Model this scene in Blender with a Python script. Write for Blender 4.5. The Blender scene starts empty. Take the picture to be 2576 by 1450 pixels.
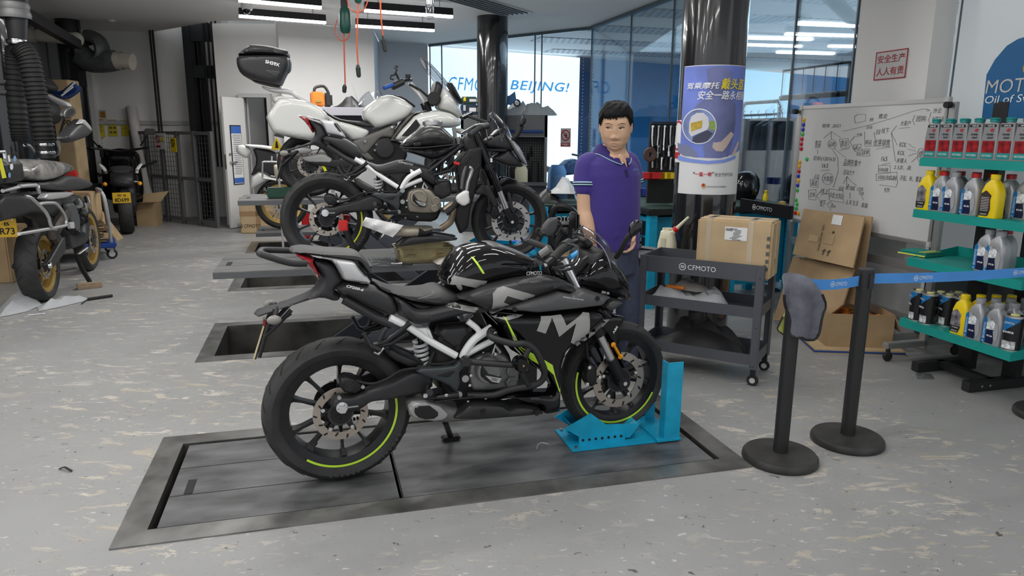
import bpy, bmesh, math, random
import numpy as np
from mathutils import Vector, Matrix, Quaternion
from mathutils.geometry import delaunay_2d_cdt
from mathutils.bvhtree import BVHTree
S=bpy.context.scene; COL=S.collection; D=bpy.data
PI=math.pi; R=math.radians; rnd=random.Random(7)
# ---------------------------------------------------------------- camera
FPX=1800.; CXP,CYP=1288.,725.; CAMH=1.47
PITCH=math.atan(387/FPX); ROLL=R(0.4)
cam=D.objects.new('camera',D.cameras.new('camera')); COL.objects.link(cam); S.camera=cam
cam.data.sensor_width=36; cam.data.lens=36*FPX/2576; cam.data.clip_start=.02; cam.data.clip_end=200
fw=Vector((0,math.cos(PITCH),-math.sin(PITCH))); _u=Vector((0,math.sin(PITCH),math.cos(PITCH))); _r=Vector((1,0,0))
RC=_r*math.cos(ROLL)+_u*math.sin(ROLL); UC=_u*math.cos(ROLL)-_r*math.sin(ROLL)
cam.matrix_world=Matrix(((RC.x,UC.x,-fw.x,0),(RC.y,UC.y,-fw.y,0),(RC.z,UC.z,-fw.z,CAMH),(0,0,0,1)))
CAM=Vector((0,0,CAMH))
# ---------------------------------------------------------------- world, exposure
S.view_settings.view_transform='Standard'; S.view_settings.look='None'
S.view_settings.gamma=1; S.view_settings.use_curve_mapping=False; S.view_settings.exposure=0.0
wd=D.worlds.new('world'); S.world=wd; wd.use_nodes=True
bg=wd.node_tree.nodes['Background']; bg.inputs[0].default_value=(.93,.96,1,1); bg.inputs[1].default_value=.92
S.cycles.max_bounces=7; S.cycles.diffuse_bounces=4; S.cycles.glossy_bounces=3; S.cycles.transmission_bounces=6; S.cycles.transparent_max_bounces=10
S.cycles.use_denoising=True; S.cycles.caustics_reflective=False; S.cycles.caustics_refractive=False
# ---------------------------------------------------------------- measuring helpers: a photo pixel as a line of sight
def ray(x,y): return ((x-CXP)/FPX)*RC-((y-CYP)/FPX)*UC+fw
def FL(x,y,z=0.):
 d=ray(x,y); return CAM+d*((z-CAMH)/d.z)
def AT(x,y,Y):
 d=ray(x,y); return CAM+d*(Y/d.y)
class Frame:
 """local frame of a thing: origin, heading; L.y(px,py,yy) is the local point seen at the pixel on local plane y=yy"""
 def __init__(s,o,ang=0,rx=0,ry=0):
  s.o=Vector((o[0],o[1],o[2] if len(o)>2 else 0)); s.ang=ang
  s.M=Matrix.Translation(s.o)@Matrix.Rotation(ang,4,'Z')@Matrix.Rotation(ry,4,'Y')@Matrix.Rotation(rx,4,'X'); s.I=s.M.inverted()
  s.c=s.I@CAM; s.q=s.I.to_3x3()
 def _p(s,x,y,k,v):
  d=s.q@ray(x,y); return s.c+d*((v-s.c[k])/d[k])
 def x(s,px,py,v=0.): return s._p(px,py,0,v)
 def y(s,px,py,v=0.): return s._p(px,py,1,v)
 def z(s,px,py,v=0.): return s._p(px,py,2,v)
# ---------------------------------------------------------------- materials
MATS={}
def mat(name,col,rough=.5,metal=0,noise=0,nscale=8,bump=0,bscale=60,coat=0,spec=.5,emit=0,alpha=1,trans=0,ior=1.45,sheen=0,ncol=None,stretch=None,ecol=None):
 if name in MATS: return MATS[name]
 m=D.materials.new(name); m.use_nodes=True; nt=m.node_tree; b=nt.nodes['Principled BSDF']
 c=(*col,1) if len(col)==3 else col
 b.inputs['Base Color'].default_value=c; b.inputs['Roughness'].default_value=rough; b.inputs['Metallic'].default_value=metal
 b.inputs['Specular IOR Level'].default_value=spec; b.inputs['Coat Weight'].default_value=coat; b.inputs['Coat Roughness'].default_value=.04
 b.inputs['Transmission Weight'].default_value=trans; b.inputs['IOR'].default_value=ior; b.inputs['Alpha'].default_value=alpha; b.inputs['Sheen Weight'].default_value=sheen
 if emit: b.inputs['Emission Color'].default_value=(*(ecol or col),1); b.inputs['Emission Strength'].default_value=emit
 tc=nt.nodes.new('ShaderNodeTexCoord'); src=tc.outputs['Object']
 if stretch:
  mp=nt.nodes.new('ShaderNodeMapping'); mp.inputs['Scale'].default_value=stretch; nt.links.new(src,mp.inputs[0]); src=mp.outputs[0]
 if noise:
  n=nt.nodes.new('ShaderNodeTexNoise'); n.inputs['Scale'].default_value=nscale; n.inputs['Detail'].default_value=5; nt.links.new(src,n.inputs['Vector'])
  r=nt.nodes.new('ShaderNodeMapRange'); r.inputs[1].default_value=.3; r.inputs[2].default_value=.7
  nt.links.new(n.outputs[0],r.inputs[0])
  mx=nt.nodes.new('ShaderNodeMix'); mx.data_type='RGBA'; nt.links.new(r.outputs[0],mx.inputs[0])
  lo=[max(0,v*(1-noise)) for v in c[:3]]; hi=list(ncol) if ncol else [min(1,v*(1+noise)) for v in c[:3]]
  mx.inputs[6].default_value=(*lo,1); mx.inputs[7].default_value=(*hi,1); nt.links.new(mx.outputs[2],b.inputs['Base Color'])
  r2=nt.nodes.new('ShaderNodeMapRange'); r2.inputs[3].default_value=max(0,rough-.06); r2.inputs[4].default_value=min(1,rough+.06)
  nt.links.new(n.outputs[0],r2.inputs[0]); nt.links.new(r2.outputs[0],b.inputs['Roughness'])
 if bump:
  n=nt.nodes.new('ShaderNodeTexNoise'); n.inputs['Scale'].default_value=bscale; n.inputs['Detail'].default_value=3; nt.links.new(src,n.inputs['Vector'])
  bp=nt.nodes.new('ShaderNodeBump'); bp.inputs['Strength'].default_value=bump; bp.inputs['Distance'].default_value=.01
  nt.links.new(n.outputs[0],bp.inputs['Height']); nt.links.new(bp.outputs[0],b.inputs['Normal'])
 MATS[name]=m; return m
def clear(name,col=(.9,.95,1),refl=.06):
 if name in MATS: return MATS[name]
 m=D.materials.new(name); m.use_nodes=True; nt=m.node_tree; nt.nodes.clear(); N=nt.nodes.new
 o=N('ShaderNodeOutputMaterial'); t=N('ShaderNodeBsdfTransparent'); t.inputs[0].default_value=(*col,1)
 g=N('ShaderNodeBsdfGlossy'); g.inputs['Roughness'].default_value=.02; fr=N('ShaderNodeLayerWeight'); fr.inputs[0].default_value=.25
 mr=N('ShaderNodeMapRange'); mr.inputs[3].default_value=refl; mr.inputs[4].default_value=.6; nt.links.new(fr.outputs['Fresnel'],mr.inputs[0])
 mx=N('ShaderNodeMixShader'); nt.links.new(mr.outputs[0],mx.inputs[0]); nt.links.new(t.outputs[0],mx.inputs[1]); nt.links.new(g.outputs[0],mx.inputs[2]); nt.links.new(mx.outputs[0],o.inputs[0])
 MATS[name]=m; return m
def wave_mat(name,c1,c2,scale=200,rough=.4,dirn='DIAGONAL',kind='BANDS'):
 m=mat(name,c1,rough); nt=m.node_tree
 if nt.nodes.get('wv'): return m
 w=nt.nodes.new('ShaderNodeTexWave'); w.name='wv'; w.bands_direction=dirn; w.wave_type=kind; w.inputs['Scale'].default_value=scale
 mx=nt.nodes.new('ShaderNodeMix'); mx.data_type='RGBA'; mx.inputs[6].default_value=(*c1,1); mx.inputs[7].default_value=(*c2,1)
 tc=nt.nodes.new('ShaderNodeTexCoord'); nt.links.new(tc.outputs['Object'],w.inputs[0]); nt.links.new(w.outputs['Fac'],mx.inputs[0]); nt.links.new(mx.outputs[2],nt.nodes['Principled BSDF'].inputs['Base Color']); return m
def dots_mat(name,base,dot,scale=40,rad=.25,rough=.5,emit=0,sc3=(1,1,1)):
 m=mat(name,base,rough); nt=m.node_tree
 if nt.nodes.get('vo'): return m
 v=nt.nodes.new('ShaderNodeTexVoronoi'); v.name='vo'; v.inputs['Scale'].default_value=scale; v.inputs['Randomness'].default_value=0
 tc=nt.nodes.new('ShaderNodeTexCoord'); mp=nt.nodes.new('ShaderNodeMapping'); mp.inputs['Scale'].default_value=sc3; nt.links.new(tc.outputs['Object'],mp.inputs[0]); nt.links.new(mp.outputs[0],v.inputs['Vector'])
 l=nt.nodes.new('ShaderNodeMath'); l.operation='LESS_THAN'; l.inputs[1].default_value=rad; nt.links.new(v.outputs['Distance'],l.inputs[0])
 mx=nt.nodes.new('ShaderNodeMix'); mx.data_type='RGBA'; mx.inputs[6].default_value=(*base,1); mx.inputs[7].default_value=(*dot,1)
 nt.links.new(l.outputs[0],mx.inputs[0]); b=nt.nodes['Principled BSDF']; nt.links.new(mx.outputs[2],b.inputs['Base Color']); return m
# colours
BLK=mat('gloss_black_paint',(.004,.004,.005),.09,coat=.25,spec=.4)
MBLK=mat('matte_black_plastic',(.022,.022,.024),.45,bump=.05,bscale=400)
DBLK=mat('dark_rubber',(.016,.016,.016),.7,noise=.3,nscale=14)
TYRE=mat('tyre_rubber',(.028,.028,.028),.62,noise=.35,nscale=9,bump=.15,bscale=120)
BMET=mat('black_metal',(.018,.018,.02),.32,.3)
SEAT=mat('seat_vinyl',(.042,.042,.043),.5,bump=.2,bscale=500)
SILV=mat('silver_paint',(.56,.56,.57),.3,.25,coat=.4)
GRAYD=mat('grey_decal',(.33,.325,.315),.35)
WFRAME=mat('white_frame_paint',(.82,.82,.82),.3,coat=.3)
WHITE=mat('white_plastic',(.75,.75,.75),.35)
CHROME=mat('chrome',(.75,.75,.76),.14,1)
STEEL=mat('steel',(.48,.48,.48),.35,1,noise=.15)
ALU=mat('aluminium',(.55,.55,.55),.38,.8)
DISC=mat('brake_disc_steel',(.42,.37,.32),.38,.75,noise=.12)
ENG=mat('engine_alloy',(.2,.2,.2),.4,.5,noise=.15)
ENGB=mat('engine_bronze',(.30,.27,.22),.4,.5,noise=.15)
GREEN=mat('neon_green',(.55,.85,.06),.4)
YNEON=mat('neon_yellow',(.8,.85,.03),.4)
RED=mat('red_lens',(.32,.01,.015),.15,coat=1)
REDP=mat('red_plastic',(.55,.02,.02),.4)
AMBER=mat('amber_reflector',(.9,.36,.01),.3)
GOLD=mat('gold_metal',(.55,.36,.1),.35,.7)
CARB=wave_mat('carbon_weave',(.05,.05,.052),(.12,.12,.125),110,.35)
CARB2=wave_mat('carbon_weave_dark',(.012,.012,.013),(.03,.03,.03),110,.4)
CYAN=mat('cyan_paint',(.01,.36,.58),.35,noise=.12,nscale=14)
CARD=mat('cardboard',(.42,.29,.16),.8,noise=.12,nscale=5)
CARD2=mat('cardboard_light',(.52,.38,.22),.75,noise=.1,nscale=6)
CARDD=mat('cardboard_edge',(.22,.14,.07),.85)
BLUE=mat('blue_plastic',(.02,.08,.35),.4)
CBLUE=mat('belt_blue',(.07,.30,.75),.55,noise=.08,nscale=6)
YEL=mat('yellow_plastic',(.85,.62,.01),.35)
TEAL=mat('teal_paint',(.01,.30,.26),.4,noise=.08,nscale=4)
ORANGE=mat('orange_plastic',(.75,.22,.03),.45)
GCART=mat('cart_grey_paint',(.085,.09,.105),.4)
LGREY=mat('light_grey_paint',(.5,.5,.5),.5)
DGREY=mat('dark_grey_paint',(.07,.075,.08),.45)
INK=mat('ink_black',(.01,.01,.01),.6); WINK=mat('ink_white',(.85,.85,.85),.5); RINK=mat('ink_red',(.5,.01,.02),.5); GINK=mat('ink_grey',(.1,.1,.1),.6)
PAPER=mat('paper_white',(.78,.78,.78),.6)
WRAP=clear('plastic_film',(.8,.82,.84),.12)
# ---------------------------------------------------------------- object helpers
def tag(o,label=None,cat=None,group=None,kind=None):
 for k,v in (('label',label),('category',cat),('group',group),('kind',kind)):
  if v: o[k]=v
 return o
def thing(name,label,cat,loc=(0,0,0),rz=0,group=None,rx=0,ry=0):
 o=D.objects.new(name,None); o.empty_display_size=.1; COL.objects.link(o); o.matrix_world=Frame(loc,rz,rx,ry).M
 o.location=Vector(loc) if len(loc)==3 else Vector((*loc,0)); o.rotation_euler=Frame(loc,rz,rx,ry).M.to_euler()
 return tag(o,label,cat,group)
def copy_tree(o,parent=None,loc=None,rz=None,label=None):
 c=o.copy(); COL.objects.link(c)
 if parent: c.parent=parent
 for ch in o.children: copy_tree(ch,c)
 if loc is not None: c.location=loc
 if rz is not None: c.rotation_euler=(0,0,rz)
 if label: c['label']=label
 return c
def smooth_angle(me,ang=R(35)):
 if not len(me.polygons): return
 me.polygons.foreach_set('use_smooth',[True]*len(me.polygons))
 bm=bmesh.new(); bm.from_mesh(me)
 for e in bm.edges:
  e.smooth = len(e.link_faces)==2 and e.calc_face_angle(3.2)<ang
 bm.to_mesh(me); bm.free()
class MB:
 def __init__(s): s.v=[]; s.f=[]
 def add(s,v,f,M=None):
  b=len(s.v); s.v+=[tuple(M@Vector(p)) if M else tuple(p) for p in v]; s.f+=[tuple(i+b for i in q) for q in f]; return s
 def box(s,c,d,rz=0,rx=0,ry=0,bev=0,M=None):
  x,y,z=d[0]/2,d[1]/2,d[2]/2
  T=Matrix.Translation(c)@Matrix.Rotation(rz,4,'Z')@Matrix.Rotation(ry,4,'Y')@Matrix.Rotation(rx,4,'X')
  if M: T=M@T
  if bev:
   bm=bmesh.new(); bmesh.ops.create_cube(bm,size=1); bmesh.ops.scale(bm,vec=d,verts=bm.verts)
   bmesh.ops.bevel(bm,geom=bm.edges[:],offset=min(bev,min(d)*.45),segments=2,affect='EDGES'); bm.verts.index_update()
   s.add([v.co for v in bm.verts],[[v.index for v in f.verts] for f in bm.faces],T); bm.free(); return s
  return s.add([(-x,-y,-z),(x,-y,-z),(x,y,-z),(-x,y,-z),(-x,-y,z),(x,-y,z),(x,y,z),(-x,y,z)],[(0,3,2,1),(4,5,6,7),(0,1,5,4),(1,2,6,5),(2,3,7,6),(3,0,4,7)],T)
 def lathe(s,prof,c=(0,0,0),axis='Z',n=24,M=None,a0=0,a1=2*PI):
  full=abs(a1-a0-2*PI)<1e-6; k=n if full else n+1
  T=Matrix.Translation(c)
  if axis=='Y': T=T@Matrix.Rotation(PI/2,4,'X')   # profile height runs along -y
  if axis=='X': T=T@Matrix.Rotation(PI/2,4,'Y')
  if isinstance(axis,Vector): T=T@axis.to_track_quat('Z','Y').to_matrix().to_4x4()
  if M: T=M@T
  v=[];f=[]
  for i in range(k):
   a=a0+(a1-a0)*i/n
   for r,z in prof: v.append((r*math.cos(a),r*math.sin(a),z))
  m=len(prof)
  for i in range(n):
   j=(i+1)%k
   for q in range(m-1): f.append((i*m+q,j*m+q,j*m+q+1,i*m+q+1))
  return s.add(v,f,T)
 def cyl(s,p,q,r,r2=None,n=16,cap=True):
  p=Vector(p);q=Vector(q); d=q-p; h=d.length; r2=r if r2 is None else r2
  pr=[(r,0),(r2,h)]
  if cap: pr=[(0,0)]+pr+[(0,h)]
  return s.lathe(pr,p,d.normalized(),n)
 def tube(s,pts,r,n=10,sm=0,closed=False,flat=None):
  P=[Vector(p) for p in pts]
  if sm: P=catmull(P,sm,closed)
  rs=r if isinstance(r,(list,tuple)) else None
  v=[];f=[]; k=len(P); up=None
  for i,p in enumerate(P):
   t=(P[min(i+1,k-1)]-P[max(i-1,0)]) if not closed else (P[(i+1)%k]-P[i-1])
   t=t.normalized() if t.length>1e-9 else Vector((0,0,1))
   if up is None:
    up=Vector((0,0,1)) if abs(t.z)<.9 else Vector((1,0,0))
   a=t.cross(up); a=a.normalized() if a.length>1e-6 else t.orthogonal().normalized(); b=a.cross(t).normalized(); up=b
   rr=rs[int(i*(len(rs)-1)/max(1,k-1))] if rs else r
   for j in range(n):
    w=2*PI*j/n; v.append(p+a*(rr*math.cos(w))+b*(rr*(flat or 1)*math.sin(w)))
  for i in range(k if closed else k-1):
   i2=(i+1)%k
   for j in range(n): f.append((i*n+j,i*n+(j+1)%n,i2*n+(j+1)%n,i2*n+j))
  if not closed: f.append(tuple(reversed(range(n)))); f.append(tuple((k-1)*n+j for j in range(n)))
  return s.add(v,f)
 def prism(s,poly,h0,h1,plane='XY',M=None):
  n=len(poly)
  def P(a,b,h): return (a,b,h) if plane=='XY' else ((a,h,b) if plane=='XZ' else (h,a,b))
  v=[P(a,b,h0) for a,b in poly]+[P(a,b,h1) for a,b in poly]
  ar=sum(poly[i][0]*poly[(i+1)%n][1]-poly[(i+1)%n][0]*poly[i][1] for i in range(n))
  f=[tuple(range(n)),tuple(range(2*n-1,n-1,-1))]+[(i,i+n,(i+1)%n+n,(i+1)%n) for i in range(n)]
  return s.add(v,f,M)
 def sphere(s,c,r,n=14,sc=(1,1,1),M=None):
  pr=[(math.sin(PI*i/n)*r,-math.cos(PI*i/n)*r) for i in range(n+1)]
  T=Matrix.Translation(c)@Matrix.Diagonal((*sc,1))
  if M: T=M@T
  return s.lathe(pr,(0,0,0),'Z',n+4,T)
 def quad(s,a,b,c,d): return s.add([a,b,c,d],[(0,1,2,3)])
 def build(s,name,m,parent=None,flat=False,rec=True):
  me=D.meshes.new(name); me.from_pydata(s.v,[],s.f); me.validate();
  bm=bmesh.new(); bm.from_mesh(me); bmesh.ops.remove_doubles(bm,verts=bm.verts,dist=1e-5)
  if rec: bmesh.ops.recalc_face_normals(bm,faces=bm.faces)
  bm.to_mesh(me); bm.free()
  if not flat: smooth_angle(me)
  o=D.objects.new(name,me); COL.objects.link(o)
  if m: me.materials.append(m)
  if parent: o.parent=parent
  return o
def catmull(P,k,closed=False):
 n=len(P); out=[]
 for i in range(n if closed else n-1):
  p0=P[i-1] if (closed or i>0) else P[0]; p1=P[i]; p2=P[(i+1)%n]; p3=P[(i+2)%n] if (closed or i+2<n) else P[-1]
  for j in range(k):
   t=j/k; out.append(.5*((2*p1)+(p2-p0)*t+(2*p0-5*p1+4*p2-p3)*t*t+(3*p1-p0-3*p2+p3)*t**3))
 if not closed: out.append(P[-1])
 return out
def chaikin(p,it=1,q=.25):
 for _ in range(it):
  o=[]
  for i in range(len(p)):
   a,b=p[i],p[(i+1)%len(p)]; o+=[(a[0]*(1-q)+b[0]*q,a[1]*(1-q)+b[1]*q),(a[0]*q+b[0]*(1-q),a[1]*q+b[1]*(1-q))]
  p=o
 return p
def dense(p,step):
 o=[]
 for i in range(len(p)):
  a,b=p[i],p[(i+1)%len(p)]; L=math.dist(a,b); k=max(1,int(round(L/step)))
  o+=[(a[0]+(b[0]-a[0])*j/k,a[1]+(b[1]-a[1])*j/k) for j in range(k)]
 return o
def inside(P,poly):
 x,y=P[:,0],P[:,1]; c=np.zeros(len(P),bool); n=len(poly)
 for i in range(n):
  x1,y1=poly[i];x2,y2=poly[(i+1)%n]
  m=((y1>y)!=(y2>y));
  if y1!=y2: c^= m & (x<(x2-x1)*(y-y1)/(y2-y1)+x1)
 return c
def bdist(P,poly):
 A=np.array(poly); B=np.roll(A,-1,0); d=np.full(len(P),1e9)
 for a,b in zip(A,B):
  ab=b-a; L=(ab@ab) or 1e-12; t=np.clip(((P-a)@ab)/L,0,1); d=np.minimum(d,np.hypot(*(P-(a+t[:,None]*ab)).T))
 return d
def fillpts(poly,r,step):
 b=dense(poly,step); A=np.array(b); n=len(A)
 T=np.roll(A,-1,0)-np.roll(A,1,0); T/= (np.hypot(*T.T)[:,None]+1e-9)
 ar=sum(poly[i][0]*poly[(i+1)%len(poly)][1]-poly[(i+1)%len(poly)][0]*poly[i][1] for i in range(len(poly)))
 N=np.stack([-T[:,1],T[:,0]],1)*(1 if ar>0 else -1); pts=[]
 if r>0:
  for k in (.05,.16,.34,.62,1.0):
   Q=A+N*(k*r); ok=inside(Q,b); Q=Q[ok]
   if len(Q): Q=Q[bdist(Q,b)>=k*r*.93]
   pts+=list(Q)
 mn,mx=A.min(0),A.max(0)
 G=np.array([(x,y) for x in np.arange(mn[0],mx[0],step*1.6) for y in np.arange(mn[1],mx[1],step*1.6)])
 if len(G):
  G=G[inside(G,b)]
  if len(G): G=G[bdist(G,b)>max(r*1.1,step*.6)]; pts+=list(G)
 return b,pts
def cdt(b,pts):
 n=len(b); vs=[Vector(p) for p in b]+[Vector((float(p[0]),float(p[1]))) for p in pts]
 r=delaunay_2d_cdt(vs,[],[list(range(n))],1,1e-6)
 return [(v.x,v.y) for v in r[0]],[tuple(f) for f in r[2]]
class Panel:
 """a body panel in a bike's own frame: outline in its side plane, rounded and bulged; w may depend on (x,z)"""
 def __init__(s,outline,w,r,y0=None,sm=0,q=.25,step=.012):
  s.o=chaikin(outline,sm,q) if sm else outline; s.w=w if callable(w) else (lambda x,z:w); s.r=r; s.y0=y0; s.step=step
 def g(s,P):            # smooth inflation: screened Poisson field inside the outline, rounded at the rim
  A=np.array(s.o); lam=s.r*.55; h=min(.008,s.r/3); mn=A.min(0)-3*h; mx=A.max(0)+3*h
  if not hasattr(s,'fld'):
   nx,ny=[int(v)+1 for v in (mx-mn)/h]; X,Y=np.meshgrid(mn[0]+h*np.arange(nx),mn[1]+h*np.arange(ny),indexing='ij')
   M=inside(np.stack([X.ravel(),Y.ravel()],1),s.o).reshape(nx,ny).astype(float); k=(h/lam)**2; F=M.copy()
   n=int(min(400,max(60,6*(lam/h)**2)))
   for _ in range(n):
    T=np.zeros_like(F); T[1:-1,1:-1]=(F[2:,1:-1]+F[:-2,1:-1]+F[1:-1,2:]+F[1:-1,:-2]+k)/(4+k); F=T*M
   s.fld=F
  F=s.fld; Q=(P-mn)/h; i=np.clip(Q.astype(int),0,np.array(F.shape)-2); f=Q-i
  v=sum(F[i[:,0]+a,i[:,1]+c]*(f[:,0] if a else 1-f[:,0])*(f[:,1] if c else 1-f[:,1]) for a in (0,1) for c in (0,1))
  d=bdist(P,s.o); an=1-np.exp(-d/lam); t=np.clip((d/h-1)/1.5,0,1); ph=np.clip(an*(1-t)+v*t,0,1); ph=np.where(d<1e-5,0,ph); sc=1/max(.2,math.sqrt(F.max()*(2-F.max())))
  return np.minimum(1,np.sqrt(ph*(2-ph))*sc)
 def front(s,x,z):      # |y| of the outer surface
  if getattr(s,'tree',None):
   h=s.tree.ray_cast(Vector((x,-2,z)),Vector((0,1,0)))
   if h[0] is not None: return -h[0].y
  g=float(s.g(np.array([[x,z]]))[0]); W=s.w(x,z); y0=s.y0
  return W*g if y0 is None else y0+(W-y0)*g
 def build(s,name,m,parent,mirror=True,flip=False):
  b,pts=fillpts(s.o,s.r,s.step); vs,fs=cdt(b,pts); P=np.array(vs); G=s.g(P); G[:len(b)]=0; n=len(vs); mb=MB()
  W=np.array([s.w(x,z) for x,z in vs])
  if s.y0 is None:
   F=[(x,-w*g,z) for (x,z),w,g in zip(vs,W,G)]; B=[(x,w*g,z) for (x,z),w,g in zip(vs,W,G)]
   s.tree=BVHTree.FromPolygons(F,fs); mb.add(F+B,fs+[tuple(i+n for i in reversed(f)) for f in fs]); return mb.build(name,m,parent)
  F=[(x,-(s.y0+(w-s.y0)*g),z) for (x,z),w,g in zip(vs,W,G)]; B=[(x,-s.y0+.004,z) for x,z in vs]
  nb=len(b); fa=fs+[tuple(i+n for i in reversed(f)) for f in fs]
  s.tree=BVHTree.FromPolygons(F,fs); be={}
  for f in fs:
   for i in range(3): e=(f[i],f[(i+1)%3]); be[tuple(sorted(e))]=be.get(tuple(sorted(e)),0)+1
  fa+=[(a,c,c+n,a+n) for (a,c),k in be.items() if k==1]
  V=F+B
  if flip: V=[(x,-y,z) for x,y,z in V]
  mb.add(V,fa); o=mb.build(name,m,parent)
  if mirror:
   m2=MB(); m2.add([(x,-y,z) for x,y,z in V],fa); m2.build(name,m,parent)
  return o
def decal(fr,px,panels,m,name,parent,eps=.003,step=.008,sm=0):
 """flat graphic lying on a panel's near face; px outline as measured in the photo"""
 loc=[]; front=lambda x,z: max(p.front(x,z) for p in panels)
 for x,y in px:
  yy=-.15
  for _ in range(6):
   p=fr.y(x,y,yy); yy=.5*yy-.5*front(p.x,p.z)
  loc.append((p.x,p.z))
 if sm: loc=chaikin(loc,sm)
 b,pts=fillpts(loc,0,step); vs,fs=cdt(b,pts); mb=MB()
 mb.add([(x,-front(x,z)-eps,z) for x,z in vs],fs); return mb.build(name,m,parent,rec=False)
_TC={}
def text_mesh(s,bold=0,shear=0,space=1,ext=0):
 bold=0 if 'M' in s else bold
 k=(s,bold,shear,space,ext)
 if k in _TC: return _TC[k]
 c=D.curves.new('t','FONT'); c.body=s; c.align_x='CENTER'; c.align_y='CENTER'; c.size=1; c.offset=bold; c.shear=shear; c.space_character=space; c.extrude=ext; c.resolution_u=3; c.fill_mode='BOTH' if ext else 'FRONT'
 o=D.objects.new('t',c); COL.objects.link(o); bpy.context.view_layer.update()
 me=D.meshes.new_from_object(o); v=[tuple(p.co) for p in me.vertices]; f=[tuple(p.vertices) for p in me.polygons]
 D.objects.remove(o); D.curves.remove(c); D.meshes.remove(me); _TC[k]=(v,f); return v,f
def tmb(mb,s,M,h,w=None,bold=.02,shear=0,space=1):
 """add lettering to a builder: M maps text plane (x right, y up, z out); h letter height, w total width"""
 v,f=text_mesh(s,bold,shear,space)
 if not v: return mb
 xs=[p[0] for p in v]; ys=[p[1] for p in v]; sx=(max(xs)-min(xs)) or 1; sy=(max(ys)-min(ys)) or 1; cx=(max(xs)+min(xs))/2; cy=(max(ys)+min(ys))/2
 k=h/sy; kx=(w/sx) if w else k
 return mb.add([((x-cx)*kx,(y-cy)*k,z*k) for x,y,z in v],f,M)
def logo(mb,M,d):
 """round emblem: ring and two waves"""
 n=28; v=[];f=[]
 for i in range(n):
  a=2*PI*i/n
  for r in (.5,.41): v.append((r*d*math.cos(a),r*d*math.sin(a),0))
 for i in range(n): j=(i+1)%n; f.append((2*i,2*i+1,2*j+1,2*j))
 mb.add(v,f,M)
 for dy in (.1,-.1):
  v=[];f=[]
  for i in range(9):
   t=i/8; x=(-.27+.54*t)*d; y=dy*d+(.07*math.sin(t*2*PI)+.1*(t-.5))*d
   v+=[(x,y+.055*d,0),(x,y-.055*d,0)]
  for i in range(8): f.append((2*i,2*i+1,2*i+3,2*i+2))
  mb.add(v,f,M)
 return mb
def brandmark(mb,M,h,ltr=True,w=None):
 """emblem followed by the six letters; centred"""
 w=w or h*4.6
 logo(mb,M@Matrix.Translation((-w/2-h*.75,0,0)),h*1.5)
 return tmb(mb,'CFMOTO',M@Matrix.Translation((h*.35,0,0)),h,w,.035)
def axes(o,x,y): # matrix from origin, x and y directions
 x=Vector(x).normalized(); z=x.cross(Vector(y)).normalized(); y=z.cross(x)
 return Matrix(((x.x,y.x,z.x,o[0]),(x.y,y.y,z.y,o[1]),(x.z,y.z,z.z,o[2]),(0,0,0,1)))
def XZ(x,y,z): return axes((x,y,z),(1,0,0),(0,0,1))   # text on a face that looks to -y
def crumple(name,m,parent,outline,h,seed=0,step=.03,base=0.,thick=None,tagit=None):
 """a crumpled sheet or cloth lying on a surface: outline in xy, humps of height h"""
 r_=random.Random(seed); b,pts=fillpts(outline,0,step); vs,fs=cdt(b,pts); P=np.array(vs); d=np.clip(bdist(P,outline)/(step*3),0,1)
 cs=[(r_.uniform(P[:,0].min(),P[:,0].max()),r_.uniform(P[:,1].min(),P[:,1].max()),r_.uniform(.3,1)) for _ in range(9)]
 sc=max(np.ptp(P[:,0]),np.ptp(P[:,1]))*.22
 Z=base+.004+d*h*np.minimum(1,sum(k*np.exp(-((P[:,0]-a)**2+(P[:,1]-c)**2)/sc**2) for a,c,k in cs)*.6+.25)*np.array([r_.uniform(.82,1.06) for _ in vs])*(1+.22*np.sin(P[:,0]*40+3*np.sin(P[:,1]*31+seed))*np.cos(P[:,1]*37+seed))
 mb=MB(); mb.add([(x,y,z) for (x,y),z in zip(vs,Z)],fs); return mb.build(name,m,parent)
U=Vector((.9645,.264,0)); V=Vector((-.264,.9645,0)); UA=math.atan2(.264,.9645)
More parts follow.
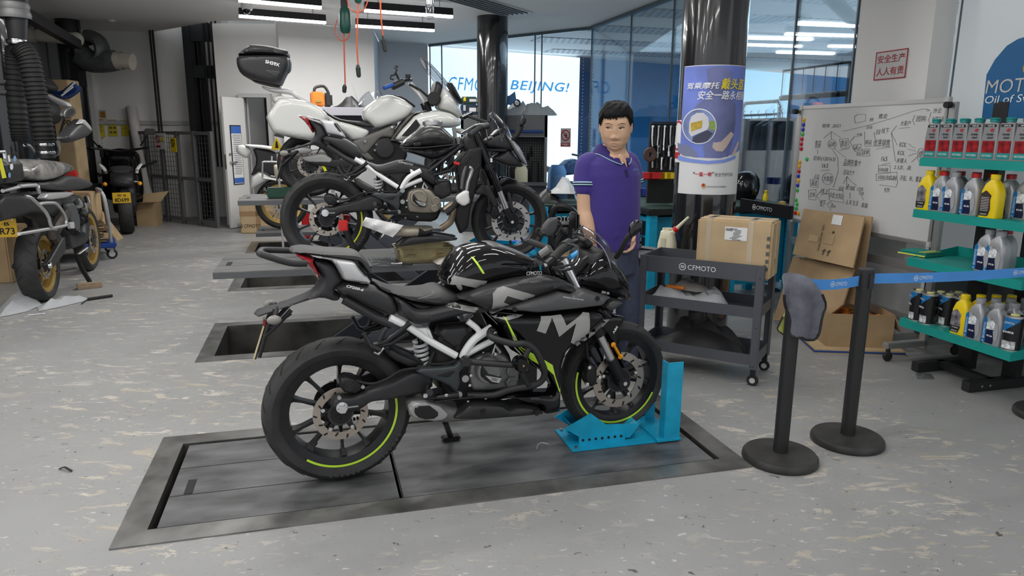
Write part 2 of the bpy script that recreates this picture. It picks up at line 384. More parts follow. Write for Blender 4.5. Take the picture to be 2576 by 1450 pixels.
# ================================================================ SETTING
CEIL=3.1
def floor_mat():
 m=mat('floor_paint',(.3,.3,.3),.42); nt=m.node_tree; N=nt.nodes.new; Lk=nt.links.new; b=nt.nodes['Principled BSDF']
 tc=N('ShaderNodeTexCoord')
 def noise(sc,det=6,rough=.6,dis=0,st=None):
  n=N('ShaderNodeTexNoise'); n.inputs['Scale'].default_value=sc; n.inputs['Detail'].default_value=det; n.inputs['Roughness'].default_value=rough; n.inputs['Distortion'].default_value=dis
  v=tc.outputs['Object']
  if st:
   mp=N('ShaderNodeMapping'); mp.inputs['Scale'].default_value=st; mp.inputs['Rotation'].default_value=(0,0,.15); Lk(v,mp.inputs[0]); v=mp.outputs[0]
  Lk(v,n.inputs['Vector']); return n.outputs[0]
 def ramp(s,a,c):
  r=N('ShaderNodeMapRange'); r.inputs[1].default_value=a; r.inputs[2].default_value=c; Lk(s,r.inputs[0]); return r.outputs[0]
 def mix(f,a,c):
  x=N('ShaderNodeMix'); x.data_type='RGBA'; Lk(f,x.inputs[0])
  for s,k in ((a,6),(c,7)):
   if isinstance(s,tuple): x.inputs[k].default_value=(*s,1)
   else: Lk(s,x.inputs[k])
  return x.outputs[2]
 def mul(a,c):
  x=N('ShaderNodeMath'); x.operation='MULTIPLY'; Lk(a,x.inputs[0]); Lk(c,x.inputs[1]); return x.outputs[0]
 base=mix(ramp(noise(.8,4),.35,.65),(.285,.285,.282),(.335,.335,.33))
 base=mix(ramp(noise(30,4,.7),.6,.75),base,(.25,.25,.248))
 big=ramp(noise(.9,3,.5),.42,.54)                                  # regions where the paint flakes
 flake=mul(ramp(noise(6.5,8,.72,.6,(1,2.2,1)),.55,.575),big)
 tone=mix(ramp(noise(4,3),.4,.6),(.5,.47,.42),(.40,.36,.30))
 c=mix(flake,base,tone)
 specks=ramp(noise(17,6,.65,.3,(1,1.8,1)),.64,.655); c=mix(specks,c,(.52,.5,.46))
 dark=ramp(noise(22,5,.6,.8,(1,1.6,1)),.672,.685); c=mix(dark,c,(.09,.088,.085))
 Lk(c,b.inputs['Base Color']); Lk(mix(flake,(.4,.4,.4),(.7,.7,.7)),b.inputs['Roughness'])
 bp=N('ShaderNodeBump'); bp.inputs['Strength'].default_value=.35; bp.inputs['Distance'].default_value=.004; bp.invert=True; Lk(flake,bp.inputs['Height']); Lk(bp.outputs[0],b.inputs['Normal']); return m
FLOOR=floor_mat()
P0=Vector((-1.365,2.437,0)); PS=Vector((-.623,2.143,0)); PITL,PITW=2.42,.79
def pit_frame(k): return Frame(P0+PS*k,UA)
def structure(name,mb,m,parent=None,flat=True): return tag(mb.build(name,m,parent,flat=flat),kind='structure')
def make_floor():
 out=[(-9,-3),(6,-3),(6,16.5),(2,19.5),(-9,19.5)]
 vs=[Vector(p) for p in out]; faces=[[0,1,2,3,4]]
 for k in range(4):
  M=pit_frame(k).M; q=[M@Vector((x,y,0)) for x,y in ((0,0),(0,PITW),(PITL,PITW),(PITL,0))]
  faces.append(list(range(len(vs),len(vs)+4))); vs+=[Vector((p.x,p.y)) for p in q]
 r=delaunay_2d_cdt(vs,[],faces,1,1e-6); fs=[]      # drop the triangles inside the pits
 for f in r[2]:
  c=sum((r[0][i] for i in f),Vector((0,0)))/len(f)
  if not any(0<q.x<PITL and 0<q.y<PITW for q in ((pit_frame(k).I@Vector((c.x,c.y,0))) for k in range(4))): fs.append(tuple(f))
 mb=MB()
 mb.add([(v.x,v.y,0) for v in r[0]],fs); return structure('floor',mb,FLOOR)
make_floor()
WALL=mat('wall_paint',(.74,.73,.71),.7,noise=.03,nscale=1.5); CEILM=mat('ceiling_paint',(.84,.83,.81),.8); WALLB=mat('wall_paint_bluegrey',(.6,.64,.69),.7)
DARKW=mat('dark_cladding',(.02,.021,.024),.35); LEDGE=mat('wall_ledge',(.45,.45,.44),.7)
def wall(name,a,b,h,m,t=.12,z0=0,side=1):
 a=Vector((a[0],a[1],0)); b=Vector((b[0],b[1],0)); d=b-a; F_=Frame(a,math.atan2(d.y,d.x)); mb=MB()
 mb.box((d.length/2,side*t/2,(z0+h)/2),(d.length,t,h-z0),M=F_.M); return structure(name,mb,m)
W0=Vector((2.73,5.98,0)); CORN=Vector((1.245,11.58,0)); GA=Vector((-1.58,14.0,0))
# ceiling (workshop) with an open hoist shaft at the far left
mb=MB(); cp=[(-3.0,-3),(6,-3),(4.6,-.8),(2.73,5.98),(1.245,11.58),(-1.58,14.0),(-2.45,13.7),(-2.26,12.1),(-3.54,11.25),(-4.46,11.3),(-6.1,12.62),(-7.55,12.42),(-3.3,-3)]
mb.prism(cp,CEIL,CEIL+.15); structure('ceiling',mb,CEILM)
wall('wall_back',(-3.54,11.3),(-2.26,12.1),CEIL,WALL); wall('wall_back_return',(-2.26,12.1),(-2.45,13.6),CEIL,WALLB)
wall('wall_back_blue',(-2.5,13.6),(-1.6,13.95),CEIL,WALLB)
# wall with the service door opening
WD=Frame((-4.62,11.55,0),0)
xl,xr=WD.y(618,300).x,WD.y(679,300).x; zt=WD.y(640,246).z; xe=WD.y(700,100).x
mb=MB(); mb.box((xl/2,.08,CEIL/2),(xl,.16,CEIL),M=WD.M); mb.box(((xl+xr)/2,.08,(zt+CEIL)/2),(xr-xl,.16,CEIL-zt),M=WD.M); mb.box(((xr+xe)/2,.08,CEIL/2),(xe-xr,.16,CEIL),M=WD.M)
structure('wall_door_side',mb,WALL)
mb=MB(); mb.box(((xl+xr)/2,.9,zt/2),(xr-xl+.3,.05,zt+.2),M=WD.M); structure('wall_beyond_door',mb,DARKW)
d1=thing('door_1',None,None); d1['kind']='structure'
mb=MB()
for x in (xl-.03,xr+.03): mb.box((x,-.01,zt/2),(.06,.2,zt),M=WD.M)
mb.box(((xl+xr)/2,-.01,zt+.03),(xr-xl+.12,.2,.06),M=WD.M); mb.build('door_frame',LGREY,d1)
hinge=WD.M@Vector((xl-.02,-.06,0)); free=FL(578,576); free.z=0; dv=free-hinge; LF=Frame(hinge,math.atan2(dv.y,dv.x)); LW=dv.length
mb=MB(); mb.box((LW/2,.02,zt/2),(LW,.045,zt-.02),M=LF.M,bev=.004); leaf=mb.build('door_leaf',mat('door_paint',(.7,.69,.67),.5),d1)
mb=MB(); mb.cyl((LW-.07,.0,1.02),(LW-.07,.09,1.02),.012); mb.tube([(LW-.07,.09,1.02),(LW-.17,.09,1.02)],.011); mb.cyl((LW-.07,.04,1.14),(LW-.07,.055,1.14),.02); mb.box((LW+.001,.02,1.03),(.006,.025,.22))
o=mb.build('door_handle',STEEL,leaf); o.matrix_world=LF.M
# notice on the door leaf
NP=mat('notice_blue',(.05,.15,.5),.5)
nt_=thing('notice_board','tall blue and white notice in a dark frame on the open white door','sign',LF.o,LF.ang)
# leaf's visible face looks to local +y or -y depending on swing: find the side that faces the camera
fs=1 if LF.c.y>0 else -1
c=LF.y(596,390,fs*.045); cw,ch=.22,.9
mb=MB(); mb.box((c.x,fs*.05,c.z),(cw,.012,ch)); mb.build('frame',INK,nt_); mb=MB(); mb.box((c.x,fs*.057,c.z-.03),(cw-.02,.004,ch-.08)); mb.build('sheet',PAPER,nt_)
mb=MB(); mb.box((c.x,fs*.058,c.z+ch/2-.07),(cw-.02,.004,.11)); mb.box((c.x,fs*.058,c.z-ch/2+.06),(cw-.02,.004,.08)); mb.build('band',NP,nt_)
mb=MB()
for i in range(22): mb.box((c.x+rnd.uniform(-.01,.01),fs*.0595,c.z+.3-i*.028),(cw-.05-rnd.random()*.04,.002,.008))
mb.build('print_lines',GINK,nt_)
# far-left back wall, pilaster, ledge
BL=Frame((-7.75,12.32,0),math.atan2(.62,3.9));
mb=MB(); mb.box((2.2,.08,2.6),(4.6,.16,5.2),M=BL.M); structure('wall_back_left',mb,WALL)
mb=MB(); mb.box((2.2,-.02,1.62),(4.6,.05,.07),M=BL.M); structure('trim_1',mb,LEDGE)
pl,pr=BL.y(213,300,-.1).x,BL.y(243,300,-.1).x; mb=MB(); mb.box(((pl+pr)/2,-.05,1.55),(pr-pl,.12,3.1),M=BL.M); structure('wall_pilaster',mb,WALL)
wall('wall_shaft_side',(-4.5,11.6),(-4.1,13.4),CEIL+1.6,mat('shaft_grey',(.4,.4,.39),.8),side=-1)
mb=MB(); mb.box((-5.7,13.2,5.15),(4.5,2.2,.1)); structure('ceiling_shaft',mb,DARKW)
# left wall: dark cladding with pale panes high up
LWF=Frame((-7.45,12.42,0),math.atan2(-.9645,.264))
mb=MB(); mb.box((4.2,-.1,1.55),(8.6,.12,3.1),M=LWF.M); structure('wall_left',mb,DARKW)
mb=MB()
for x0,x1 in ((.15,.75),(.85,1.4),(1.5,1.75),(1.85,2.5)): mb.box(((x0+x1)/2,-.03,2.6),(x1-x0,.03,.95),M=LWF.M)
structure('window_3',mb,mat('pale_film',(.30,.31,.33),.4))
# right wall: pier, glass, frosted glass nearer
RV=math.atan2(.9645,-.264)           # heading of the right wall, going away
RW=Frame(W0,RV)                       # x runs away from the camera along the wall, y to the left (into the workshop)
mb=MB(); mb.box((-.37,-.095,CEIL/2),(.74,.19,CEIL),M=RW.M); structure('wall_pier',mb,WALL)
GL=clear('partition_glass',(.84,.93,.99),.05); GSEAM=mat('glass_seam',(.1,.14,.16),.3)
def glass(name,F_,x0,x1,seams,h=CEIL,m=None,rails=()):
 t=thing(name,None,None); t['kind']='structure'
 mb=MB(); mb.box(((x0+x1)/2,0,h/2),(x1-x0,.012,h),M=F_.M); mb.build('pane',m or GL,t)
 mb=MB()
 for x in seams: mb.box((x,0,h/2),(.014,.02,h),M=F_.M)
 for z in (.03,h-.02)+tuple(rails): mb.box(((x0+x1)/2,0,z),(x1-x0,.05,.05),M=F_.M)
 mb.build('frame',GSEAM,t); return t
Lb=(CORN-W0).length
glass('window_1',RW,0,Lb,[RW.y(p,150).x for p in (1585,1690,1995)]+[0.02,Lb-.01])
dA=CORN-GA; GAF=Frame(GA,math.atan2(dA.y,dA.x)); glass('window_2',GAF,0,dA.length,[.02]+[GAF.y(p,200).x for p in (1112,1345,1362)])
mb=MB(); mb.box((dA.length/2,0,.04),(dA.length,.06,.08),M=GAF.M)
structure('baseboard_back',mb,DGREY)
# frosted glass front nearer the camera, set back behind the pier
FR=Frame(W0+U*.19,RV)
glass('window_4',FR,-3.6,-.75,[-.78,-1.55,-2.3],m=mat('frosted_glass',(.66,.71,.74),.22,spec=.6,emit=.12),rails=(.12,))  # faint glow in the frosted pane stands in for daylight behind it
mb=MB()
for x in (-1.62,-2.9): mb.box((x,.03,1.2),(.09,.09,2.4),M=FR.M)
structure('trim_2',mb,ALU)
mb=MB(); mb.box((-2.1,.02,.33),(2.6,.03,.62),M=FR.M); structure('trim_3',mb,mat('green_grey_panel',(.08,.1,.1),.4))
# ---------------------------------------------------------------- showroom beyond the glass
A0=FL(1080,112,CEIL); A1=FL(1459,141.5,CEIL); A0.z=A1.z=0; dS=A1-A0; SH=Frame(A0,math.atan2(dS.y,dS.x)); SL=dS.length
sw=mat('lit_sign_face',(.9,.96,1),.5,emit=1.35)
mb=MB(); mb.box((SL/2,.05,CEIL/2-.01),(SL,.1,CEIL-.04),M=SH.M); sg=mb.build('light_box_sign',sw); tag(sg,'large backlit white wall sign with blue lettering behind the glass','sign')
mb=MB(); a=SH.y(1152,222); b=SH.y(1432,222); lz=(SH.y(1360,205).z+SH.y(1360,236).z)/2; lh=abs(SH.y(1360,205).z-SH.y(1360,236).z)
def put(s,p0,p1):
 c0=SH.y(p0,222).x; c1=SH.y(p1,222).x; tmb(mb,s,XZ((c0+c1)/2,-.004,lz),lh,c1-c0,.014,.22,1.1)
put('CFMOTO',1128,1262); put('BEIJING!',1283,1432)
o=mb.build('lettering',mat('sign_blue',(.08,.40,.8),.5,emit=.55),sg,flat=True); o.matrix_world=SH.M
SHB=mat('showroom_blue',(.03,.22,.52),.45,noise=.15,nscale=2); PERF=dots_mat('perforated_navy',(.02,.05,.13),(.8,.85,.9),14,.16)
mb=MB(); mb.box((SL+.22,.1,CEIL/2),(.42,.08,CEIL),M=SH.M); structure('wall_showroom_perforated',mb,PERF)
x2=SH.y(1860,180,.2).x; x3=SH.y(1990,180,.2).x
mb=MB(); mb.box(((SL+.44+x2)/2,.2,CEIL/2),(x2-SL-.44,.1,CEIL),M=SH.M); mb.box((x3+2.6,.2,CEIL/2),(5.2,.1,CEIL),M=SH.M); structure('wall_showroom',mb,SHB)
mb=MB(); mb.box(((x2+x3)/2,.2,CEIL/2),(x3-x2,.06,CEIL),M=SH.M); structure('window_5',mb,mat('daylight_pane',(.55,.85,1),.5,emit=1.15))
# showroom ceiling: white strips and perforated strips, dark slots
SC=Frame((1.0,12,CEIL),RV-PI/2+.0)
PCE=dots_mat('perforated_ceiling',(.62,.64,.66),(.12,.13,.15),9,.3,sc3=(1,2.2,1));
zone=[(1.245,11.58),(2.73,5.98),(3.6,2.7),(9,2),(9,17),(3,22),(-1.6,14.02)]
mb=MB(); mb.prism(zone,CEIL+.02,CEIL+.12); structure('ceiling_showroom',mb,CEILM)
wall('wall_showroom_side',(8.6,4),(8.6,18),CEIL,mat('showroom_grey',(.3,.33,.36),.6))
mb=MB()
for i in range(7): mb.box((3.2+.3*i,5.8+1.75*i,CEIL+.012),(9,.62,.01),rz=UA+.02)
structure('trim_4',mb,PCE)
mb=MB()
for i in range(5): mb.box((3.3+.7*i,8.2+2.3*i-1.1*i,CEIL+.004),(9,.09,.012),rz=UA+.75)
structure('trim_5',mb,mat('slot_black',(.01,.012,.015),.6))
def lamp_emit(name,st): return mat(name,(1,.99,.97),.4,emit=st)
def strip_lamp(c,ang,L,label,group,power,parent=None,z=2.93,w=.075):
 t=thing('ceiling_lamp',label,'lamp',(c[0],c[1],z),ang,group)
 mb=MB(); mb.box((0,0,.045),(L,w,.085),bev=.004); mb.build('housing',BMET,t); mb=MB(); mb.box((0,0,-.012),(L-.004,w-.006,.03)); mb.build('diffuser',lamp_emit('tube_glow',7),t)
 mb=MB()
 for x in (-L*.35,L*.35): mb.cyl((x,0,.08),(x,0,CEIL-z),.006)
 mb.build('hanger',STEEL,t)
 if power:
  l=D.lights.new('tube_light','AREA'); l.shape='RECTANGLE'; l.size=L; l.size_y=w; l.energy=power; l.color=(1,.985,.96); o=D.objects.new('tube_light',l); COL.objects.link(o); o.parent=t; o.location=(0,0,-.03)
 return t
for lab,a,b in (('black strip lamp nearest the camera dome',(601,38),(819,55)),('black strip lamp cut by the top edge, left pair',(600,-2),(808,17)),('far black strip lamp right of the green cord reel',(895,63),(1092,75)),('black strip lamp crossed by the orange cord, at the top edge',(917,24),(1138,40))):
 p,q=FL(*a,2.93),FL(*b,2.93); strip_lamp((p+q)/2,math.atan2(q.y-p.y,q.x-p.x),(q-p).length,lab,'strip lamps on the workshop ceiling',27)
for i in range(-1,3):
 for j in range(4):       # lamps carry on above the frame over the lifts; left column added as fill
  c=Vector((-2.9+i*1.75,.2+j*1.95,0)); strip_lamp((c.x+.12*j,c.y+.35*i),R(24),1.15,'black strip lamp above the picture, in the lift grid with added left fill column','strip lamps over the lifts',13)
for i,(a,b) in enumerate((((2008,60),(2156,66)),((1880,96),(2040,100)),((1955,132),(2096,136)))):
 p,q=FL(*a,CEIL-.02),FL(*b,CEIL-.02); mb=MB(); d=q-p; mb.box((0,0,0),(d.length,.1,.03)); o=mb.build('ceiling_lamp',lamp_emit('tube_glow_showroom',9)); o.location=(p+q)/2; o.rotation_euler=(0,0,math.atan2(d.y,d.x))
 tag(o,['nearest white light bar on the showroom ceiling','left light bar of the showroom ceiling beside the black column','farthest white light bar on the showroom ceiling'][i],'lamp','light bars in the showroom')
l=D.lights.new('showroom_light','AREA'); l.shape='RECTANGLE'; l.size=4; l.size_y=6; l.energy=190; l.color=(.72,.88,1); o=D.objects.new('showroom_light',l); COL.objects.link(o); o.location=(4.4,11.5,CEIL-.05)
# ---------------------------------------------------------------- lifts
DECK=mat('lift_deck_steel',(.125,.127,.13),.38,.25,noise=.55,nscale=3.5,stretch=(1,2.5,1)); DECK2=mat('lift_deck_worn',(.17,.17,.168),.5,.3,noise=.3,nscale=5,stretch=(1,6,1)); PITF=mat('pit_frame_steel',(.2,.198,.19),.33,.6,noise=.45,nscale=5); PITW_=mat('pit_wall_steel',(.16,.155,.14),.35,.6,noise=.5,nscale=4); LARM=mat('lift_blue_grey',(.06,.065,.08),.42); EDGE=mat('deck_edge_grey',(.10,.105,.112),.4)
def lift(k,z,label,arms=True,x0=.03,L=None):
 F_=pit_frame(k); t=thing('scissor_lift',label,'lift',F_.o,UA,'motorcycle lifts in a row'); L=L or PITL-.04
 mb=MB(); w=.105
 for c,d in (((PITL/2,-w/2),(PITL+2*w,w)),((PITL/2,PITW+w/2),(PITL+2*w,w)),((-w/2,PITW/2),(w,PITW)),((PITL+w/2,PITW/2),(w,PITW))): mb.box((c[0],c[1],.002),(d[0],d[1],.008))
 mb.build('pit_frame',PITF,t)
 mb=MB(); dp=.34
 for c,d in (((PITL/2,-.006,-dp/2),(PITL,.012,dp)),((PITL/2,PITW+.006,-dp/2),(PITL,.012,dp)),((-.006,PITW/2,-dp/2),(.012,PITW,dp)),((PITL+.006,PITW/2,-dp/2),(.012,PITW,dp)),((PITL/2,PITW/2,-dp),(PITL,PITW,.01))): mb.box(c,d)
 mb.build('pit_wall',PITW_,t)
 fl=.93; th=.04 if z>.01 else .012
 mb=MB(); mb.box(((x0+fl+L)/2+.0,PITW/2,z-.003),(L-fl-.0,PITW-.03,.006)); mb.build('deck_plate',DECK if k<1 else DECK2,t)
 mb=MB();
 mb.box((x0+fl/2-.002,PITW/2,z-.003),(fl-.004,PITW-.03,.006))
 fp=mb.build('ramp_flap',DECK if k<1 else DECK2,t)
 mb=MB(); mb.box((x0+.07,PITW*.42,z+.0012),(.034,.13,.002),bev=.01); mb.build('slot',INK,fp)
 mb=MB()
 for f_ in (.33,.66): mb.box((x0+fl/2,PITW*f_,z+.0006),(fl,.003,.001))
 mb.box((x0+fl,PITW/2,z+.0006),(.005,PITW-.03,.001)); mb.build('seam',INK,fp)
 if z>.01:
  mb=MB()
  for y in (.015,PITW-.015): mb.box((x0+L/2,y+.004,z-.006-th/2),(L,.012,th))
  for x in (x0+.006,x0+L-.006): mb.box((x,PITW/2,z-.006-th/2),(.012,PITW-.04,th))
  mb.build('deck_edge',EDGE,t)
 if arms:
  zb=-.3; zt=z-.05
  for y in (.1,PITW-.1):
   for xa,xb in ((.72,1.86),(1.95,.8)):
    p=Vector((xa,y,zb+.06)); q=Vector((xb,y+(.05 if xa<xb else -.05)*(1 if y<.4 else -1),zt)); q.y=p.y=y+(.035 if xa<xb else -.035)
    mb=MB(); d=q-p; mb.box((p+q)/2,(d.length,.05,.13),ry=-math.atan2(d.z,d.x)); mb.build('scissor_arm',LARM,t)
  mb=MB(); mb.box((1.35,.12,zb),(1.6,.09,.09)); mb.box((1.35,PITW-.12,zb),(1.6,.09,.09)); mb.box((.62,PITW/2,zb),(.1,PITW-.2,.09)); mb.box((2.1,PITW/2,zb),(.1,PITW-.2,.09)); mb.box((1.35,PITW/2+.15,zb+.06),(1.3,.3,.12)); mb.build('base_frame',LARM,t)
  mb=MB(); mb.cyl((.95,.14,zb+.05),(1.5,.3,zt-.2),.03); mb.cyl((.2,.2,zb-.03),(.2,.2,zb+.1),.03); mb.cyl((.33,.2,zb-.03),(.33,.2,zb+.06),.035); mb.build('hydraulic_ram',STEEL,t)
 return F_,t
L1,_=lift(0,0.,'scissor lift lowered flush with the floor under the black sport motorcycle',arms=False)
L2,_=lift(1,.57,'raised scissor lift carrying the stripped motorcycle and an oil pan')
L3,_=lift(2,.84,'highest raised scissor lift carrying the white touring motorcycle')
L4,_=lift(3,.235,'low raised scissor lift at the back under the gold-wheeled motorcycle')
# ================================================================ MOTORCYCLES: shared builders
CR={'1':(600,560,3.625),'2':(1120,540,3.625),'3':(640,820,3.625),'4':(1120,780,3.625),'6':(880,160,3.0203),'7':(680,280,3.625),'5':(560,80,3.625)}
def K(c,pts):
 ox,oy,s=CR[c]; return [(ox+x/s,oy+y/s) for x,y in pts]
def arc(c,r,a0,a1,n,y): return [(c[0]+r*math.cos(a0+(a1-a0)*i/n),y,c[1]+r*math.sin(a0+(a1-a0)*i/n)) for i in range(n+1)]
def ring_band(mb,c,r0,r1,a0,a1,y,n=40,th=.002):
 v=[];f=[]
 for i in range(n+1):
  a=a0+(a1-a0)*i/n
  for r in (r0,r1): v+=[(c[0]+r*math.cos(a),y-th,c[1]+r*math.sin(a))]
 for i in range(n): f.append((2*i,2*i+1,2*i+3,2*i+2))
 return mb.add(v,f)
def wheel(root,name,c,Rt,wt,rr,ns,disc=0,stripe=None,rimm=None,front=False,gold=False,discm=None,dy=-.062,spm=None,far_disc=False,wire=False,letters=None):
 """c=(x,z) axle; axis along y"""
 rimm=rimm or BMET; w=emp(name,root,(c[0],0,c[1])); h=wt/2
 mb=MB(); pr=[(rr,-h*.72),(rr+.012,-h*.9),(rr+(Rt-rr)*.5,-h),(Rt-.028,-h*.93),(Rt-.011,-h*.66),(Rt-.003,-h*.33),(Rt,0)]
 pr=pr+[(r,-y) for r,y in reversed(pr[:-1])]+[(rr-.004,h*.6),(rr-.004,-h*.6),pr[0]]
 mb.lathe(pr,axis='Y',n=64); ty=mb.build('tyre',TYRE,w)
 # tread grooves: slanted cuts seen as thin dark ribs on both shoulders
 mb=MB()
 for i in range(22 if not front else 18):
  a=2*PI*i/(22 if not front else 18)
  for sd in (-1,1):
   P=[]
   for t in (0,.35,.7,1):
    yy=sd*h*(.12+.66*t); r=Rt-.0012-.012*((abs(yy)/h)**2.6)*1.0-.004*t; aa=a+.16*t+(.12 if sd>0 else 0); P.append((r*math.cos(aa),yy,r*math.sin(aa)))
   mb.tube(P,.0016,5)
 mb.build('tread_groove',INK,ty)['kind']='stuff'
 mb=MB(); b=rr-.034
 mb.lathe([(b,-h*.62),(rr-.006,-h*.74),(rr+.007,-h*.78),(rr+.007,-h*.7),(rr-.012,-h*.5),(b+.01,0),(rr-.012,h*.5),(rr+.007,h*.7),(rr+.007,h*.78),(rr-.006,h*.74),(b,h*.62),(b-.004,0),(b,-h*.62)],axis='Y',n=56)
 rim=mb.build('rim',rimm,w)
 mb=MB(); mb.cyl((0,-h*.85,0),(0,h*.85,0),.034,n=20); mb.cyl((0,-h*.5,0),(0,h*.5,0),.05,n=20); mb.build('hub',spm or rimm,w)
 for i in range(ns):
  if wire:
   mb=MB(); a=2*PI*i/ns; mb.tube([(.04*math.cos(a),(-1)**i*h*.6,.04*math.sin(a)),((b)*math.cos(a+.25*(-1)**(i//2)),0,b*math.sin(a+.25*(-1)**(i//2)))],.0022,5); mb.build('spoke',STEEL,rim); continue
  a=2*PI*i/ns+(.05 if i%2 else -.05)*(1 if ns==10 else 0)+PI/2; a2=2*PI*i/ns+PI/2
  mb=MB(); ca,sa=math.cos(a),math.sin(a); p0=Vector((.036*math.cos(a2),0,.036*math.sin(a2))); p1=Vector(((b+.006)*ca,0,(b+.006)*sa)); d=(p1-p0); L=d.length; n_=Vector((-d.z,0,d.x)).normalized()
  v=[]
  for t,ww,hh in ((0,.011,h*.5),(.3,.0062,h*.3),(.72,.0055,h*.28),(.9,.008,h*.36),(1,.02,h*.5)):
   c_=p0+d*t
   for sx,sy in ((-1,-1),(1,-1),(1,1),(-1,1)): v.append(c_+n_*(ww*sx)+Vector((0,hh*sy,0)))
  f=[(4*k+j,4*k+(j+1)%4,4*k+4+(j+1)%4,4*k+4+j) for k in range(4) for j in range(4)]
  mb.add(v,f); mb.build('spoke',rimm,rim)
 mb=MB(); mb.cyl((b*math.cos(-2.2),-.01,b*math.sin(-2.2)),((b-.04)*math.cos(-2.2),-.02,(b-.04)*math.sin(-2.2)),.004,n=8); mb.build('valve_stem',DBLK,rim)
 if stripe:
  mb=MB(); a0,a1,m=stripe; ring_band(mb,(0,0),rr-.007,rr+.003,a0,a1,-h*.79); mb.build('rim_stripe',m,rim,rec=False)
 if letters:
  mb=MB(); s,a0,st,r=letters
  for i,chx in enumerate(s):
   if chx==' ': continue
   a=a0+st*i; M=axes((r*math.cos(a),-h*1.005-.0015,r*math.sin(a)),(math.sin(a),0,-math.cos(a)),(math.cos(a),0,math.sin(a))); tmb(mb,chx,M,.015,None,.03)
  mb.build('lettering',mat('tyre_letter',(.075,.075,.075),.6),ty,flat=True,rec=False)
 if disc:
  for sd in ((1,-1) if far_disc else (1,)):
   y=dy*sd; r0=disc*.72; D_=emp('brake_disc',w,(0,0,0)); mb=MB(); mb.lathe([(r0,y-.0025),(disc,y-.0025),(disc,y+.0025),(r0,y+.0025),(r0,y-.0025)],axis='Y',n=56)
   # lathe's Y axis maps profile height to -y
   o=mb.build('rotor',discm or DISC,D_); o.scale=(1,-1,1)
   mb=MB()
   for i in range(14):
    a=2*PI*i/14; rm=(r0+disc)/2+(.006 if i%2 else -.006)*disc/.11; mb.box((rm*math.cos(a),y-.003,rm*math.sin(a)),(.017*disc/.11,.002,.007*disc/.11),ry=-a+.5,bev=.002)
   mb.build('slot',INK,D_)
   mb=MB(); k=5
   for i in range(k):
    a=2*PI*i/k+.3; mb.box((r0*.55*math.cos(a),y,r0*.55*math.sin(a)),(r0*.95,.006,.02),ry=-a)
   ring_band(mb,(0,0),r0*.28,r0*.6,0,2*PI,y-.002,28); mb.build('carrier',BMET,D_)
   mb=MB()
   for i in range(k):
    a=2*PI*i/k+.3; mb.cyl((r0*.93*math.cos(a),y-.009,r0*.93*math.sin(a)),(r0*.93*math.cos(a),y,r0*.93*math.sin(a)),.0085,n=10)
   mb.build('bolt',CHROME,D_)
   mb=MB()
   for i in range(44):
    a=2*PI*i/44; mb.box((r0*.6*math.cos(a),y-.003,r0*.6*math.sin(a)),(.009,.003,.0034),ry=-a)
   mb.build('sensor_ring',mat('sensor_ring',(.09,.09,.09),.4,.5),D_)
 return w
def emp(name,parent,loc=(0,0,0)):
 o=D.objects.new(name,None); o.empty_display_size=.05; COL.objects.link(o); o.parent=parent; o.location=loc; return o
class Bike:
 def __init__(s,root,fr): s.r=root; s.f=fr; s.pan={}
 def poly(s,c,pts,y): return [(p.x,p.z) for p in (s.f.y(px,py,y) for px,py in K(c,pts))]
 def pt(s,c,x,y,yy):
  (px,py),=K(c,[(x,y)]); return s.f.y(px,py,yy)
 def solid(s,name,m,c,pts,w,r,at=None,sm=1,q=.2,step=.012,parent=None,label=None):
  W=w(0,0) if callable(w) else w; P=Panel(s.poly(c,pts,-(at if at is not None else W*.6)),w,r,None,sm,q,step); s.pan[name]=P; o=P.build(name,m,parent or s.r)
  if label:o['label']=label
  return o
 def shell(s,name,m,c,pts,y0,y1,r,sm=1,q=.15,step=.012,mirror=True,parent=None,at=None,label=None):
  P=Panel(s.poly(c,pts,-(at if at is not None else (y1 if not callable(y1) else y1(0,0)))),y1,r,y0,sm,q,step); s.pan[name]=P; o=P.build(name,m,parent or s.r,mirror)
  if label:o['label']=label
  return o
 def tube(s,name,m,c,pts,rad,sm=0,parent=None,mirror=False,n=10,flat=None):
  P=[s.pt(c,x,y,yy) for x,y,yy in pts]; mb=MB(); mb.tube(P,rad,n,sm,flat=flat); o=mb.build(name,m,parent or s.r)
  if mirror:
   mb=MB(); mb.tube([(p.x,-p.y,p.z) for p in P],rad,n,sm,flat=flat); mb.build(name,m,parent or s.r)
  return o
 def decal(s,name,m,pan,c,pts,parent=None,sm=0): return decal(s.f,K(c,pts),[s.pan[q] for q in pan.split('+')],m,name,parent or s.r,sm=sm)
 def bolt(s,c,pts,m,rad,yy,name='bolt',ln=.014,parent=None):
  for x,y in pts:
   p=s.pt(c,x,y,yy); mb=MB(); mb.cyl((p.x,yy,p.z),(p.x,yy+ln,p.z),rad,n=12); mb.cyl((p.x,yy-.003,p.z),(p.x,yy,p.z),rad*.55,n=6); mb.build(name,m,parent or s.r)
B1R=FL(855,1199); B1F=FL(1560,1086); B1A=math.atan2(B1F.y-B1R.y,B1F.x-B1R.x)
FB1=Frame(B1R,B1A)
RAX=(FB1.y(861,1027,-.12).x,.315); fp=FB1.y(1561,956,-.075); FAX=(fp.x,.302)
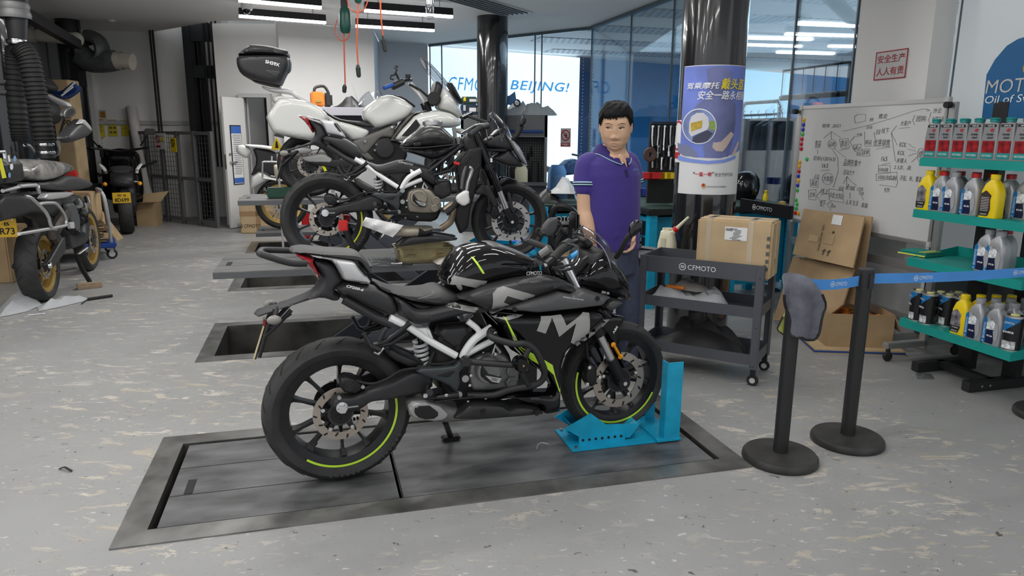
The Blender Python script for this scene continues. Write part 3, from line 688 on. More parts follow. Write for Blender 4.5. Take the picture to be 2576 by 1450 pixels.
def rear_half(b,first):
 """everything the two sport bikes share, as measured on the near one"""
 f0=b.f; b.f=FB1; r=b.r
 wheel(r,'rear_wheel',RAX,.315,.145,.241,10,.115,(R(-128),R(22),GREEN if first else YNEON),letters=('RADIAL    ADREND',R(-28),R(-4.9),.275))
 # swingarm
 b.shell('swingarm',MBLK,'3',[(720,690),(760,660),(900,650),(1030,600),(1250,520),(1430,430),(1560,405),(1640,470),(1640,600),(1500,640),(1250,690),(1070,710),(990,770),(920,800),(770,800),(700,760)],.075,.125,.02,1)
 p=b.pt('3',800,750,-.13); mb=MB(); mb.cyl((p.x,-.15,p.z),(p.x,.15,p.z),.012,n=12); mb.cyl((p.x,-.152,p.z),(p.x,-.128,p.z),.0185,n=6); mb.cyl((p.x,-.128,p.z),(p.x,-.125,p.z),.024,n=20); mb.build('axle_nut',CHROME,r)
 mb=MB(); mb.box((p.x+.04,-.13,p.z),(.05,.006,.006)); mb.build('chain_adjuster',STEEL,r)
 # caliper, brake line
 b.shell('rear_caliper',BMET,'3',[(780,490),(830,465),(900,470),(970,500),(1010,550),(1000,590),(930,640),(820,620),(770,560)],.06,.12,.015,1,mirror=False)
 b.bolt('3',[(868,555)],DBLK,.02,-.128,'caliper_piston'); b.bolt('3',[(990,560),(775,660)],STEEL,.008,-.126,'caliper_bolt')
 b.tube('brake_hose',DBLK,'3',[(930,500,-.13),(1060,530,-.14),(1200,490,-.14),(1330,410,-.13),(1440,390,-.13),(1560,370,-.12),(1640,240,-.11)],.0045,3)
 b.tube('brake_hose',DBLK,'3',[(950,515,-.12),(1090,525,-.13),(1210,480,-.13),(1420,395,-.12),(1700,360,-.11),(1850,260,-.1)],.004,3)
 # chain & sprocket on the far side
 mb=MB(); c=RAX; mb.lathe([(.06,.07),(.098,.07),(.098,.076),(.06,.076),(.06,.07)],(c[0],0,c[1]),'Y',40); o=mb.build('sprocket',BMET,r); o.scale=(1,-1,1)
 ch=[]
 for i in range(40):
  t=i/39; ch+=[(c[0]+.58*t,.075,c[1]+.1-.02*t)]
 mb=MB()
 for dz,sl in ((.1,-.03),(-.1,.09)):
  for i in range(40):
   t=i/39; mb.box((c[0]+.58*t,.075,c[1]+dz+sl*t),(.011,.012,.014),bev=.002)
 mb.build('chain',BMET,r)['kind']='stuff'
 # hugger, linkage plate
 b.shell('rear_hugger',MBLK,'3',[(1190,215),(1260,200),(1330,240),(1440,290),(1560,340),(1570,375),(1420,395),(1290,340),(1220,290)],.02,.09,.02)
 # shock
 p=b.pt('3',1515,130,-.02); q=b.pt('3',1545,380,-.02); d=q-p; mb=MB(); a=d.normalized(); o1=a.orthogonal().normalized(); o2=a.cross(o1)
 mb.tube([p+d*(i/90)+(o1*math.cos(i*.42)+o2*math.sin(i*.42))*.03 for i in range(91)],.0075,8); sk=mb.build('shock_spring',WFRAME,r); mb=MB(); mb.cyl(p-a*.04,q+a*.03,.014,n=14); mb.build('shock_damper',BMET,sk)
 # white trellis frame
 T=[('1',[(1380,870,-.12),(1560,960,-.12),(1760,1090,-.125),(1985,1215,-.13)],.0155),('1',[(2310,960,-.14),(2160,1060,-.14),(2085,1150,-.135),(2040,1235,-.13)],.018),('1',[(2090,900,-.12),(2190,985,-.13),(2165,1060,-.135)],.0135),('4',[(430,280,-.13),(330,330,-.13),(235,380,-.13),(150,430,-.13)],.0145),('1',[(1680,970,-.1),(1720,1060,-.115)],.016)]
 for cc,pts,rad in T: b.tube('frame_tube',WFRAME,cc,pts,rad,4,mirror=True)
 b.shell('frame_gusset',WFRAME,'1',[(1560,960),(1740,960),(1790,1080),(1700,1080)],.1,.115,.006,0)
 # airbox / side plastics
 b.shell('airbox_cover',MBLK,'1',[(1850,960),(2090,940),(2150,1000),(2060,1080),(2040,1180),(1990,1175),(1820,1060)],.05,.12,.02)
 b.bolt('1',[(2105,980),(2000,1145),(1845,1065)],INK,.012,-.124,ln=.008)
 # core that fills the middle of the bike
 b.solid('engine_block',mat('engine_core_black',(.012,.012,.012),.55,.2),'4',[(-150,250),(60,150),(330,130),(560,330),(640,620),(560,800),(200,830),(-60,760),(-150,500)],.11,.03,at=.05)
 # tail
 b.shell('tail_side_panel',MBLK,'1',[(870,617),(975,567),(1240,590),(1420,690),(1470,770),(1480,860),(1370,866),(1200,790),(1030,700),(940,660)],.05,.125,.03)
 b.solid('tail_lower',mat('tail_black',(.028,.028,.031),.5),'1',[(640,320),(720,330),(850,365),(900,420),(965,550),(870,615),(960,690),(880,730),(760,690),(640,715),(300,830),(190,868),(145,868),(148,843),(400,765),(600,690),(690,645),(745,560),(755,500),(700,410)],.085,.03)
 b.shell('tail_panel',SILV,'1',[(608,290),(800,318),(1040,350),(1080,370),(1165,470),(1240,580),(1130,566),(970,545),(930,470),(890,400),(850,362),(700,335)],.05,.118,.022,label='silver tail panel')
 b.shell('air_slot',INK,'1',[(1075,378),(1095,372),(1190,495),(1180,500)],.1,.122,.004,0)
 b.shell('tail_light',RED,'1',[(490,290),(560,293),(640,318),(710,350),(690,372),(730,440),(757,515),(742,546),(690,470),(620,385),(540,325)],.03,.112,.02,label='red tail light')
 t=b.tube('frame_tube',MBLK,'1',[(960,700,-.08),(1120,790,-.09),(1260,870,-.1),(1400,930,-.11)],.02,3,mirror=True)
 # plate hanger
 hb=b.tube('plate_bracket',BMET,'1',[(480,800,-.05),(370,920,-.05),(240,1040,-.05)],.009,0,mirror=True); b.tube('plate_bracket',BMET,'1',[(330,790,-.05),(265,960,-.05),(190,1230,-.05)],.008,0,mirror=True); b.tube('plate_bracket',BMET,'1',[(480,830,-.05),(300,960,-.05)],.006)
 p=b.pt('1',245,900,0); q=b.pt('1',140,1245,0); c=(p+q)/2; d=q-p
 pl=emp('licence_plate',r); mb=MB(); mb.box(c,(.004,.035,d.length),ry=-math.atan2(d.x,-d.z),bev=.001); mb.build('plate',mat('plate_edge',(.6,.5,.3),.4),pl); mb=MB(); mb.box(c+Vector((.005,0,0)),(.005,.03,d.length*.98),ry=-math.atan2(d.x,-d.z)); mb.build('plate_holder',BMET,pl)
 for sd in (-1,1):
  p=b.pt('1',325,890,-.14); ts=emp('turn_signal',r); mb=MB(); mb.sphere((p.x,sd*.14,p.z),.02,10,(1.4,.9,.9)); mb.build('lens',mat('smoke_lens',(.25,.24,.22),.15),ts); mb=MB(); mb.cyl((p.x+.02,sd*.03,p.z+.02),(p.x,sd*.13,p.z),.008); mb.build('stalk',DBLK,ts)
 p=b.pt('1',237,905,0); mb=MB(); mb.box((p.x,0,p.z),(.012,.05,.03),bev=.003); mb.build('reflector',RED,r)
 # rider foot bracket, passenger peg hanger
 b.shell('footrest_plate',mat('footrest_grey',(.035,.042,.045),.45),'3',[(1475,425),(1530,395),(1700,385),(1830,370),(1890,310),(1950,300),(1940,370),(1880,430),(1890,520),(1850,640),(1780,560),(1700,520),(1580,480)],.12,.15,.012,0)
 b.shell('footrest_cutout',INK,'3',[(1650,455),(1790,410),(1840,415),(1770,475)],.148,.152,.002,0)
 b.tube('footrest',BMET,'3',[(1690,590,-.15),(1640,600,-.21),(1600,610,-.27)],.014); b.tube('brake_pedal',BMET,'3',[(1640,690,-.17),(1800,670,-.17),(2000,650,-.17)],.009,flat=.5); b.tube('footrest_bracket',BMET,'3',[(1580,530,-.16),(1575,650,-.16),(1720,650,-.17),(1860,630,-.17)],.014)
 b.bolt('3',[(1925,330),(1865,632),(1925,485)],STEEL,.016,-.165); b.bolt('3',[(1560,640),(1750,640)],CHROME,.01,-.18)
 hp=b.tube('passenger_hanger',BMET,'3',[(1090,180,-.13),(1200,140,-.13),(1340,40,-.13),(1420,-30,-.13)],.012,0,mirror=True); b.tube('passenger_hanger',BMET,'3',[(1100,190,-.13),(1250,160,-.13),(1400,60,-.13)],.011,mirror=True); b.tube('passenger_hanger',BMET,'3',[(1130,160,-.13),(1180,60,-.13),(1200,20,-.12)],.01,mirror=True)
 b.tube('passenger_peg',MBLK,'3',[(995,70,-.15),(1060,180,-.15),(1150,220,-.15)],.014,0,mirror=True,flat=.7); b.tube('peg_bracket',STEEL,'3',[(1090,240,-.15),(1130,260,-.15),(1180,200,-.15)],.006)
 b.tube('cable',DBLK,'3',[(1640,240,-.1),(1600,330,-.12),(1640,350,-.12),(1800,330,-.12),(1870,260,-.12)],.006,3); b.tube('cable',DBLK,'1',[(1640,1310,-.12),(1800,1330,-.12),(1990,1260,-.12)],.006,3)
 # engine
 EM=ENG if first else ENGB
 b.shell('crankcase',EM,'4',[(235,470),(330,410),(480,390),(560,420),(640,520),(690,590),(680,660),(600,720),(440,745),(240,750),(215,600)],.1,.135,.02,1)
 for (x,y,rad,y0,y1,nm) in ((410,560,.058,-.13,-.172,'clutch_cover'),(610,670,.026,-.13,-.16,'filter_cover'),(620,560,.03,-.12,-.145,'pump_cover')):
  p=b.pt('4',x,y,y1); ax=Vector((0,y1-y0,0)).normalized(); mb=MB(); h=abs(y1-y0); mb.lathe([(rad*1.04,0),(rad*1.02,h*.7),(rad*.95,h*.95),(rad*.8,h),(rad*.76,h*.92),(0,h*.92)],(p.x,y0,p.z),ax,36); mb.build(nm,EM,r)
 b.shell('clutch_shield',BMET,'4',[(335,500),(400,590),(520,620),(500,680),(420,680),(330,610)],.165,.178,.004,0,mirror=False)
 P=[b.pt('4',x,y,-.181) for x,y in ((365,600),(515,625),(490,668),(425,655))]; mb=MB(); mb.prism([(p.x,p.z) for p in P],-.178,-.182,'XZ'); o=mb.build('badge',mat('badge_silver',(.5,.5,.5),.3,.5),r,flat=True)
 c=sum(P,Vector())/4; mb=MB(); d=P[1]-P[0]; tmb(mb,'CFMOTO' if False else 'CF2C',axes((c.x,-.1835,c.z+.001),(d.x,0,d.z),(0,0,1)),.011,.03,.01); mb.build('lettering',INK,o,flat=True,rec=False)
 b.bolt('4',[(235,600),(225,690),(350,395),(460,405),(370,805),(210,840)],CHROME,.0065,-.15); b.bolt('4',[(185,627)],CHROME,.014,-.16)
 b.tube('engine_mount',STEEL,'4',[(430,400,-.12),(450,320,-.12),(495,390,-.12)],.012)
def tail_solo(b): pass
# ---------------------------------------------------------------- 1. the black sport motorcycle in front
m1=thing('motorcycle','black faired sport motorcycle with grey lettering and neon green stripes on the floor-level lift','motorcycle',B1R,B1A)
b=Bike(m1,FB1); rear_half(b,True)
wheel(m1,'front_wheel',FAX,.283,.11,.226,10,.14,(R(165),R(335),GREEN),front=True,dy=-.058)
r=m1
# grab rail
P=[b.pt('1',620,372,-.13),b.pt('1',470,368,-.14),b.pt('1',215,292,-.13)]; Q=[b.pt('1',205,268,.02),b.pt('1',235,252,.10)]; Q2=[b.pt('1',500,258,.12),b.pt('1',600,270,.12)]
mb=MB(); mb.tube([P[0],P[1],P[2],b.pt('1',200,275,-.06),Q[0],Q[1],Q2[0],Q2[1]],.0135,12,4); mb.build('grab_rail',MBLK,r)
b.solid('pillion_seat',SEAT,'1',[(465,275),(500,252),(570,240),(620,238),(760,255),(1050,267),(1110,285),(1170,335),(1205,390),(1215,440),(1200,495),(1150,440),(1090,355),(1040,345),(800,312),(610,285),(480,292)],.105,.03)
b.tube('seat_seam',DBLK,'1',[(1150,420,-.09),(1200,405,-.09),(1213,410,-.07)],.003)
b.solid('rider_seat',SEAT,'1',[(1240,562),(1290,563),(1400,610),(1560,640),(1760,627),(1830,603),(1890,600),(2000,650),(2087,682),(1980,722),(1835,767),(1560,722),(1480,695),(1300,622)],.13,.035)
b.tube('seat_seam',mat('stitch_grey',(.2,.2,.2),.6),'1',[(1640,698,-.126),(1760,662,-.128),(1780,640,-.124),(1765,626,-.11)],.0015,3)
b.shell('under_seat_trim',BMET,'1',[(1480,700),(1570,730),(1835,772),(1700,800),(1640,800)],.06,.115,.02)
b.shell('mid_panel',MBLK,'1',[(1420,695),(1480,705),(1640,806),(1760,800),(1900,765),(2080,735),(2330,780),(2330,840),(2100,855),(1800,930),(1640,962),(1470,865),(1468,780)],.07,.155,.035)
# tank
TW=lambda x,z:.155
b.solid('tank_cover',CARB,'2',[(270,310),(420,263),(490,262),(560,290),(720,350),(850,430),(800,440),(600,380),(420,320)],.09,.03,label='carbon patterned tank cover')
b.solid('fuel_tank',BLK,'2',[(5,640),(25,560),(100,440),(200,335),(300,297),(400,280),(480,285),(560,310),(720,370),(880,440),(905,560),(760,585),(600,610),(370,665),(200,755),(60,690)],TW,.09,at=.1,label='glossy black fuel tank')
b.decal('graphic_letter',GRAYD,'fuel_tank','2',[(60,548),(382,606),(330,672),(150,640),(70,640),(20,630),(15,590),(30,560)])
b.decal('graphic_stripe',GREEN,'fuel_tank','2',[(230,385),(252,385),(360,538),(338,540)])
b.decal('graphic_mark',GRAYD,'fuel_tank','2',[(95,640),(125,625),(150,650),(155,680),(140,695),(110,670)])
# fairings
UW=lambda x,z:.2
b.shell('upper_fairing',mat('fairing_matte_black',(.03,.03,.031),.38),'2',[(130,790),(210,755),(400,655),(640,600),(880,573),(1060,597),(1200,650),(1255,710),(1210,745),(1060,712),(980,740),(800,800),(600,870),(400,912),(330,860)],.1,UW,.06)
b.decal('graphic_letter',GRAYD,'mid_panel+upper_fairing','2',[(62,800),(310,842),(298,865),(272,895),(150,872),(5,833)])
b.shell('carbon_panel',CARB,'2',[(480,900),(520,870),(700,815),(980,738),(1060,714),(1180,742),(1262,688),(1560,770),(1500,790),(1450,850),(1200,880),(850,915),(560,885)],.12,.21,.02,0,label='carbon patterned side panel')
b.bolt('2',[(638,868),(1392,768)],INK,.011,-.215,ln=.01)
b.shell('lower_fairing',BLK,'4',[(395,40),(850,45),(1450,-15),(1535,65),(1500,90),(1310,260),(1210,330),(1130,400),(1095,520),(1085,700),(1080,960),(930,985),(900,900),(760,880),(560,820),(420,810),(640,790),(1000,770),(1010,730),(930,600),(830,540),(720,420),(600,300),(540,180)],.115,.2,.04,0,label='glossy black lower fairing')
b.decal('graphic_letter',GRAYD,'upper_fairing','2',[(400,890),(430,720),(470,670),(530,652),(814,732),(765,792),(565,742),(530,800),(585,822),(530,862),(420,905)])
b.decal('graphic_letter',GRAYD,'lower_fairing','2',[(400,918),(480,890),(712,912),(560,965),(480,945)])
b.decal('graphic_letter',GRAYD,'lower_fairing','2',[(868,926),(962,922),(1052,910),(1102,1012),(1250,888),(1308,894),(1260,1110),(1205,1198),(1140,1165),(1190,990),(1036,1115),(968,938),(912,1085),(830,1060)])
b.decal('graphic_letter',GRAYD,'lower_fairing','2',[(1420,985),(1500,955),(1430,1030),(1305,1132),(1365,1030)])
b.decal('graphic_stripe',GREEN,'lower_fairing','4',[(525,55),(545,65),(655,275),(700,345),(860,430),(975,500),(1000,600),(1055,800),(1038,800),(985,590),(925,535),(780,455),(670,350),(625,270)])
b.decal('graphic_mark',GRAYD,'lower_fairing','4',[(600,215),(690,315),(620,290)])
b.solid('nose_cowl',BLK,'2',[(1120,600),(1200,540),(1290,420),(1385,310),(1480,355),(1560,425),(1630,505),(1680,640),(1728,780),(1700,808),(1545,772),(1390,735),(1262,690),(1160,640)],lambda x,z:.17,.11,at=.09,label='glossy black nose cowl')
b.shell('nose_side',mat('fairing_grey',(.06,.06,.062),.35),'2',[(1450,855),(1500,795),(1560,772),(1670,805),(1520,915)],.08,.16,.03)
b.shell('air_scoop_edge',BLK,'2',[(1380,870),(1450,856),(1540,940),(1500,965),(1420,900)],.18,.205,.01,0)
b.shell('belly_panel',CARB2,'4',[(60,1020),(140,930),(240,852),(530,858),(600,905),(700,885),(760,880),(860,893),(905,920),(935,975),(700,1000),(540,1012),(300,1030)],.08,.19,.025)
b.bolt('4',[(350,933),(836,940)],BMET,.014,-.195,ln=.01)
b.shell('front_indicator',MBLK,'2',[(1350,940),(1390,920),(1440,930),(1448,950),(1400,968),(1360,965)],.2,.24,.015)
# screen
scm=clear('screen_clear',(.9,.9,.92),.1)
def screen(b,c,top,bot,wt,wb,n=9,nm='windscreen',bow=.03,m=None,parent=None):
 p,q=b.pt(c,*top,0),b.pt(c,*bot,0); v=[];f=[]; d=q-p; nrm=Vector((-d.z,0,d.x)).normalized()
 if nrm.z<0: nrm=-nrm
 for i in range(n+1):
  t=i/n; w=wt*math.sqrt(min(1,t*5+.02))*(1-t)+wb*t if t<.2 else wt*(1-t)+wb*t; cc=p+d*t+nrm*(bow*math.sin(PI*t))
  for j in range(-5,6): s_=j/5; v.append((cc.x-abs(s_)**2*.07*(.4+t),s_*w,cc.z-abs(s_)**2*.03))
 for i in range(n):
  for j in range(10): a=i*11+j; f.append((a,a+1,a+12,a+11))
 mb=MB(); mb.add(v,f); o=mb.build(nm,m or scm,parent or b.r);
 mb=MB(); mb.tube([v[i*11] for i in range(n,-1,-1)]+[v[j] for j in range(1,11)]+[v[i*11+10] for i in range(1,n+1)],.0035,6); mb.build('rim',clear('screen_edge',(.6,.62,.65),.25),o); return o
screen(b,'2',(1255,100),(1540,420),.10,.16)
b.solid('screen_base',MBLK,'2',[(1200,560),(1240,330),(1290,300),(1385,285),(1400,330),(1300,450)],.13,.03,at=.02)
b.solid('dash',mat('dash_black',(.02,.02,.022),.3),'2',[(1180,190),(1260,200),(1310,240),(1290,300),(1220,290)],.07,.02,at=0)
# mirror
mr=emp('mirror',r); b.tube('mirror_stalk',DBLK,'2',[(1560,390,-.19),(1600,330,-.26),(1650,230,-.3),(1690,180,-.31)],.013,3,parent=mr,flat=.7)
Pn=Panel(b.poly('2',[(1672,215),(1680,110),(1718,58),(1762,45),(1790,92),(1782,145),(1700,212)],-.31),.016,.02,None,1); o=Pn.build('mirror_shell',BLK,mr); o.location=(0,-.31,0)
mr2=emp('mirror',r); o=MB(); o.tube([(1.2,.19,.86),(1.24,.26,.93),(1.26,.3,1.0)],.012); o.build('mirror_stalk',DBLK,mr2); o=MB(); o.box((1.26,.31,1.04),(.02,.1,.09),bev=.015); o.build('mirror_shell',BLK,mr2)
# handlebar, forks, clamp
hb=emp('handlebar',r)
b.tube('grip',DBLK,'2',[(975,415,-.3),(1030,350,-.25),(1090,300,-.2)],.0185,2,parent=hb,n=14); b.tube('bar_end',BMET,'2',[(918,462,-.335),(975,415,-.3)],.016,0,parent=hb,n=14)
b.bolt('2',[(918,462)],CHROME,.007,-.345,parent=hb,ln=.01,name='bar_end_screw')
b.tube('bar',BMET,'2',[(1080,305,-.2),(1150,260,-.13),(1200,240,-.07)],.012,2,parent=hb)
b.tube('switch_cube',MBLK,'2',[(1075,300,-.19),(1130,268,-.15)],.026,0,parent=hb)
b.tube('brake_lever',BMET,'2',[(1120,270,-.2),(1210,300,-.24),(1195,430,-.29),(1050,480,-.31),(980,490,-.32)],.006,3,parent=hb,flat=.6)
b.tube('lever_guard',BMET,'2',[(960,478,-.335),(1040,512,-.32),(1190,480,-.3),(1250,420,-.28),(1290,385,-.26)],.0085,3,parent=hb,flat=.7)
b.tube('brake_reservoir',mat('reservoir',(.25,.25,.24),.4),'2',[(880,370,0.05),(960,310,0.02)],.022,0,parent=hb); b.tube('lever_clip',mat('clip_blue',(.03,.35,.75),.3),'2',[(1140,390,-.2),(1210,345,-.19)],.012,0,parent=hb)
mb=MB(); mb.tube([(b.pt('2',1000,330,.0).x,y,b.pt('2',1000,330,.0).z+.0) for y in (.07,.16,.3)],.016); mb.build('grip',DBLK,hb)
for sd in (-1,1):
 t_=b.pt('2',1060,400,-.09); u_=b.pt('4',1400,240,-.095); a_=Vector((FAX[0],-.095,FAX[1])); ff=emp('fork_leg',r)
 mb=MB(); d=(t_-a_); d.y=0; top=a_+d; mb.cyl(a_+d*.96,a_+d*.40,.0255,n=18); mb.cyl(a_+d*1.0,a_+d*.96,.028,n=18); M=mb.build('upper_tube',CHROME,ff)
 mb=MB(); mb.cyl(a_+d*.42,a_+d*.17,.021,n=18); mb.build('stanchion',mat('fork_silver',(.6,.6,.62),.2,.9),ff); mb=MB(); mb.cyl(a_+d*.5,a_+d*.4,.031,n=18); mb.build('fork_seal',BMET,ff)
 mb=MB(); mb.cyl(a_+d*.2,a_-d*.01,.028,.023,n=18); mb.cyl(a_+Vector((0,.03,0)),a_-Vector((0,.022,0)),.03,n=18); mb.build('fork_bottom',BMET,ff); mb=MB(); mb.cyl(a_-Vector((0,.028,0)),a_-Vector((0,.02,0)),.011,n=6); mb.build('axle_bolt',CHROME,ff)
 if sd>0: ff.scale=(1,-1,1)
mb=MB(); c=t_; mb.box((c.x,0,c.z-.02),(.09,.24,.03),bev=.01); mb.box((c.x+.06,0,c.z-.2),(.09,.24,.035),bev=.01); mb.build('triple_clamp',BMET,r)
b.shell('front_caliper',BMET,'4',[(1290,500),(1340,480),(1390,520),(1400,640),(1370,720),(1310,700),(1280,640)],.055,.1,.015,1,mirror=False); b.bolt('4',[(1318,528),(1298,680),(1412,618)],CHROME,.009,-.105)
b.shell('fork_guard',MBLK,'4',[(1310,340),(1370,320),(1420,420),(1445,480),(1400,500),(1340,420)],.085,.115,.01)
# front fender with reflector
b.shell('front_fender',BLK,'4',[(1400,140),(1450,70),(1530,50),(1640,62),(1678,78),(1640,110),(1600,170),(1590,290),(1625,400),(1665,540),(1640,556),(1600,470),(1555,420),(1520,310),(1490,240),(1440,200)],.05,.1,.02)
P=[b.pt('4',x,y,-.108) for x,y in ((1533,318),(1598,428))]; mb=MB(); mb.tube(P,.013,12,flat=.5); mb.sphere(P[0],.013,8,(1,.5,1)); mb.sphere(P[1],.013,8,(1,.5,1)); mb.build('reflector',AMBER,r)
b.tube('brake_hose',DBLK,'4',[(1290,300,-.09),(1300,420,-.1),(1330,480,-.1)],.005,3)
# phone holder above the tank
ph=emp('phone_holder',r); b.solid('holder_body',mat('holder_grey',(.05,.05,.052),.55),'2',[(870,150),(900,90),(950,30),(1000,25),(1035,50),(1010,130),(980,180),(930,205),(880,190)],.022,.015,at=0,parent=ph,sm=0)
b.tube('holder_jaw',DBLK,'2',[(870,200,-.02),(835,170,-.03),(840,130,-.03),(865,140,-.03)],.006,2,parent=ph); b.tube('holder_jaw',DBLK,'2',[(1030,60,-.02),(1060,110,-.02),(1010,190,-.02)],.006,2,parent=ph); b.tube('holder_arm',BMET,'2',[(960,190,0),(970,250,0),(1010,320,0)],.013,2,parent=ph); b.tube('holder_knob',DBLK,'2',[(1060,150,0),(1115,150,-.02)],.016,0,parent=ph); b.tube('holder_arm',DBLK,'2',[(1090,150,0),(1040,210,0),(990,300,0)],.01,2,parent=ph)
# crash bars
cb=emp('crash_bar',r)
b.tube('bar_loop',MBLK,'4',[(405,205,-.2),(430,255,-.24),(620,310,-.27),(730,308,-.28),(815,365,-.28),(870,460,-.28),(905,560,-.27),(885,640,-.26),(800,690,-.24),(600,725,-.2),(440,775,-.17),(200,780,-.15)],.0145,4,parent=cb,n=12)
b.tube('bar_strut',MBLK,'4',[(195,470,-.17),(420,490,-.22),(680,505,-.28)],.014,2,parent=cb,n=12); b.tube('bar_strut',MBLK,'4',[(690,560,-.28),(760,690,-.25)],.012,0,parent=cb); b.tube('bar_strut',MBLK,'4',[(715,460,-.28),(765,350,-.28)],.012,0,parent=cb)
p=b.pt('4',705,505,-.32); mb=MB(); mb.lathe([(0,0),(.03,0),(.033,.012),(.033,.04),(.025,.06),(0,.06)],(p.x,-.27,p.z),Vector((0,-1,0)),24); o=mb.build('slider',BLK,cb); mb=MB(); mb.cyl((p.x,-.333,p.z),(p.x,-.328,p.z),.0045,n=10); mb.build('slider_bolt',GOLD,o)
p=b.pt('4',190,470,-.19); mb=MB(); mb.cyl((p.x,-.17,p.z),(p.x,-.2,p.z),.021,n=18); mb.build('bar_mount',MBLK,cb); b.tube('bar_mount',BMET,'4',[(410,180,-.16),(455,215,-.19)],.016,0,parent=cb); b.bolt('4',[(455,217)],CHROME,.009,-.21,parent=cb)
# exhaust
ex=emp('exhaust',r)
b.shell('muffler',mat('muffler_grey',(.17,.165,.16),.45,.3,noise=.25,nscale=9),'3',[(1410,745),(1440,705),(1560,680),(1700,700),(1900,750),(2100,830),(2280,862),(2250,885),(2000,910),(1700,930),(1560,890),(1430,850)],.03,.16,.05,1,parent=ex,mirror=False)
b.shell('end_cap',mat('endcap_grey',(.34,.34,.335),.4,.3),'3',[(1412,745),(1450,708),(1580,700),(1700,735),(1785,815),(1740,870),(1640,880),(1510,865),(1425,835)],.15,.175,.012,0,parent=ex,mirror=False); b.shell('outlet',INK,'3',[(1450,770),(1480,735),(1600,730),(1690,800),(1660,850),(1560,858),(1480,835)],.17,.178,.003,0,parent=ex,mirror=False)
# side stand
b.tube('side_stand',BMET,'3',[(1740,880,.1),(1770,960,.16),(1790,1010,.2)],.014); p=b.pt('3',1790,1015,.2); mb=MB(); mb.box((p.x,.2,.012),(.09,.05,.02),bev=.006); mb.build('stand_foot',BMET,r)
# small lettering
def lettering(b,s,c,p0,p1,h,yy,m=None,parent=None,bold=.03,shear=0):
 a,q=b.pt(c,*p0,yy),b.pt(c,*p1,yy); d=q-a; mb=MB(); tmb(mb,s,axes((a+q)/2,d,(0,0,1)),h,d.length,bold,shear); o=mb.build('lettering',m or WINK,parent or b.r,flat=True,rec=False); return o
def on(b,pan,c,x,y):
 yy=-.15
 for _ in range(6):
  p=b.pt(c,x,y,yy); yy=.5*yy-.5*b.pan[pan].front(p.x,p.z)
 return yy-.004
lettering(b,'CFMOTO','2',(742,538),(882,533),.016,on(b,'fuel_tank','2',742,535)-.03)
lettering(b,'CF250-6','1',(985,578),(1140,618),.011,-.131,shear=.2)
lettering(b,'EXPERIENCE MORE TOGETHER','2',(1075,752),(1262,780),.0055,-.213,bold=.0)
lettering(b,'250 SR','2',(1425,705),(1500,722),.011,-.175,mat('decal_pale',(.5,.5,.5),.5))
lettering(b,'ABS','4',(1530,215),(1570,150),.012,-.104)
# ---------------------------------------------------------------- 2. the stripped motorcycle on the raised lift
zr=.575; _a=FL(823,549.5,zr+.315); _f=FL(1281.7,554,zr+.285); B2A=math.atan2(_f.y-_a.y,_f.x-_a.x); o2=_a-Vector((math.cos(B2A),math.sin(B2A),0))*RAX[0]; o2.z=zr
m2=thing('motorcycle','half-dismantled motorcycle without fairings, bare black tank and white frame, on the raised lift behind','motorcycle',o2,B2A)
FB2=Frame(o2,B2A); b=Bike(m2,FB2); rear_half(b,False); b.f=FB2; r=m2
f2=FB2.I@_f; F2=(f2.x,zr*0+f2.z)
wheel(m2,'front_wheel',F2,.28,.11,.226,10,.14,None,front=True,dy=-.058,discm=mat('disc_pale',(.55,.54,.52),.4,.6))
b.shell('mid_panel',MBLK,'7',[(850,450),(990,500),(1190,440),(1330,480),(1480,522),(1535,640),(1500,690),(1350,600),(1290,572),(990,592),(900,545)],.06,.14,.03)
b.bolt('7',[(1465,558),(1520,640)],BMET,.014,-.145)
BARE=mat('bare_tank_black',(.02,.02,.022),.22,noise=.6,nscale=6,ncol=(.06,.06,.06))
b.solid('fuel_tank',BARE,'7',[(1178,330),(1205,275),(1300,200),(1395,130),(1440,118),(1560,128),(1600,160),(1690,250),(1702,298),(1600,325),(1400,330)],.16,.07,label='bare black inner tank')
b.solid('tank_underside',BMET,'7',[(1190,335),(1400,332),(1700,305),(1640,400),(1500,460),(1340,400),(1230,372)],.13,.05)
p=b.pt('7',1480,112,0); mb=MB(); mb.lathe([(.07,-.01),(.07,.012),(.062,.02),(.05,.012),(0,.012)],(p.x,0,p.z),n=28); mb.build('filler_neck',STEEL,r)
b.tube('tank_seam',BMET,'7',[(1180,333,-.16),(1400,333,-.17),(1700,302,-.16)],.006,3)
b.shell('tank_bracket',BMET,'7',[(1305,290),(1380,275),(1385,315),(1310,325)],.15,.168,.005,0,mirror=False)
FT=BMET
b.tube('frame_spar',FT,'6',[(600,820,-.13),(740,710,-.13),(860,620,-.1)],.016,0,mirror=True); b.tube('frame_spar',FT,'6',[(600,860,-.12),(770,810,-.12),(880,690,-.1)],.012,0,mirror=True); b.tube('frame_spar',FT,'6',[(700,740,-.12),(690,850,-.12)],.011,0,mirror=True)
b.solid('radiator',mat('radiator_black',(.01,.01,.011),.6),'6',[(800,760),(900,640),(1010,620),(1000,800),(960,960),(920,1100),(900,1250),(840,1300),(780,1150),(830,980)],.13,.02,sm=0)
b.solid('headstock_cluster',MBLK,'6',[(850,560),(930,520),(1000,600),(1010,700),(930,700),(850,660)],.06,.03)
b.shell('battery_tray',MBLK,'6',[(640,900),(770,880),(780,1000),(700,1040),(620,1000)],.03,.11,.02)
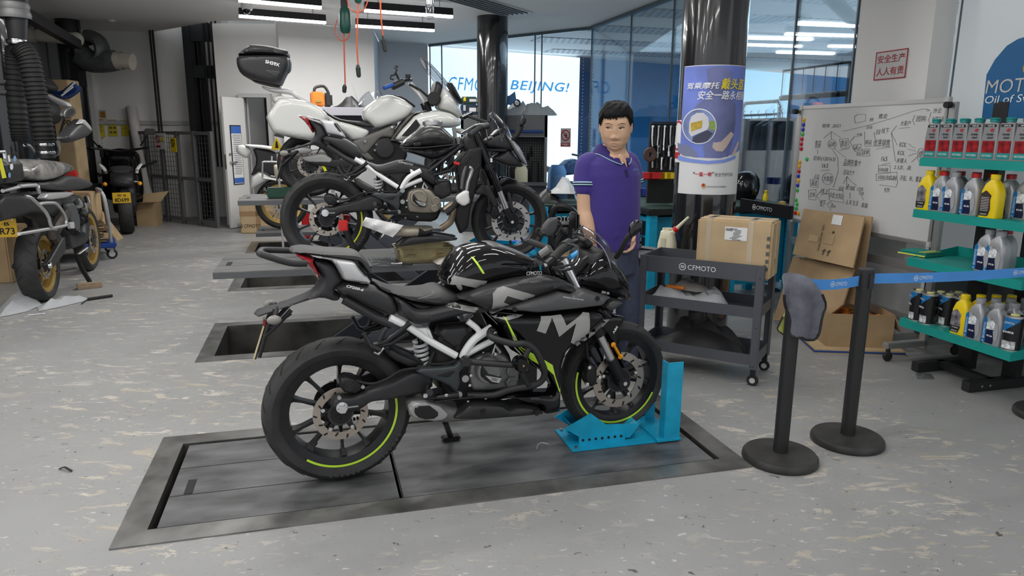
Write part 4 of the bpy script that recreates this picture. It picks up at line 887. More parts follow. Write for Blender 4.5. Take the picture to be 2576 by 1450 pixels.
b.tube('coolant_hose',DBLK,'6',[(850,1020,-.12),(800,1070,-.14),(770,1110,-.14),(730,1140,-.14)],.02,3); b.tube('coolant_hose',mat('hose_grey',(.12,.12,.12),.6),'6',[(880,780,-.12),(860,860,-.13),(850,950,-.12)],.012,3); b.tube('bleed_pipe',STEEL,'6',[(905,790,-.13),(930,810,-.13),(900,900,-.13),(890,960,-.13)],.016,2)
b.tube('wire',REDP,'6',[(790,755,-.12),(835,765,-.13)],.012,0); b.tube('wire',DBLK,'6',[(1000,800,-.13),(990,860,-.14),(1050,1000,-.14),(1060,1130,-.12)],.006,3)
for i in range(9):
 rr=random.Random(i); x0=rr.randint(820,1000); y0=rr.randint(640,760); b.tube('wire',DBLK,'6',[(x0,y0,-.1),(x0+rr.randint(-90,40),y0+rr.randint(40,120),-.13),(x0+rr.randint(-140,60),y0+rr.randint(100,260),-.12)],.004,3)
b.tube('header_pipe',mat('header_bronze',(.28,.22,.16),.35,.7,noise=.3),'7',[(1590,900,-.11),(1660,850,-.12),(1665,920,-.13),(1640,1010,-.12),(1560,1070,-.1)],.024,3);
b.shell('exhaust_collector',mat('collector_alloy',(.36,.32,.26),.45,.4,noise=.3),'7',[(1130,1060),(1480,1060),(1500,1100),(1440,1150),(1240,1165),(1120,1150)],.02,.13,.03,mirror=False)
b.shell('belly_pan',MBLK,'7',[(1135,1245),(1260,1145),(1500,1130),(1725,1172),(1690,1190),(1400,1215),(1190,1245)],.05,.15,.02,mirror=True)
b.shell('heat_shield',BMET,'7',[(1345,1140),(1360,1070),(1410,1095),(1480,1080),(1455,1130)],.12,.14,.006,0,mirror=False)
b.solid('coolant_bottle',mat('bottle_white',(.72,.72,.7),.4),'7',[(1690,790),(1700,765),(1780,716),(1812,728),(1812,775),(1826,830),(1762,872),(1690,822)],.03,.02,at=.14).location=(0,-.14,0)
# forks
a_=Vector((F2[0],-.095,F2[1])); t_=b.pt('6',965,545,-.095); d=t_-a_; d.y=0
for sd in (-1,1):
 ff=emp('fork_leg',r); mb=MB(); mb.cyl(a_+d*1.02,a_+d*.36,.026,n=16); mb.build('upper_tube',BLK,ff); mb=MB(); mb.cyl(a_+d*.4,a_+d*.14,.021,n=16); mb.build('stanchion',mat('fork_silver',(.6,.6,.62),.2,.9),ff); mb=MB(); mb.cyl(a_+d*.16,a_-d*.02,.027,.022,n=16); mb.build('fork_bottom',BMET,ff); mb=MB(); mb.cyl(a_+d*.68,a_+d*.62,.036,n=16); mb.build('fork_clamp',BMET,ff)
 mb=MB(); mb.cyl(a_-Vector((0,.03,0)),a_-Vector((0,.02,0)),.011,n=8); mb.build('axle_bolt',CHROME,ff)
 if sd>0: ff.scale=(1,-1,1)
b.bolt('6',[(1075,728),(1075,742)],CHROME,.008,-.13)
b.shell('front_caliper',BMET,'6',[(1080,1080),(1120,1060),(1150,1160),(1100,1200),(1070,1150)],.055,.1,.015,mirror=False)
b.shell('fork_guard',MBLK,'6',[(930,990),(1000,925),(1065,930),(1110,1020),(1130,1100),(1090,1090),(1040,1000)],.085,.11,.012)
b.shell('fork_guard',MBLK,'6',[(1195,970),(1225,985),(1250,1120),(1240,1150),(1215,1100)],.085,.11,.008,label='chrome edged fork guard')
b.shell('front_fender',BLK,'6',[(1148,858),(1220,868),(1300,898),(1200,905),(1130,960),(1090,960),(1120,900)],.03,.075,.02)
hb=emp('handlebar',r)
b.tube('grip',DBLK,'6',[(910,550,-.28),(960,510,-.22),(1000,485,-.18)],.018,2,parent=hb,n=12); b.tube('switch_cube',MBLK,'6',[(985,490,-.18),(1040,475,-.1)],.024,0,parent=hb); b.tube('triple_clamp',ALU,'6',[(860,530,.1),(960,470,0),(1050,460,-.05)],.022,0,parent=hb,flat=.5); b.tube('brake_reservoir',mat('reservoir',(.25,.25,.24),.4),'6',[(800,560,0),(790,480,0)],.014,0,parent=hb); b.tube('lever',BMET,'6',[(1030,500,-.15),(1050,580,-.24),(1080,560,-.27)],.006,2,parent=hb); b.tube('key_barrel',STEEL,'6',[(815,560,.02),(830,610,.02)],.022,0,parent=hb)
b.solid('dash',mat('dash_black',(.02,.02,.022),.3),'6',[(1060,555),(1120,495),(1165,490),(1100,560)],.08,.015,at=.02); b.solid('headlight_stay',MBLK,'6',[(1020,570),(1150,520),(1230,600),(1240,680),(1180,660),(1020,640)],.09,.03,at=.02); b.solid('fairing_stay',BMET,'6',[(1000,640),(1200,640),(1190,680),(1010,670)],.11,.02,at=.05,sm=0)
b.solid('headlight',mat('headlight_grey',(.3,.3,.31),.15,coat=1),'6',[(1155,515),(1235,580),(1290,640),(1335,740),(1342,795),(1290,740),(1230,650),(1190,580)],.12,.04,at=.02); b.solid('headlight_back',MBLK,'6',[(1190,640),(1290,740),(1320,790),(1180,780),(1060,720),(1140,680)],.1,.03,at=.02)
screen(b,'6',(1085,362),(1235,560),.07,.13,bow=.02); mr=emp('mirror',r); b.tube('mirror_stalk',DBLK,'6',[(1235,575,-.16),(1280,540,-.2),(1310,470,-.22)],.013,2,parent=mr); P_=Panel(b.poly('6',[(1285,480),(1300,410),(1330,385),(1345,440),(1310,480)],-.23),.015,.015,None,1); P_.build('mirror_shell',BLK,mr).location=(0,-.23,0)
mr=emp('mirror',r); b.tube('mirror_stalk',DBLK,'6',[(1050,450,.1),(960,420,.2),(900,400,.25)],.012,0,parent=mr); b.tube('mirror_shell',BLK,'6',[(850,415,.25),(920,380,.28)],.03,0,parent=mr,flat=.5)
lettering(b,'CFMOTO','7',(1170,460),(1300,490),.012,-.15)
# white sheet tucked under it
wsx=[b.pt('7',x,y,-.17) for x,y in ((870,965),(1020,960),(1215,1040),(1115,1150),(825,1040))]
t=thing('plastic_sheet','white plastic sheet hung under the stripped motorcycle beside its rear wheel','sheet',o2,B2A)
v=[];
for i in range(13):
 s_=i/12; A_=wsx[0].lerp(wsx[2],s_); C_=wsx[4].lerp(wsx[3],s_)
 for j in range(5):
  q=A_.lerp(C_,j/4); v.append((q.x,-.17-.02*math.sin(j/4*PI)-.006*math.sin(i*1.3+j),q.z))
mb=MB(); mb.add(v,[(i*5+j,i*5+j+1,i*5+j+6,i*5+j+5) for i in range(12) for j in range(4)]); o=mb.build('sheet',WHITE,t); md=o.modifiers.new('th','SOLIDIFY'); md.thickness=.003
# ---------------------------------------------------------------- wheel chocks and paddock stand
def chock(name,label,F_,L,W,hpost,post_x,parentpost=True,cx=.3):
 t=thing('wheel_chock',label,'wheel chock',F_.o,F_.ang,'blue wheel chocks on the lifts')
 mb=MB(); mb.box((L/2,W/2,.004),(L,W,.008),bev=.002); mb.build('base_plate',CYAN,t)
 for y in (.05,W-.05):
  mb=MB(); mb.box((.17,y,.03),(.24,.006,.044)); mb.box((.17,y+.014,.011),(.24,.03,.005)); rl=mb.build('slotted_rail',CYAN,t)
  mb=MB()
  for i in range(7): mb.cyl((.07+.033*i,y-.0045,.034),(.07+.033*i,y+.0045,.034),.007,n=10)
  mb.build('hole',INK,rl)
 mb=MB()     # rocking cradle of folded sheet
 y0,y1=.055,W-.055; pr=[(cx-.10,.10),(cx-.02,.028),(cx+.14,.028),(cx+.24,.085)]
 for i in range(3):
  (xa,za),(xb,zb)=pr[i],pr[i+1]; mb.add([(xa,y0,za),(xb,y0,zb),(xb,y1,zb),(xa,y1,za),(xa,y0,za+.005),(xb,y0,zb+.005),(xb,y1,zb+.005),(xa,y1,za+.005)],[(0,1,2,3),(4,5,6,7),(0,1,5,4),(2,3,7,6),(0,3,7,4),(1,2,6,5)])
 for y in (y0,y1): mb.prism([(cx-.14,.10),(cx-.01,.165),(cx+.07,.10),(cx+.25,.085),(cx+.2,.02),(cx+.0,.02),(cx-.02,.02)],y-.003,y+.003,'XZ')
 mb.build('cradle',CYAN,t)
 for y in (.02,W-.02):
  px=post_x; mb=MB(); sg=1 if y<W/2 else -1
  mb.box((px,y,.016+hpost/2),(.006,.055,hpost)); mb.box((px+.04,y-sg*.026,.016+hpost/2),(.08,.006,hpost)); mb.build('upright_angle',CYAN,t)
 mb=MB(); mb.box((post_x+.02,W/2,.014),(.12,W+.03,.012)); mb.build('upright_foot',CYAN,t)
 for x,y in ((.025,.02),(.025,W-.02),(L-.03,.02),(L-.03,W-.02),(post_x+.06,.015)):
  mb=MB(); mb.cyl((x,y,.006),(x,y,.018),.009,n=6); mb.build('bolt',STEEL,t)
 return t
ca,cb_=FL(1440,1137,.005),FL(1716,1105.5,.005); ca.z=cb_.z=.001; cd=FL(1396,1083,.005)-ca
CK=Frame(ca,math.atan2(cb_.y-ca.y,cb_.x-ca.x)); ckL=(cb_-ca).length; ckW=abs((CK.I@(FL(1396,1083,.005))).y)
chock('a','bright blue wheel chock gripping the front wheel of the black sport motorcycle',CK,ckL,ckW,abs(CK.y(1672,918,.02).z),CK.y(1665,1095,.02).x,cx=CK.y(1500,1080,.05).x-.02)
P2=pit_frame(1); ck2=P2.M@Vector((1.72,.16,.572)); cz=FL(1357,625,.6)
CK2=Frame(ck2,B2A); chock('b','bright blue wheel chock standing up in front of the stripped motorcycle wheel',CK2,.56,.28,.36,CK2.y(1350,560,.02).x,cx=.22)
pst=thing('paddock_stand','black paddock stand with a red cradle head under the stripped motorcycle rear axle','stand',o2,B2A)
for sd in (1,-1):
 f_=lambda x,y: b.pt('7',x,y,-.17)
 P_=[f_(672,1050),f_(700,1120),f_(760,1255)]; P_=[Vector((p.x,p.y*sd,p.z)) for p in P_]; P_[2].z=max(P_[2].z,.03)
 mb=MB(); mb.tube(P_,.02,10); mb.build('arm',BMET,pst); mb=MB(); c=P_[0]; mb.box((c.x-.005,c.y,c.z+.005),(.06,.05,.07),bev=.006); mb.box((c.x+.004,c.y-.026*sd,c.z),(.02,.004,.025)); mb.build('cradle_head',REDP,pst)
 c=P_[2]; mb=MB(); mb.lathe([(0,-.014),(.034,-.014),(.04,-.006),(.04,.006),(.034,.014),(0,.014)],(c.x-.02,c.y-.03*sd,.041),'Y',20); mb.build('roller',DBLK,pst)
mb=MB(); mb.cyl((P_[2].x,-.17,P_[2].z),(P_[2].x,.17,P_[2].z),.016); mb.build('crossbar',BMET,pst)
# ---------------------------------------------------------------- 3. the white touring motorcycle
zr=.843; q=L3.y(781,490,.39); o3=L3.M@Vector((q.x,.39,0)); o3.z=zr; FB3=Frame(o3,UA)
m3=thing('motorcycle','white touring motorcycle with panniers and a black top case on the highest lift','motorcycle',o3,UA)
b=Bike(m3,FB3); r=m3; WH=mat('tourer_white',(.66,.66,.63),.16,coat=1); GF=mat('frame_grey',(.13,.125,.115),.42);
a3=b.pt('5',795,1190,-.1); ax=(a3.x,.315)
wheel(r,'rear_wheel',ax,.315,.16,.235,10,.12,None,dy=-.07); fx=ax[0]+1.45; wheel(r,'front_wheel',(fx,.30),.30,.12,.22,10,.15,None,front=True,dy=-.06)
tc=emp('top_case',r)
b.solid('shell',MBLK,'5',[(113,210),(300,200),(560,205),(610,225),(612,330),(575,392),(530,492),(455,482),(250,432),(150,372),(118,300)],.25,.05,at=.2,parent=tc)
b.solid('lid',mat('lid_grey',(.045,.045,.047),.35),'5',[(110,206),(180,150),(262,106),(420,120),(580,158),(610,185),(612,228),(430,212),(200,205)],.25,.07,at=.2,parent=tc); b.solid('lid_trim',LGREY,'5',[(180,148),(262,105),(420,118),(585,158),(608,185),(560,180),(400,140),(265,128)],.2,.05,at=.2,parent=tc,label='pale grey lid trim')
b.solid('backrest',SEAT,'5',[(600,235),(620,245),(628,290),(622,350),(585,385),(580,300)],.14,.03,at=.1,parent=tc); b.solid('mount_plate',BMET,'5',[(245,430),(530,490),(535,512),(440,500),(300,465)],.1,.015,at=.1,parent=tc)
o=lettering(b,'SH59X','5',(390,270),(520,305),.032,-.256,parent=tc)
b.shell('case_facet',mat('facet_dark',(.03,.03,.032),.35),'5',[(330,330),(520,350),(545,360),(500,440),(420,400)],.2,.253,.02,0,parent=tc)
b.shell('carrier',SILV,'5',[(355,490),(440,515),(630,520),(690,585),(800,640),(805,668),(770,662),(680,610),(620,565),(440,545),(360,510)],.09,.13,.015)
pn=emp('pannier',r); b.shell('shell',WH,'5',[(385,768),(500,600),(560,596),(760,622),(830,650),(900,690),(968,762),(968,805),(900,900),(840,1002),(650,975),(460,932),(420,860)],.20,.42,.05,1,parent=pn,at=.36); b.tube('seam',DGREY,'5',[(940,860,-.38),(965,815,-.36)],.01,parent=pn); b.tube('bumper',DGREY,'5',[(470,940,-.34),(560,962,-.34)],.012,parent=pn)
b.solid('rear_cowl',WH,'5',[(430,590),(520,570),(640,580),(800,660),(960,740),(960,830),(760,800),(520,760)],.2,.06,at=.15)
b.shell('side_panel',WH,'5',[(935,740),(1040,805),(1200,845),(1335,895),(1338,930),(1290,985),(1190,992),(1120,930),(960,820)],.08,.17,.05)
b.solid('seat',SEAT,'5',[(900,690),(1000,760),(1090,800),(1300,820),(1390,850),(1380,880),(1200,850),(1040,810),(940,750)],.15,.03,at=.1)
b.solid('fuel_tank',WH,'5',[(1273,705),(1420,592),(1520,568),(1640,600),(1762,692),(1690,790),(1585,835),(1395,897),(1335,835),(1275,795)],.18,.06,at=.1); lettering(b,'CFMOTO','5',(1450,618),(1640,672),.024,-.165,BMET)
b.solid('tank_top',MBLK,'5',[(1540,572),(1640,590),(1765,680),(1750,695),(1640,615)],.08,.03,at=.02)
b.shell('fairing',WH,'5',[(1558,980),(1650,860),(1760,745),(1960,708),(2090,735),(2185,800),(2190,855),(2110,880),(1980,880),(1800,965),(1630,1005)],.12,.3,.1,at=.26)
P=[b.pt('5',x,y,-.302) for x,y in ((1632,952),(1765,798),(1802,850),(1725,955))]; mb=MB(); mb.prism([(p.x,p.z) for p in P],-.29,-.306,'XZ'); mb.build('air_vent',INK,r)
b.shell('fairing_stripe',GF,'5',[(1520,1010),(1720,740),(1960,700),(1760,745),(1650,865),(1560,980)],.1,.26,.03)
b.solid('upper_cowl',WH,'5',[(1955,700),(1985,560),(2010,490),(2070,530),(2150,640),(2200,745),(2190,800),(2080,740)],.22,.08,at=.15); b.solid('dash_hood',MBLK,'5',[(1900,560),(1930,450),(1970,450),(2010,500),(1990,600),(1930,690),(1890,660)],.14,.05,at=.05)
p=b.pt('5',1920,605,-.2); mb=MB(); mb.lathe([(0,0),(.062,0),(.066,-.02),(.06,-.06),(0,-.06)],(p.x,-.2,p.z),Vector((-.5,-.85,.1)).normalized(),24); mb.build('speaker_pod',DBLK,r)
screen(b,'5',(1820,215),(2190,660),.19,.24,bow=.02); b.solid('screen_base',MBLK,'5',[(2060,450),(2100,470),(2190,640),(2200,665),(2120,600)],.16,.02,at=.1)
b.shell('frame_plate',GF,'5',[(1170,1000),(1390,915),(1590,832),(1560,975),(1450,965),(1350,1080),(1300,1135),(1230,1080)],.1,.17,.03); b.shell('frame_plate',GF,'5',[(1230,1000),(1330,1100),(1400,1170),(1330,1180),(1200,1080),(1130,1030)],.1,.16,.02)
b.solid('engine',mat('engine_core_black',(.012,.012,.012),.55,.2),'5',[(1380,960),(1620,990),(1700,1100),(1640,1250),(1380,1260),(1250,1150)],.15,.04)
p=b.pt('5',1478,1065,-.18); mb=MB(); mb.lathe([(0,0),(.1,0),(.1,.03),(.085,.045),(0,.05)],(p.x,-.14,p.z),Vector((0,-1,0)),32); mb.build('clutch_cover',MBLK,r); b.bolt('5',[(1402,1028),(1388,1080),(1545,870),(1300,1000)],CHROME,.012,-.19)
hb=emp('handlebar',r); b.tube('grip',BLUE,'5',[(1470,515,-.36),(1550,485,-.3)],.02,0,parent=hb,n=12); b.tube('switch_cube',MBLK,'5',[(1550,500,-.28),(1640,455,-.22)],.035,0,parent=hb); b.tube('bar',BMET,'5',[(1640,450,-.2),(1700,440,-.1),(1720,440,.0)],.014,0,parent=hb); b.tube('riser',SILV,'5',[(1690,470,-.08),(1780,560,-.1),(1850,665,-.1)],.02,2,parent=hb); b.tube('riser',SILV,'5',[(1720,470,.08),(1800,560,.1),(1870,640,.1)],.018,2,parent=hb); b.tube('reservoir',DBLK,'5',[(1690,425,-.1),(1690,390,-.1)],.026,0,parent=hb); b.tube('cable',DBLK,'5',[(1700,480,-.1),(1800,530,-.12),(1880,600,-.1)],.012,2,parent=hb)
b.tube('phone_clip',DBLK,'5',[(1600,325,-.22),(1580,310,-.22),(1570,330,-.22),(1590,345,-.22),(1565,395,-.22),(1535,400,-.22),(1530,430,-.22),(1560,435,-.22)],.009,0,parent=hb); b.tube('phone_clip',DBLK,'5',[(1580,380,-.22),(1610,440,-.2)],.01,0,parent=hb)
b.shell('hugger',mat('hugger_grey',(.36,.36,.35),.4),'5',[(690,1140),(920,1108),(1000,1160),(1050,1238),(920,1215),(760,1190)],.05,.13,.02); b.shell('muffler',SILV,'5',[(630,1080),(680,1030),(770,1040),(830,1090),(760,1120),(650,1120)],.1,.2,.05,mirror=False); b.tube('shock_body',YNEON,'5',[(915,1220,-.1),(940,1270,-.1)],.016)
b.shell('swingarm',MBLK,'5',[(780,1170),(1100,1160),(1250,1150),(1260,1230),(1050,1250),(800,1210)],.09,.13,.02); b.tube('fork_leg',BMET,'5',[(1850,640,-.1),(1960,900,-.1)],.03,0,mirror=True); a_=b.pt('5',1960,900,-.1)
for sd in (-1,1): mb=MB(); mb.cyl((a_.x,sd*.1,a_.z),(fx,sd*.1,.3),.026); mb.build('fork_bottom',BMET,r)
b.solid('front_fender',WH,'5',[(2080,880),(2200,880),(2260,960),(2150,930)],.07,.03)
# ---------------------------------------------------------------- 4. gold-wheeled motorcycle on the back lift
CR['a']=(580,340,4.53125)
q=L4.y(712,560,.39); o4=L4.M@Vector((q.x,.39,0)); o4.z=.238; FB4=Frame(o4,UA); m4=thing('motorcycle','white motorcycle with gold spoked wheels and a tube pannier rack behind the highest lift','motorcycle',o4,UA)
b=Bike(m4,FB4); r=m4; wheel(r,'rear_wheel',(0,.33),.33,.15,.25,26,.12,None,rimm=GOLD,spm=BMET,wire=True); wheel(r,'front_wheel',(1.5,.34),.34,.1,.27,20,.14,None,rimm=GOLD,spm=BMET,wire=True,front=True)
b.solid('tail_cowl',WH,'a',[(60,170),(75,112),(150,105),(262,182),(185,278),(75,212)],.1,.04); b.solid('rear_rail',WHITE,'a',[(150,103),(400,118),(545,155),(545,188),(380,162),(200,140)],.13,.02); b.solid('under_tail',MBLK,'a',[(240,130),(520,190),(640,300),(640,480),(480,470),(340,400),(215,485),(300,300)],.1,.04); b.shell('side_cover',WH,'a',[(228,485),(330,420),(480,500),(420,520),(240,625),(213,600)],.1,.2,.04); b.shell('side_cover',mat('cream_plastic',(.6,.55,.45),.4),'a',[(480,345),(560,330),(660,500),(500,495)],.1,.22,.04)
b.tube('pannier_rack',ALU,'a',[(545,310,-.25),(385,305,-.27),(365,330,-.27),(365,470,-.27),(390,495,-.27),(640,525,-.25)],.012,2,mirror=True); b.tube('pannier_rack',ALU,'a',[(470,300,-.25),(470,240,-.24)],.012); b.solid('body',MBLK,'a',[(640,200),(1100,150),(1500,200),(1500,500),(1000,600),(640,500)],.16,.08)
# ---------------------------------------------------------------- things on and around the lifts
def onplane(F_,c,pts,z): return [F_.z(x,y,z) for x,y in K(c,pts)]
L2F=pit_frame(1)
def simple(name,label,cat,mb,m,F_=None,group=None,flat=False):
 o=mb.build(name,m,None,flat=flat);
 if F_: o.matrix_world=F_.M
 return tag(o,label,cat,group)
# oil pan
p=L2F.z(1073,662,.572); t=thing('oil_pan','gold metal oil pan with two latches on the edge of the raised lift','pan',L2F.M@p,UA+.03)
mb=MB(); a,h,w=.20,.115,.13
def rr_(w,h,r_,n=5):
 o=[]
 for cx,cy,a0 in ((w-r_,h-r_,0),(-w+r_,h-r_,PI/2),(-w+r_,-h+r_,PI),(w-r_,-h+r_,1.5*PI)):
  o+=[(cx+r_*math.cos(a0+PI/2*i/n),cy+r_*math.sin(a0+PI/2*i/n)) for i in range(n+1)]
 return o
def loft(mb,rings,cap0=True,cap1=False):
 n=len(rings[0]); v=[p for r_ in rings for p in r_]; f=[(i*n+j,i*n+(j+1)%n,(i+1)*n+(j+1)%n,(i+1)*n+j) for i in range(len(rings)-1) for j in range(n)]
 if cap0: f.append(tuple(reversed(range(n))))
 if cap1: f.append(tuple((len(rings)-1)*n+j for j in range(n)))
 return mb.add(v,f)
PAN=mat('pan_gold_tin',(.42,.36,.2),.28,.75,noise=.25,nscale=7)
loft(mb,[[(x,y+w,z) for x,y in rr_(a*s,w*s,.04)] for s,z in ((.9,.001),(.95,.02),(1,.1),(1.06,.103),(1.06,.11),(1.0,.108),(.94,.02),(.9,.006))],True,True); mb.build('pan',PAN,t)
for x in (-.1,.1): mb=MB(); mb.box((x,-.006,.08),(.045,.012,.016),bev=.003); mb.box((x,-.004,.055),(.05,.004,.012)); mb.build('latch',PAN,t)
p=L2F.z(1207,626,.572); mb=MB(); t=thing('spray_can','small red spray can with a pale nozzle on the raised lift','can',L2F.M@p,0)
mb.lathe([(0,0),(.03,0),(.032,.006),(.032,.1),(.027,.115),(0,.115)]); mb.build('can',REDP,t); mb=MB(); mb.lathe([(.027,.115),(.022,.128),(.012,.132),(0,.132)]); mb.build('dome',GOLD,t); mb=MB(); mb.cyl((0,0,.13),(0,0,.155),.009); mb.build('nozzle',WHITE,t); mb=MB(); mb.lathe([(.0325,.03),(.0325,.09)],n=20,a0=-1.2,a1=.2); mb.build('label',PAPER,t)
P=onplane(L2F,'1',[(1180,330),(1475,320),(1510,400),(1220,405)],.572); o=crumple('plastic_bag',WRAP,None,[(p.x,p.y) for p in P],.012,3,.02,.572); o.matrix_world=L2F.M; tag(o,'clear crinkled plastic bag lying flat left of the oil pan','bag')
P=onplane(L2F,'1',[(1395,375),(1500,372)],.585); Q=onplane(L2F,'1',[(1500,372),(1582,380)],.585); t=thing('screwdriver','screwdriver with a pale shaft and black handle lying in front of the oil pan','tool',L2F.M@P[0],UA); mb=MB(); d=P[1]-P[0]; mb.cyl((0,0,0),tuple(d),.006); mb.build('shaft',CHROME,t); mb=MB(); mb.cyl(tuple(d),tuple(Q[1]-P[0]),.01,.009); mb.build('handle',DBLK,t)
P=onplane(L2F,'1',[(1770,365),(1850,340),(2010,320),(2020,360),(1960,380),(1820,390)],.572); o=crumple('work_glove',mat('glove_cloth',(.5,.47,.42),.9),None,[(p.x,p.y) for p in P],.05,5,.014,.572); o.matrix_world=L2F.M; tag(o,'grey cloth work glove beside the oil pan on the raised lift','glove')
P=onplane(L2F,'1',[(1875,385),(1965,380)],.58); mb=MB(); mb.tube([P[0],P[1]],.012,8); simple('knife','orange handled knife below the work glove','tool',mb,ORANGE,L2F)
P=onplane(L2F,'1',[(1900,262),(2020,275)],.6); mb=MB(); mb.tube([P[0],P[1]],.014,10); simple('socket_extension','chrome and black tube lying right of the oil pan','tool',mb,BMET,L2F)
P=onplane(L2F,'1',[(2080,215),(2150,240)],.59); mb=MB(); mb.tube([P[0],P[1]],.016,10); simple('ratchet','dark ratchet tool left of the red spray can','tool',mb,DBLK,L2F)
P=onplane(L2F,'2',[(560,250),(700,330),(880,360),(900,310),(760,290),(640,240)],.572); o=crumple('plastic_bag',mat('bag_blue',(.04,.07,.55),.35),None,[(p.x,p.y) for p in P],.06,9,.02,.572); o.matrix_world=L2F.M; tag(o,'crumpled blue and white bag behind the tank of the black motorcycle','bag')
# loose bits on lift 1
for i,(x,y,lab) in enumerate(((1350,1131,'short silver wire offcut on the lowered lift plate'),(1520,1112,'small twisted wire by the wheel chock rail'))):
 p=FL(x,y,.004); mb=MB(); mb.tube([p+Vector((0,0,0)),p+Vector((.01,.05,.004)),p+Vector((.03,.06,.006)),p+Vector((.06,.05,.004))],.0018,6,3); simple('wire_offcut',lab,'wire',mb,STEEL)
# things on lift 3 and below it
L3F=pit_frame(2); p=L3F.y(703,470,.25); mb=MB(); mb.box((0,0,.05),(.23,.14,.1),bev=.01); o=simple('tool_case','dark green tool case on the highest lift under the white pannier','case',mb,mat('case_green',(.01,.05,.03),.4)); o.matrix_world=Frame(L3F.M@Vector((p.x,.25,.845)),UA).M
P=[L3F.z(x,y,.862) for x,y in ((666,478),(672,473),(725,482),(735,490),(700,490),(668,483))]; mb=MB(); mb.tube(P,.014,8,2,closed=True); simple('grab_rail','black tubular grab rail lying on the left end of the highest lift','rail',mb,BMET,L3F)
p=FL(775,566,.0); t=thing('bottle_jack','red jack with a yellow knob standing between the back lifts','jack',FL(772,600),UA); mb=MB(); mb.box((0,0,.2),(.12,.12,.4),bev=.02); mb.build('body',REDP,t); mb=MB(); mb.cyl((-.06,-.05,.16),(-.2,-.1,.14),.02); mb.build('lever',REDP,t); mb=MB(); mb.sphere((-.1,-.09,.17),.035); mb.build('knob',YEL,t)
# ================================================================ RIGHT SIDE
CR.update({'b':(1560,480,2.788),'p':(1840,640,2.483),'w':(1980,200,3.452),'q':(2260,660,4.266),'s':(2280,280,4.834),'t':(2240,560,7.25),'v':(2150,500,2.899),'m':(1420,230,3.453),'n':(1640,0,2.589),'o':(1700,160,4.267)})
def px1(c,x,y): return K(c,[(x,y)])[0]
# ---------------------------------------------------------------- tool cart
TZ=.735; A_=FL(1614,641,TZ); B_=FL(1922,670,TZ); A_.z=B_.z=0; TA=math.atan2(B_.y-A_.y,B_.x-A_.x); TF=Frame(A_,TA); TL=(B_-A_).length; TD=abs((TF.I@FL(1958,648,TZ)).y)
t=thing('tool_cart','dark grey three-tier tool cart with white lettering in front of the black column','cart',A_,TA)
for i,z in enumerate((.13,.42,TZ-.10)):
 mb=MB(); mb.box((TL/2,TD/2,z),(TL-.01,TD-.01,.004));
 for y in (.004,TD-.004): mb.box((TL/2,y,z+(.05 if i==2 else .03)),(TL,.006,.10 if i==2 else .065))
 for x in (.004,TL-.004): mb.box((x,TD/2,z+(.05 if i==2 else .03)),(.006,TD,.10 if i==2 else .065))
 mb.build('tray',GCART,t)
for x in (.016,TL-.016):
 for y in (.016,TD-.016):
  mb=MB(); sx=1 if x<.1 else -1; sy=1 if y<.1 else -1
  mb.box((x-sx*.018,y,.42),(.005,.045,.63)); mb.box((x,y-sy*.018,.42),(.045,.005,.63)); mb.build('corner_post',GCART,t)
  c=emp('castor',t,(x,y,0)); mb=MB(); mb.lathe([(0,-.011),(.03,-.011),(.034,-.006),(.034,.006),(.03,.011),(0,.011)],(0,0,.034),'Y',18); mb.build('wheel',DBLK,c); mb=MB(); mb.lathe([(0,-.0125),(.017,-.0125),(.017,.0125),(0,.0125)],(0,0,.034),'Y',14); mb.build('hub',LGREY,c); mb=MB(); mb.box((0,0,.085),(.03,.034,.05)); mb.cyl((0,0,.1),(0,0,.125),.012); mb.build('fork',BMET,c)
mb=MB(); q=.13
mb.prism([(-.005,0),(-.005,TD),(-q,TD-.03),(-q,.03)],TZ-.03,TZ-.024); mb.box((-q,TD/2,TZ-.01),(.006,TD-.06,.05));
for y,y2 in ((.004,.03),(TD-.004,TD-.03)): mb.tube([(-.0,y,TZ-.02),(-q,y2,TZ-.01)],.014,4)
mb.build('handle',GCART,t)
p0=TF.y(*px1('b',428,530),v=-.004); p1=TF.y(*px1('b',694,548),v=-.004); mb=MB(); w_=p1.x-p0.x; brandmark(mb,XZ((p0.x+p1.x)/2,-.0015,TZ-.05),.03,w=w_*.74); mb.build('lettering',WINK,t,flat=True,rec=False)
mb=MB()
for x,z in ((.016,.66),(TL-.016,.66),(.016,.36),(TL-.016,.36),(TL-.016,.12),(TL-.03,.12)): mb.cyl((x,-.0045,z),(x,.0,z),.004,n=8)
mb.build('screw',INK,t)
# jug
p=TF.z(*px1('b',325,455),v=TZ-.098); t=thing('oil_jug','cream plastic oil jug with a red cap and long spout on the cart','jug',TF.M@p,TA)
CREAM=mat('cream_jug',(.72,.68,.5),.45,trans=.0); mb=MB()
def sq(hx,hy,z,r_=.03): return [(x,y,z) for x,y in rr_(hx,hy,min(r_,hx*.9,hy*.9))]
def zz(y_): return TF.y(*px1('b',325,y_),v=p.y).z-p.z
H=zz(262); loft(mb,[sq(.062,.055,0),sq(.064,.057,.01),sq(.060,.05,H*.45),sq(.05,.045,H*.72),sq(.046,.042,H*.88),sq(.036,.036,H*.93,.03),sq(.036,.036,H,.03),sq(.031,.031,H,.03),sq(.031,.031,H-.04,.03)],True,True); mb.build('body',CREAM,t)
mb=MB(); mb.box((-.012,-.052,H*.42),(.034,.006,H*.5),bev=.012); mb.build('grip_panel',mat('cream_dark',(.64,.60,.43),.5),t)
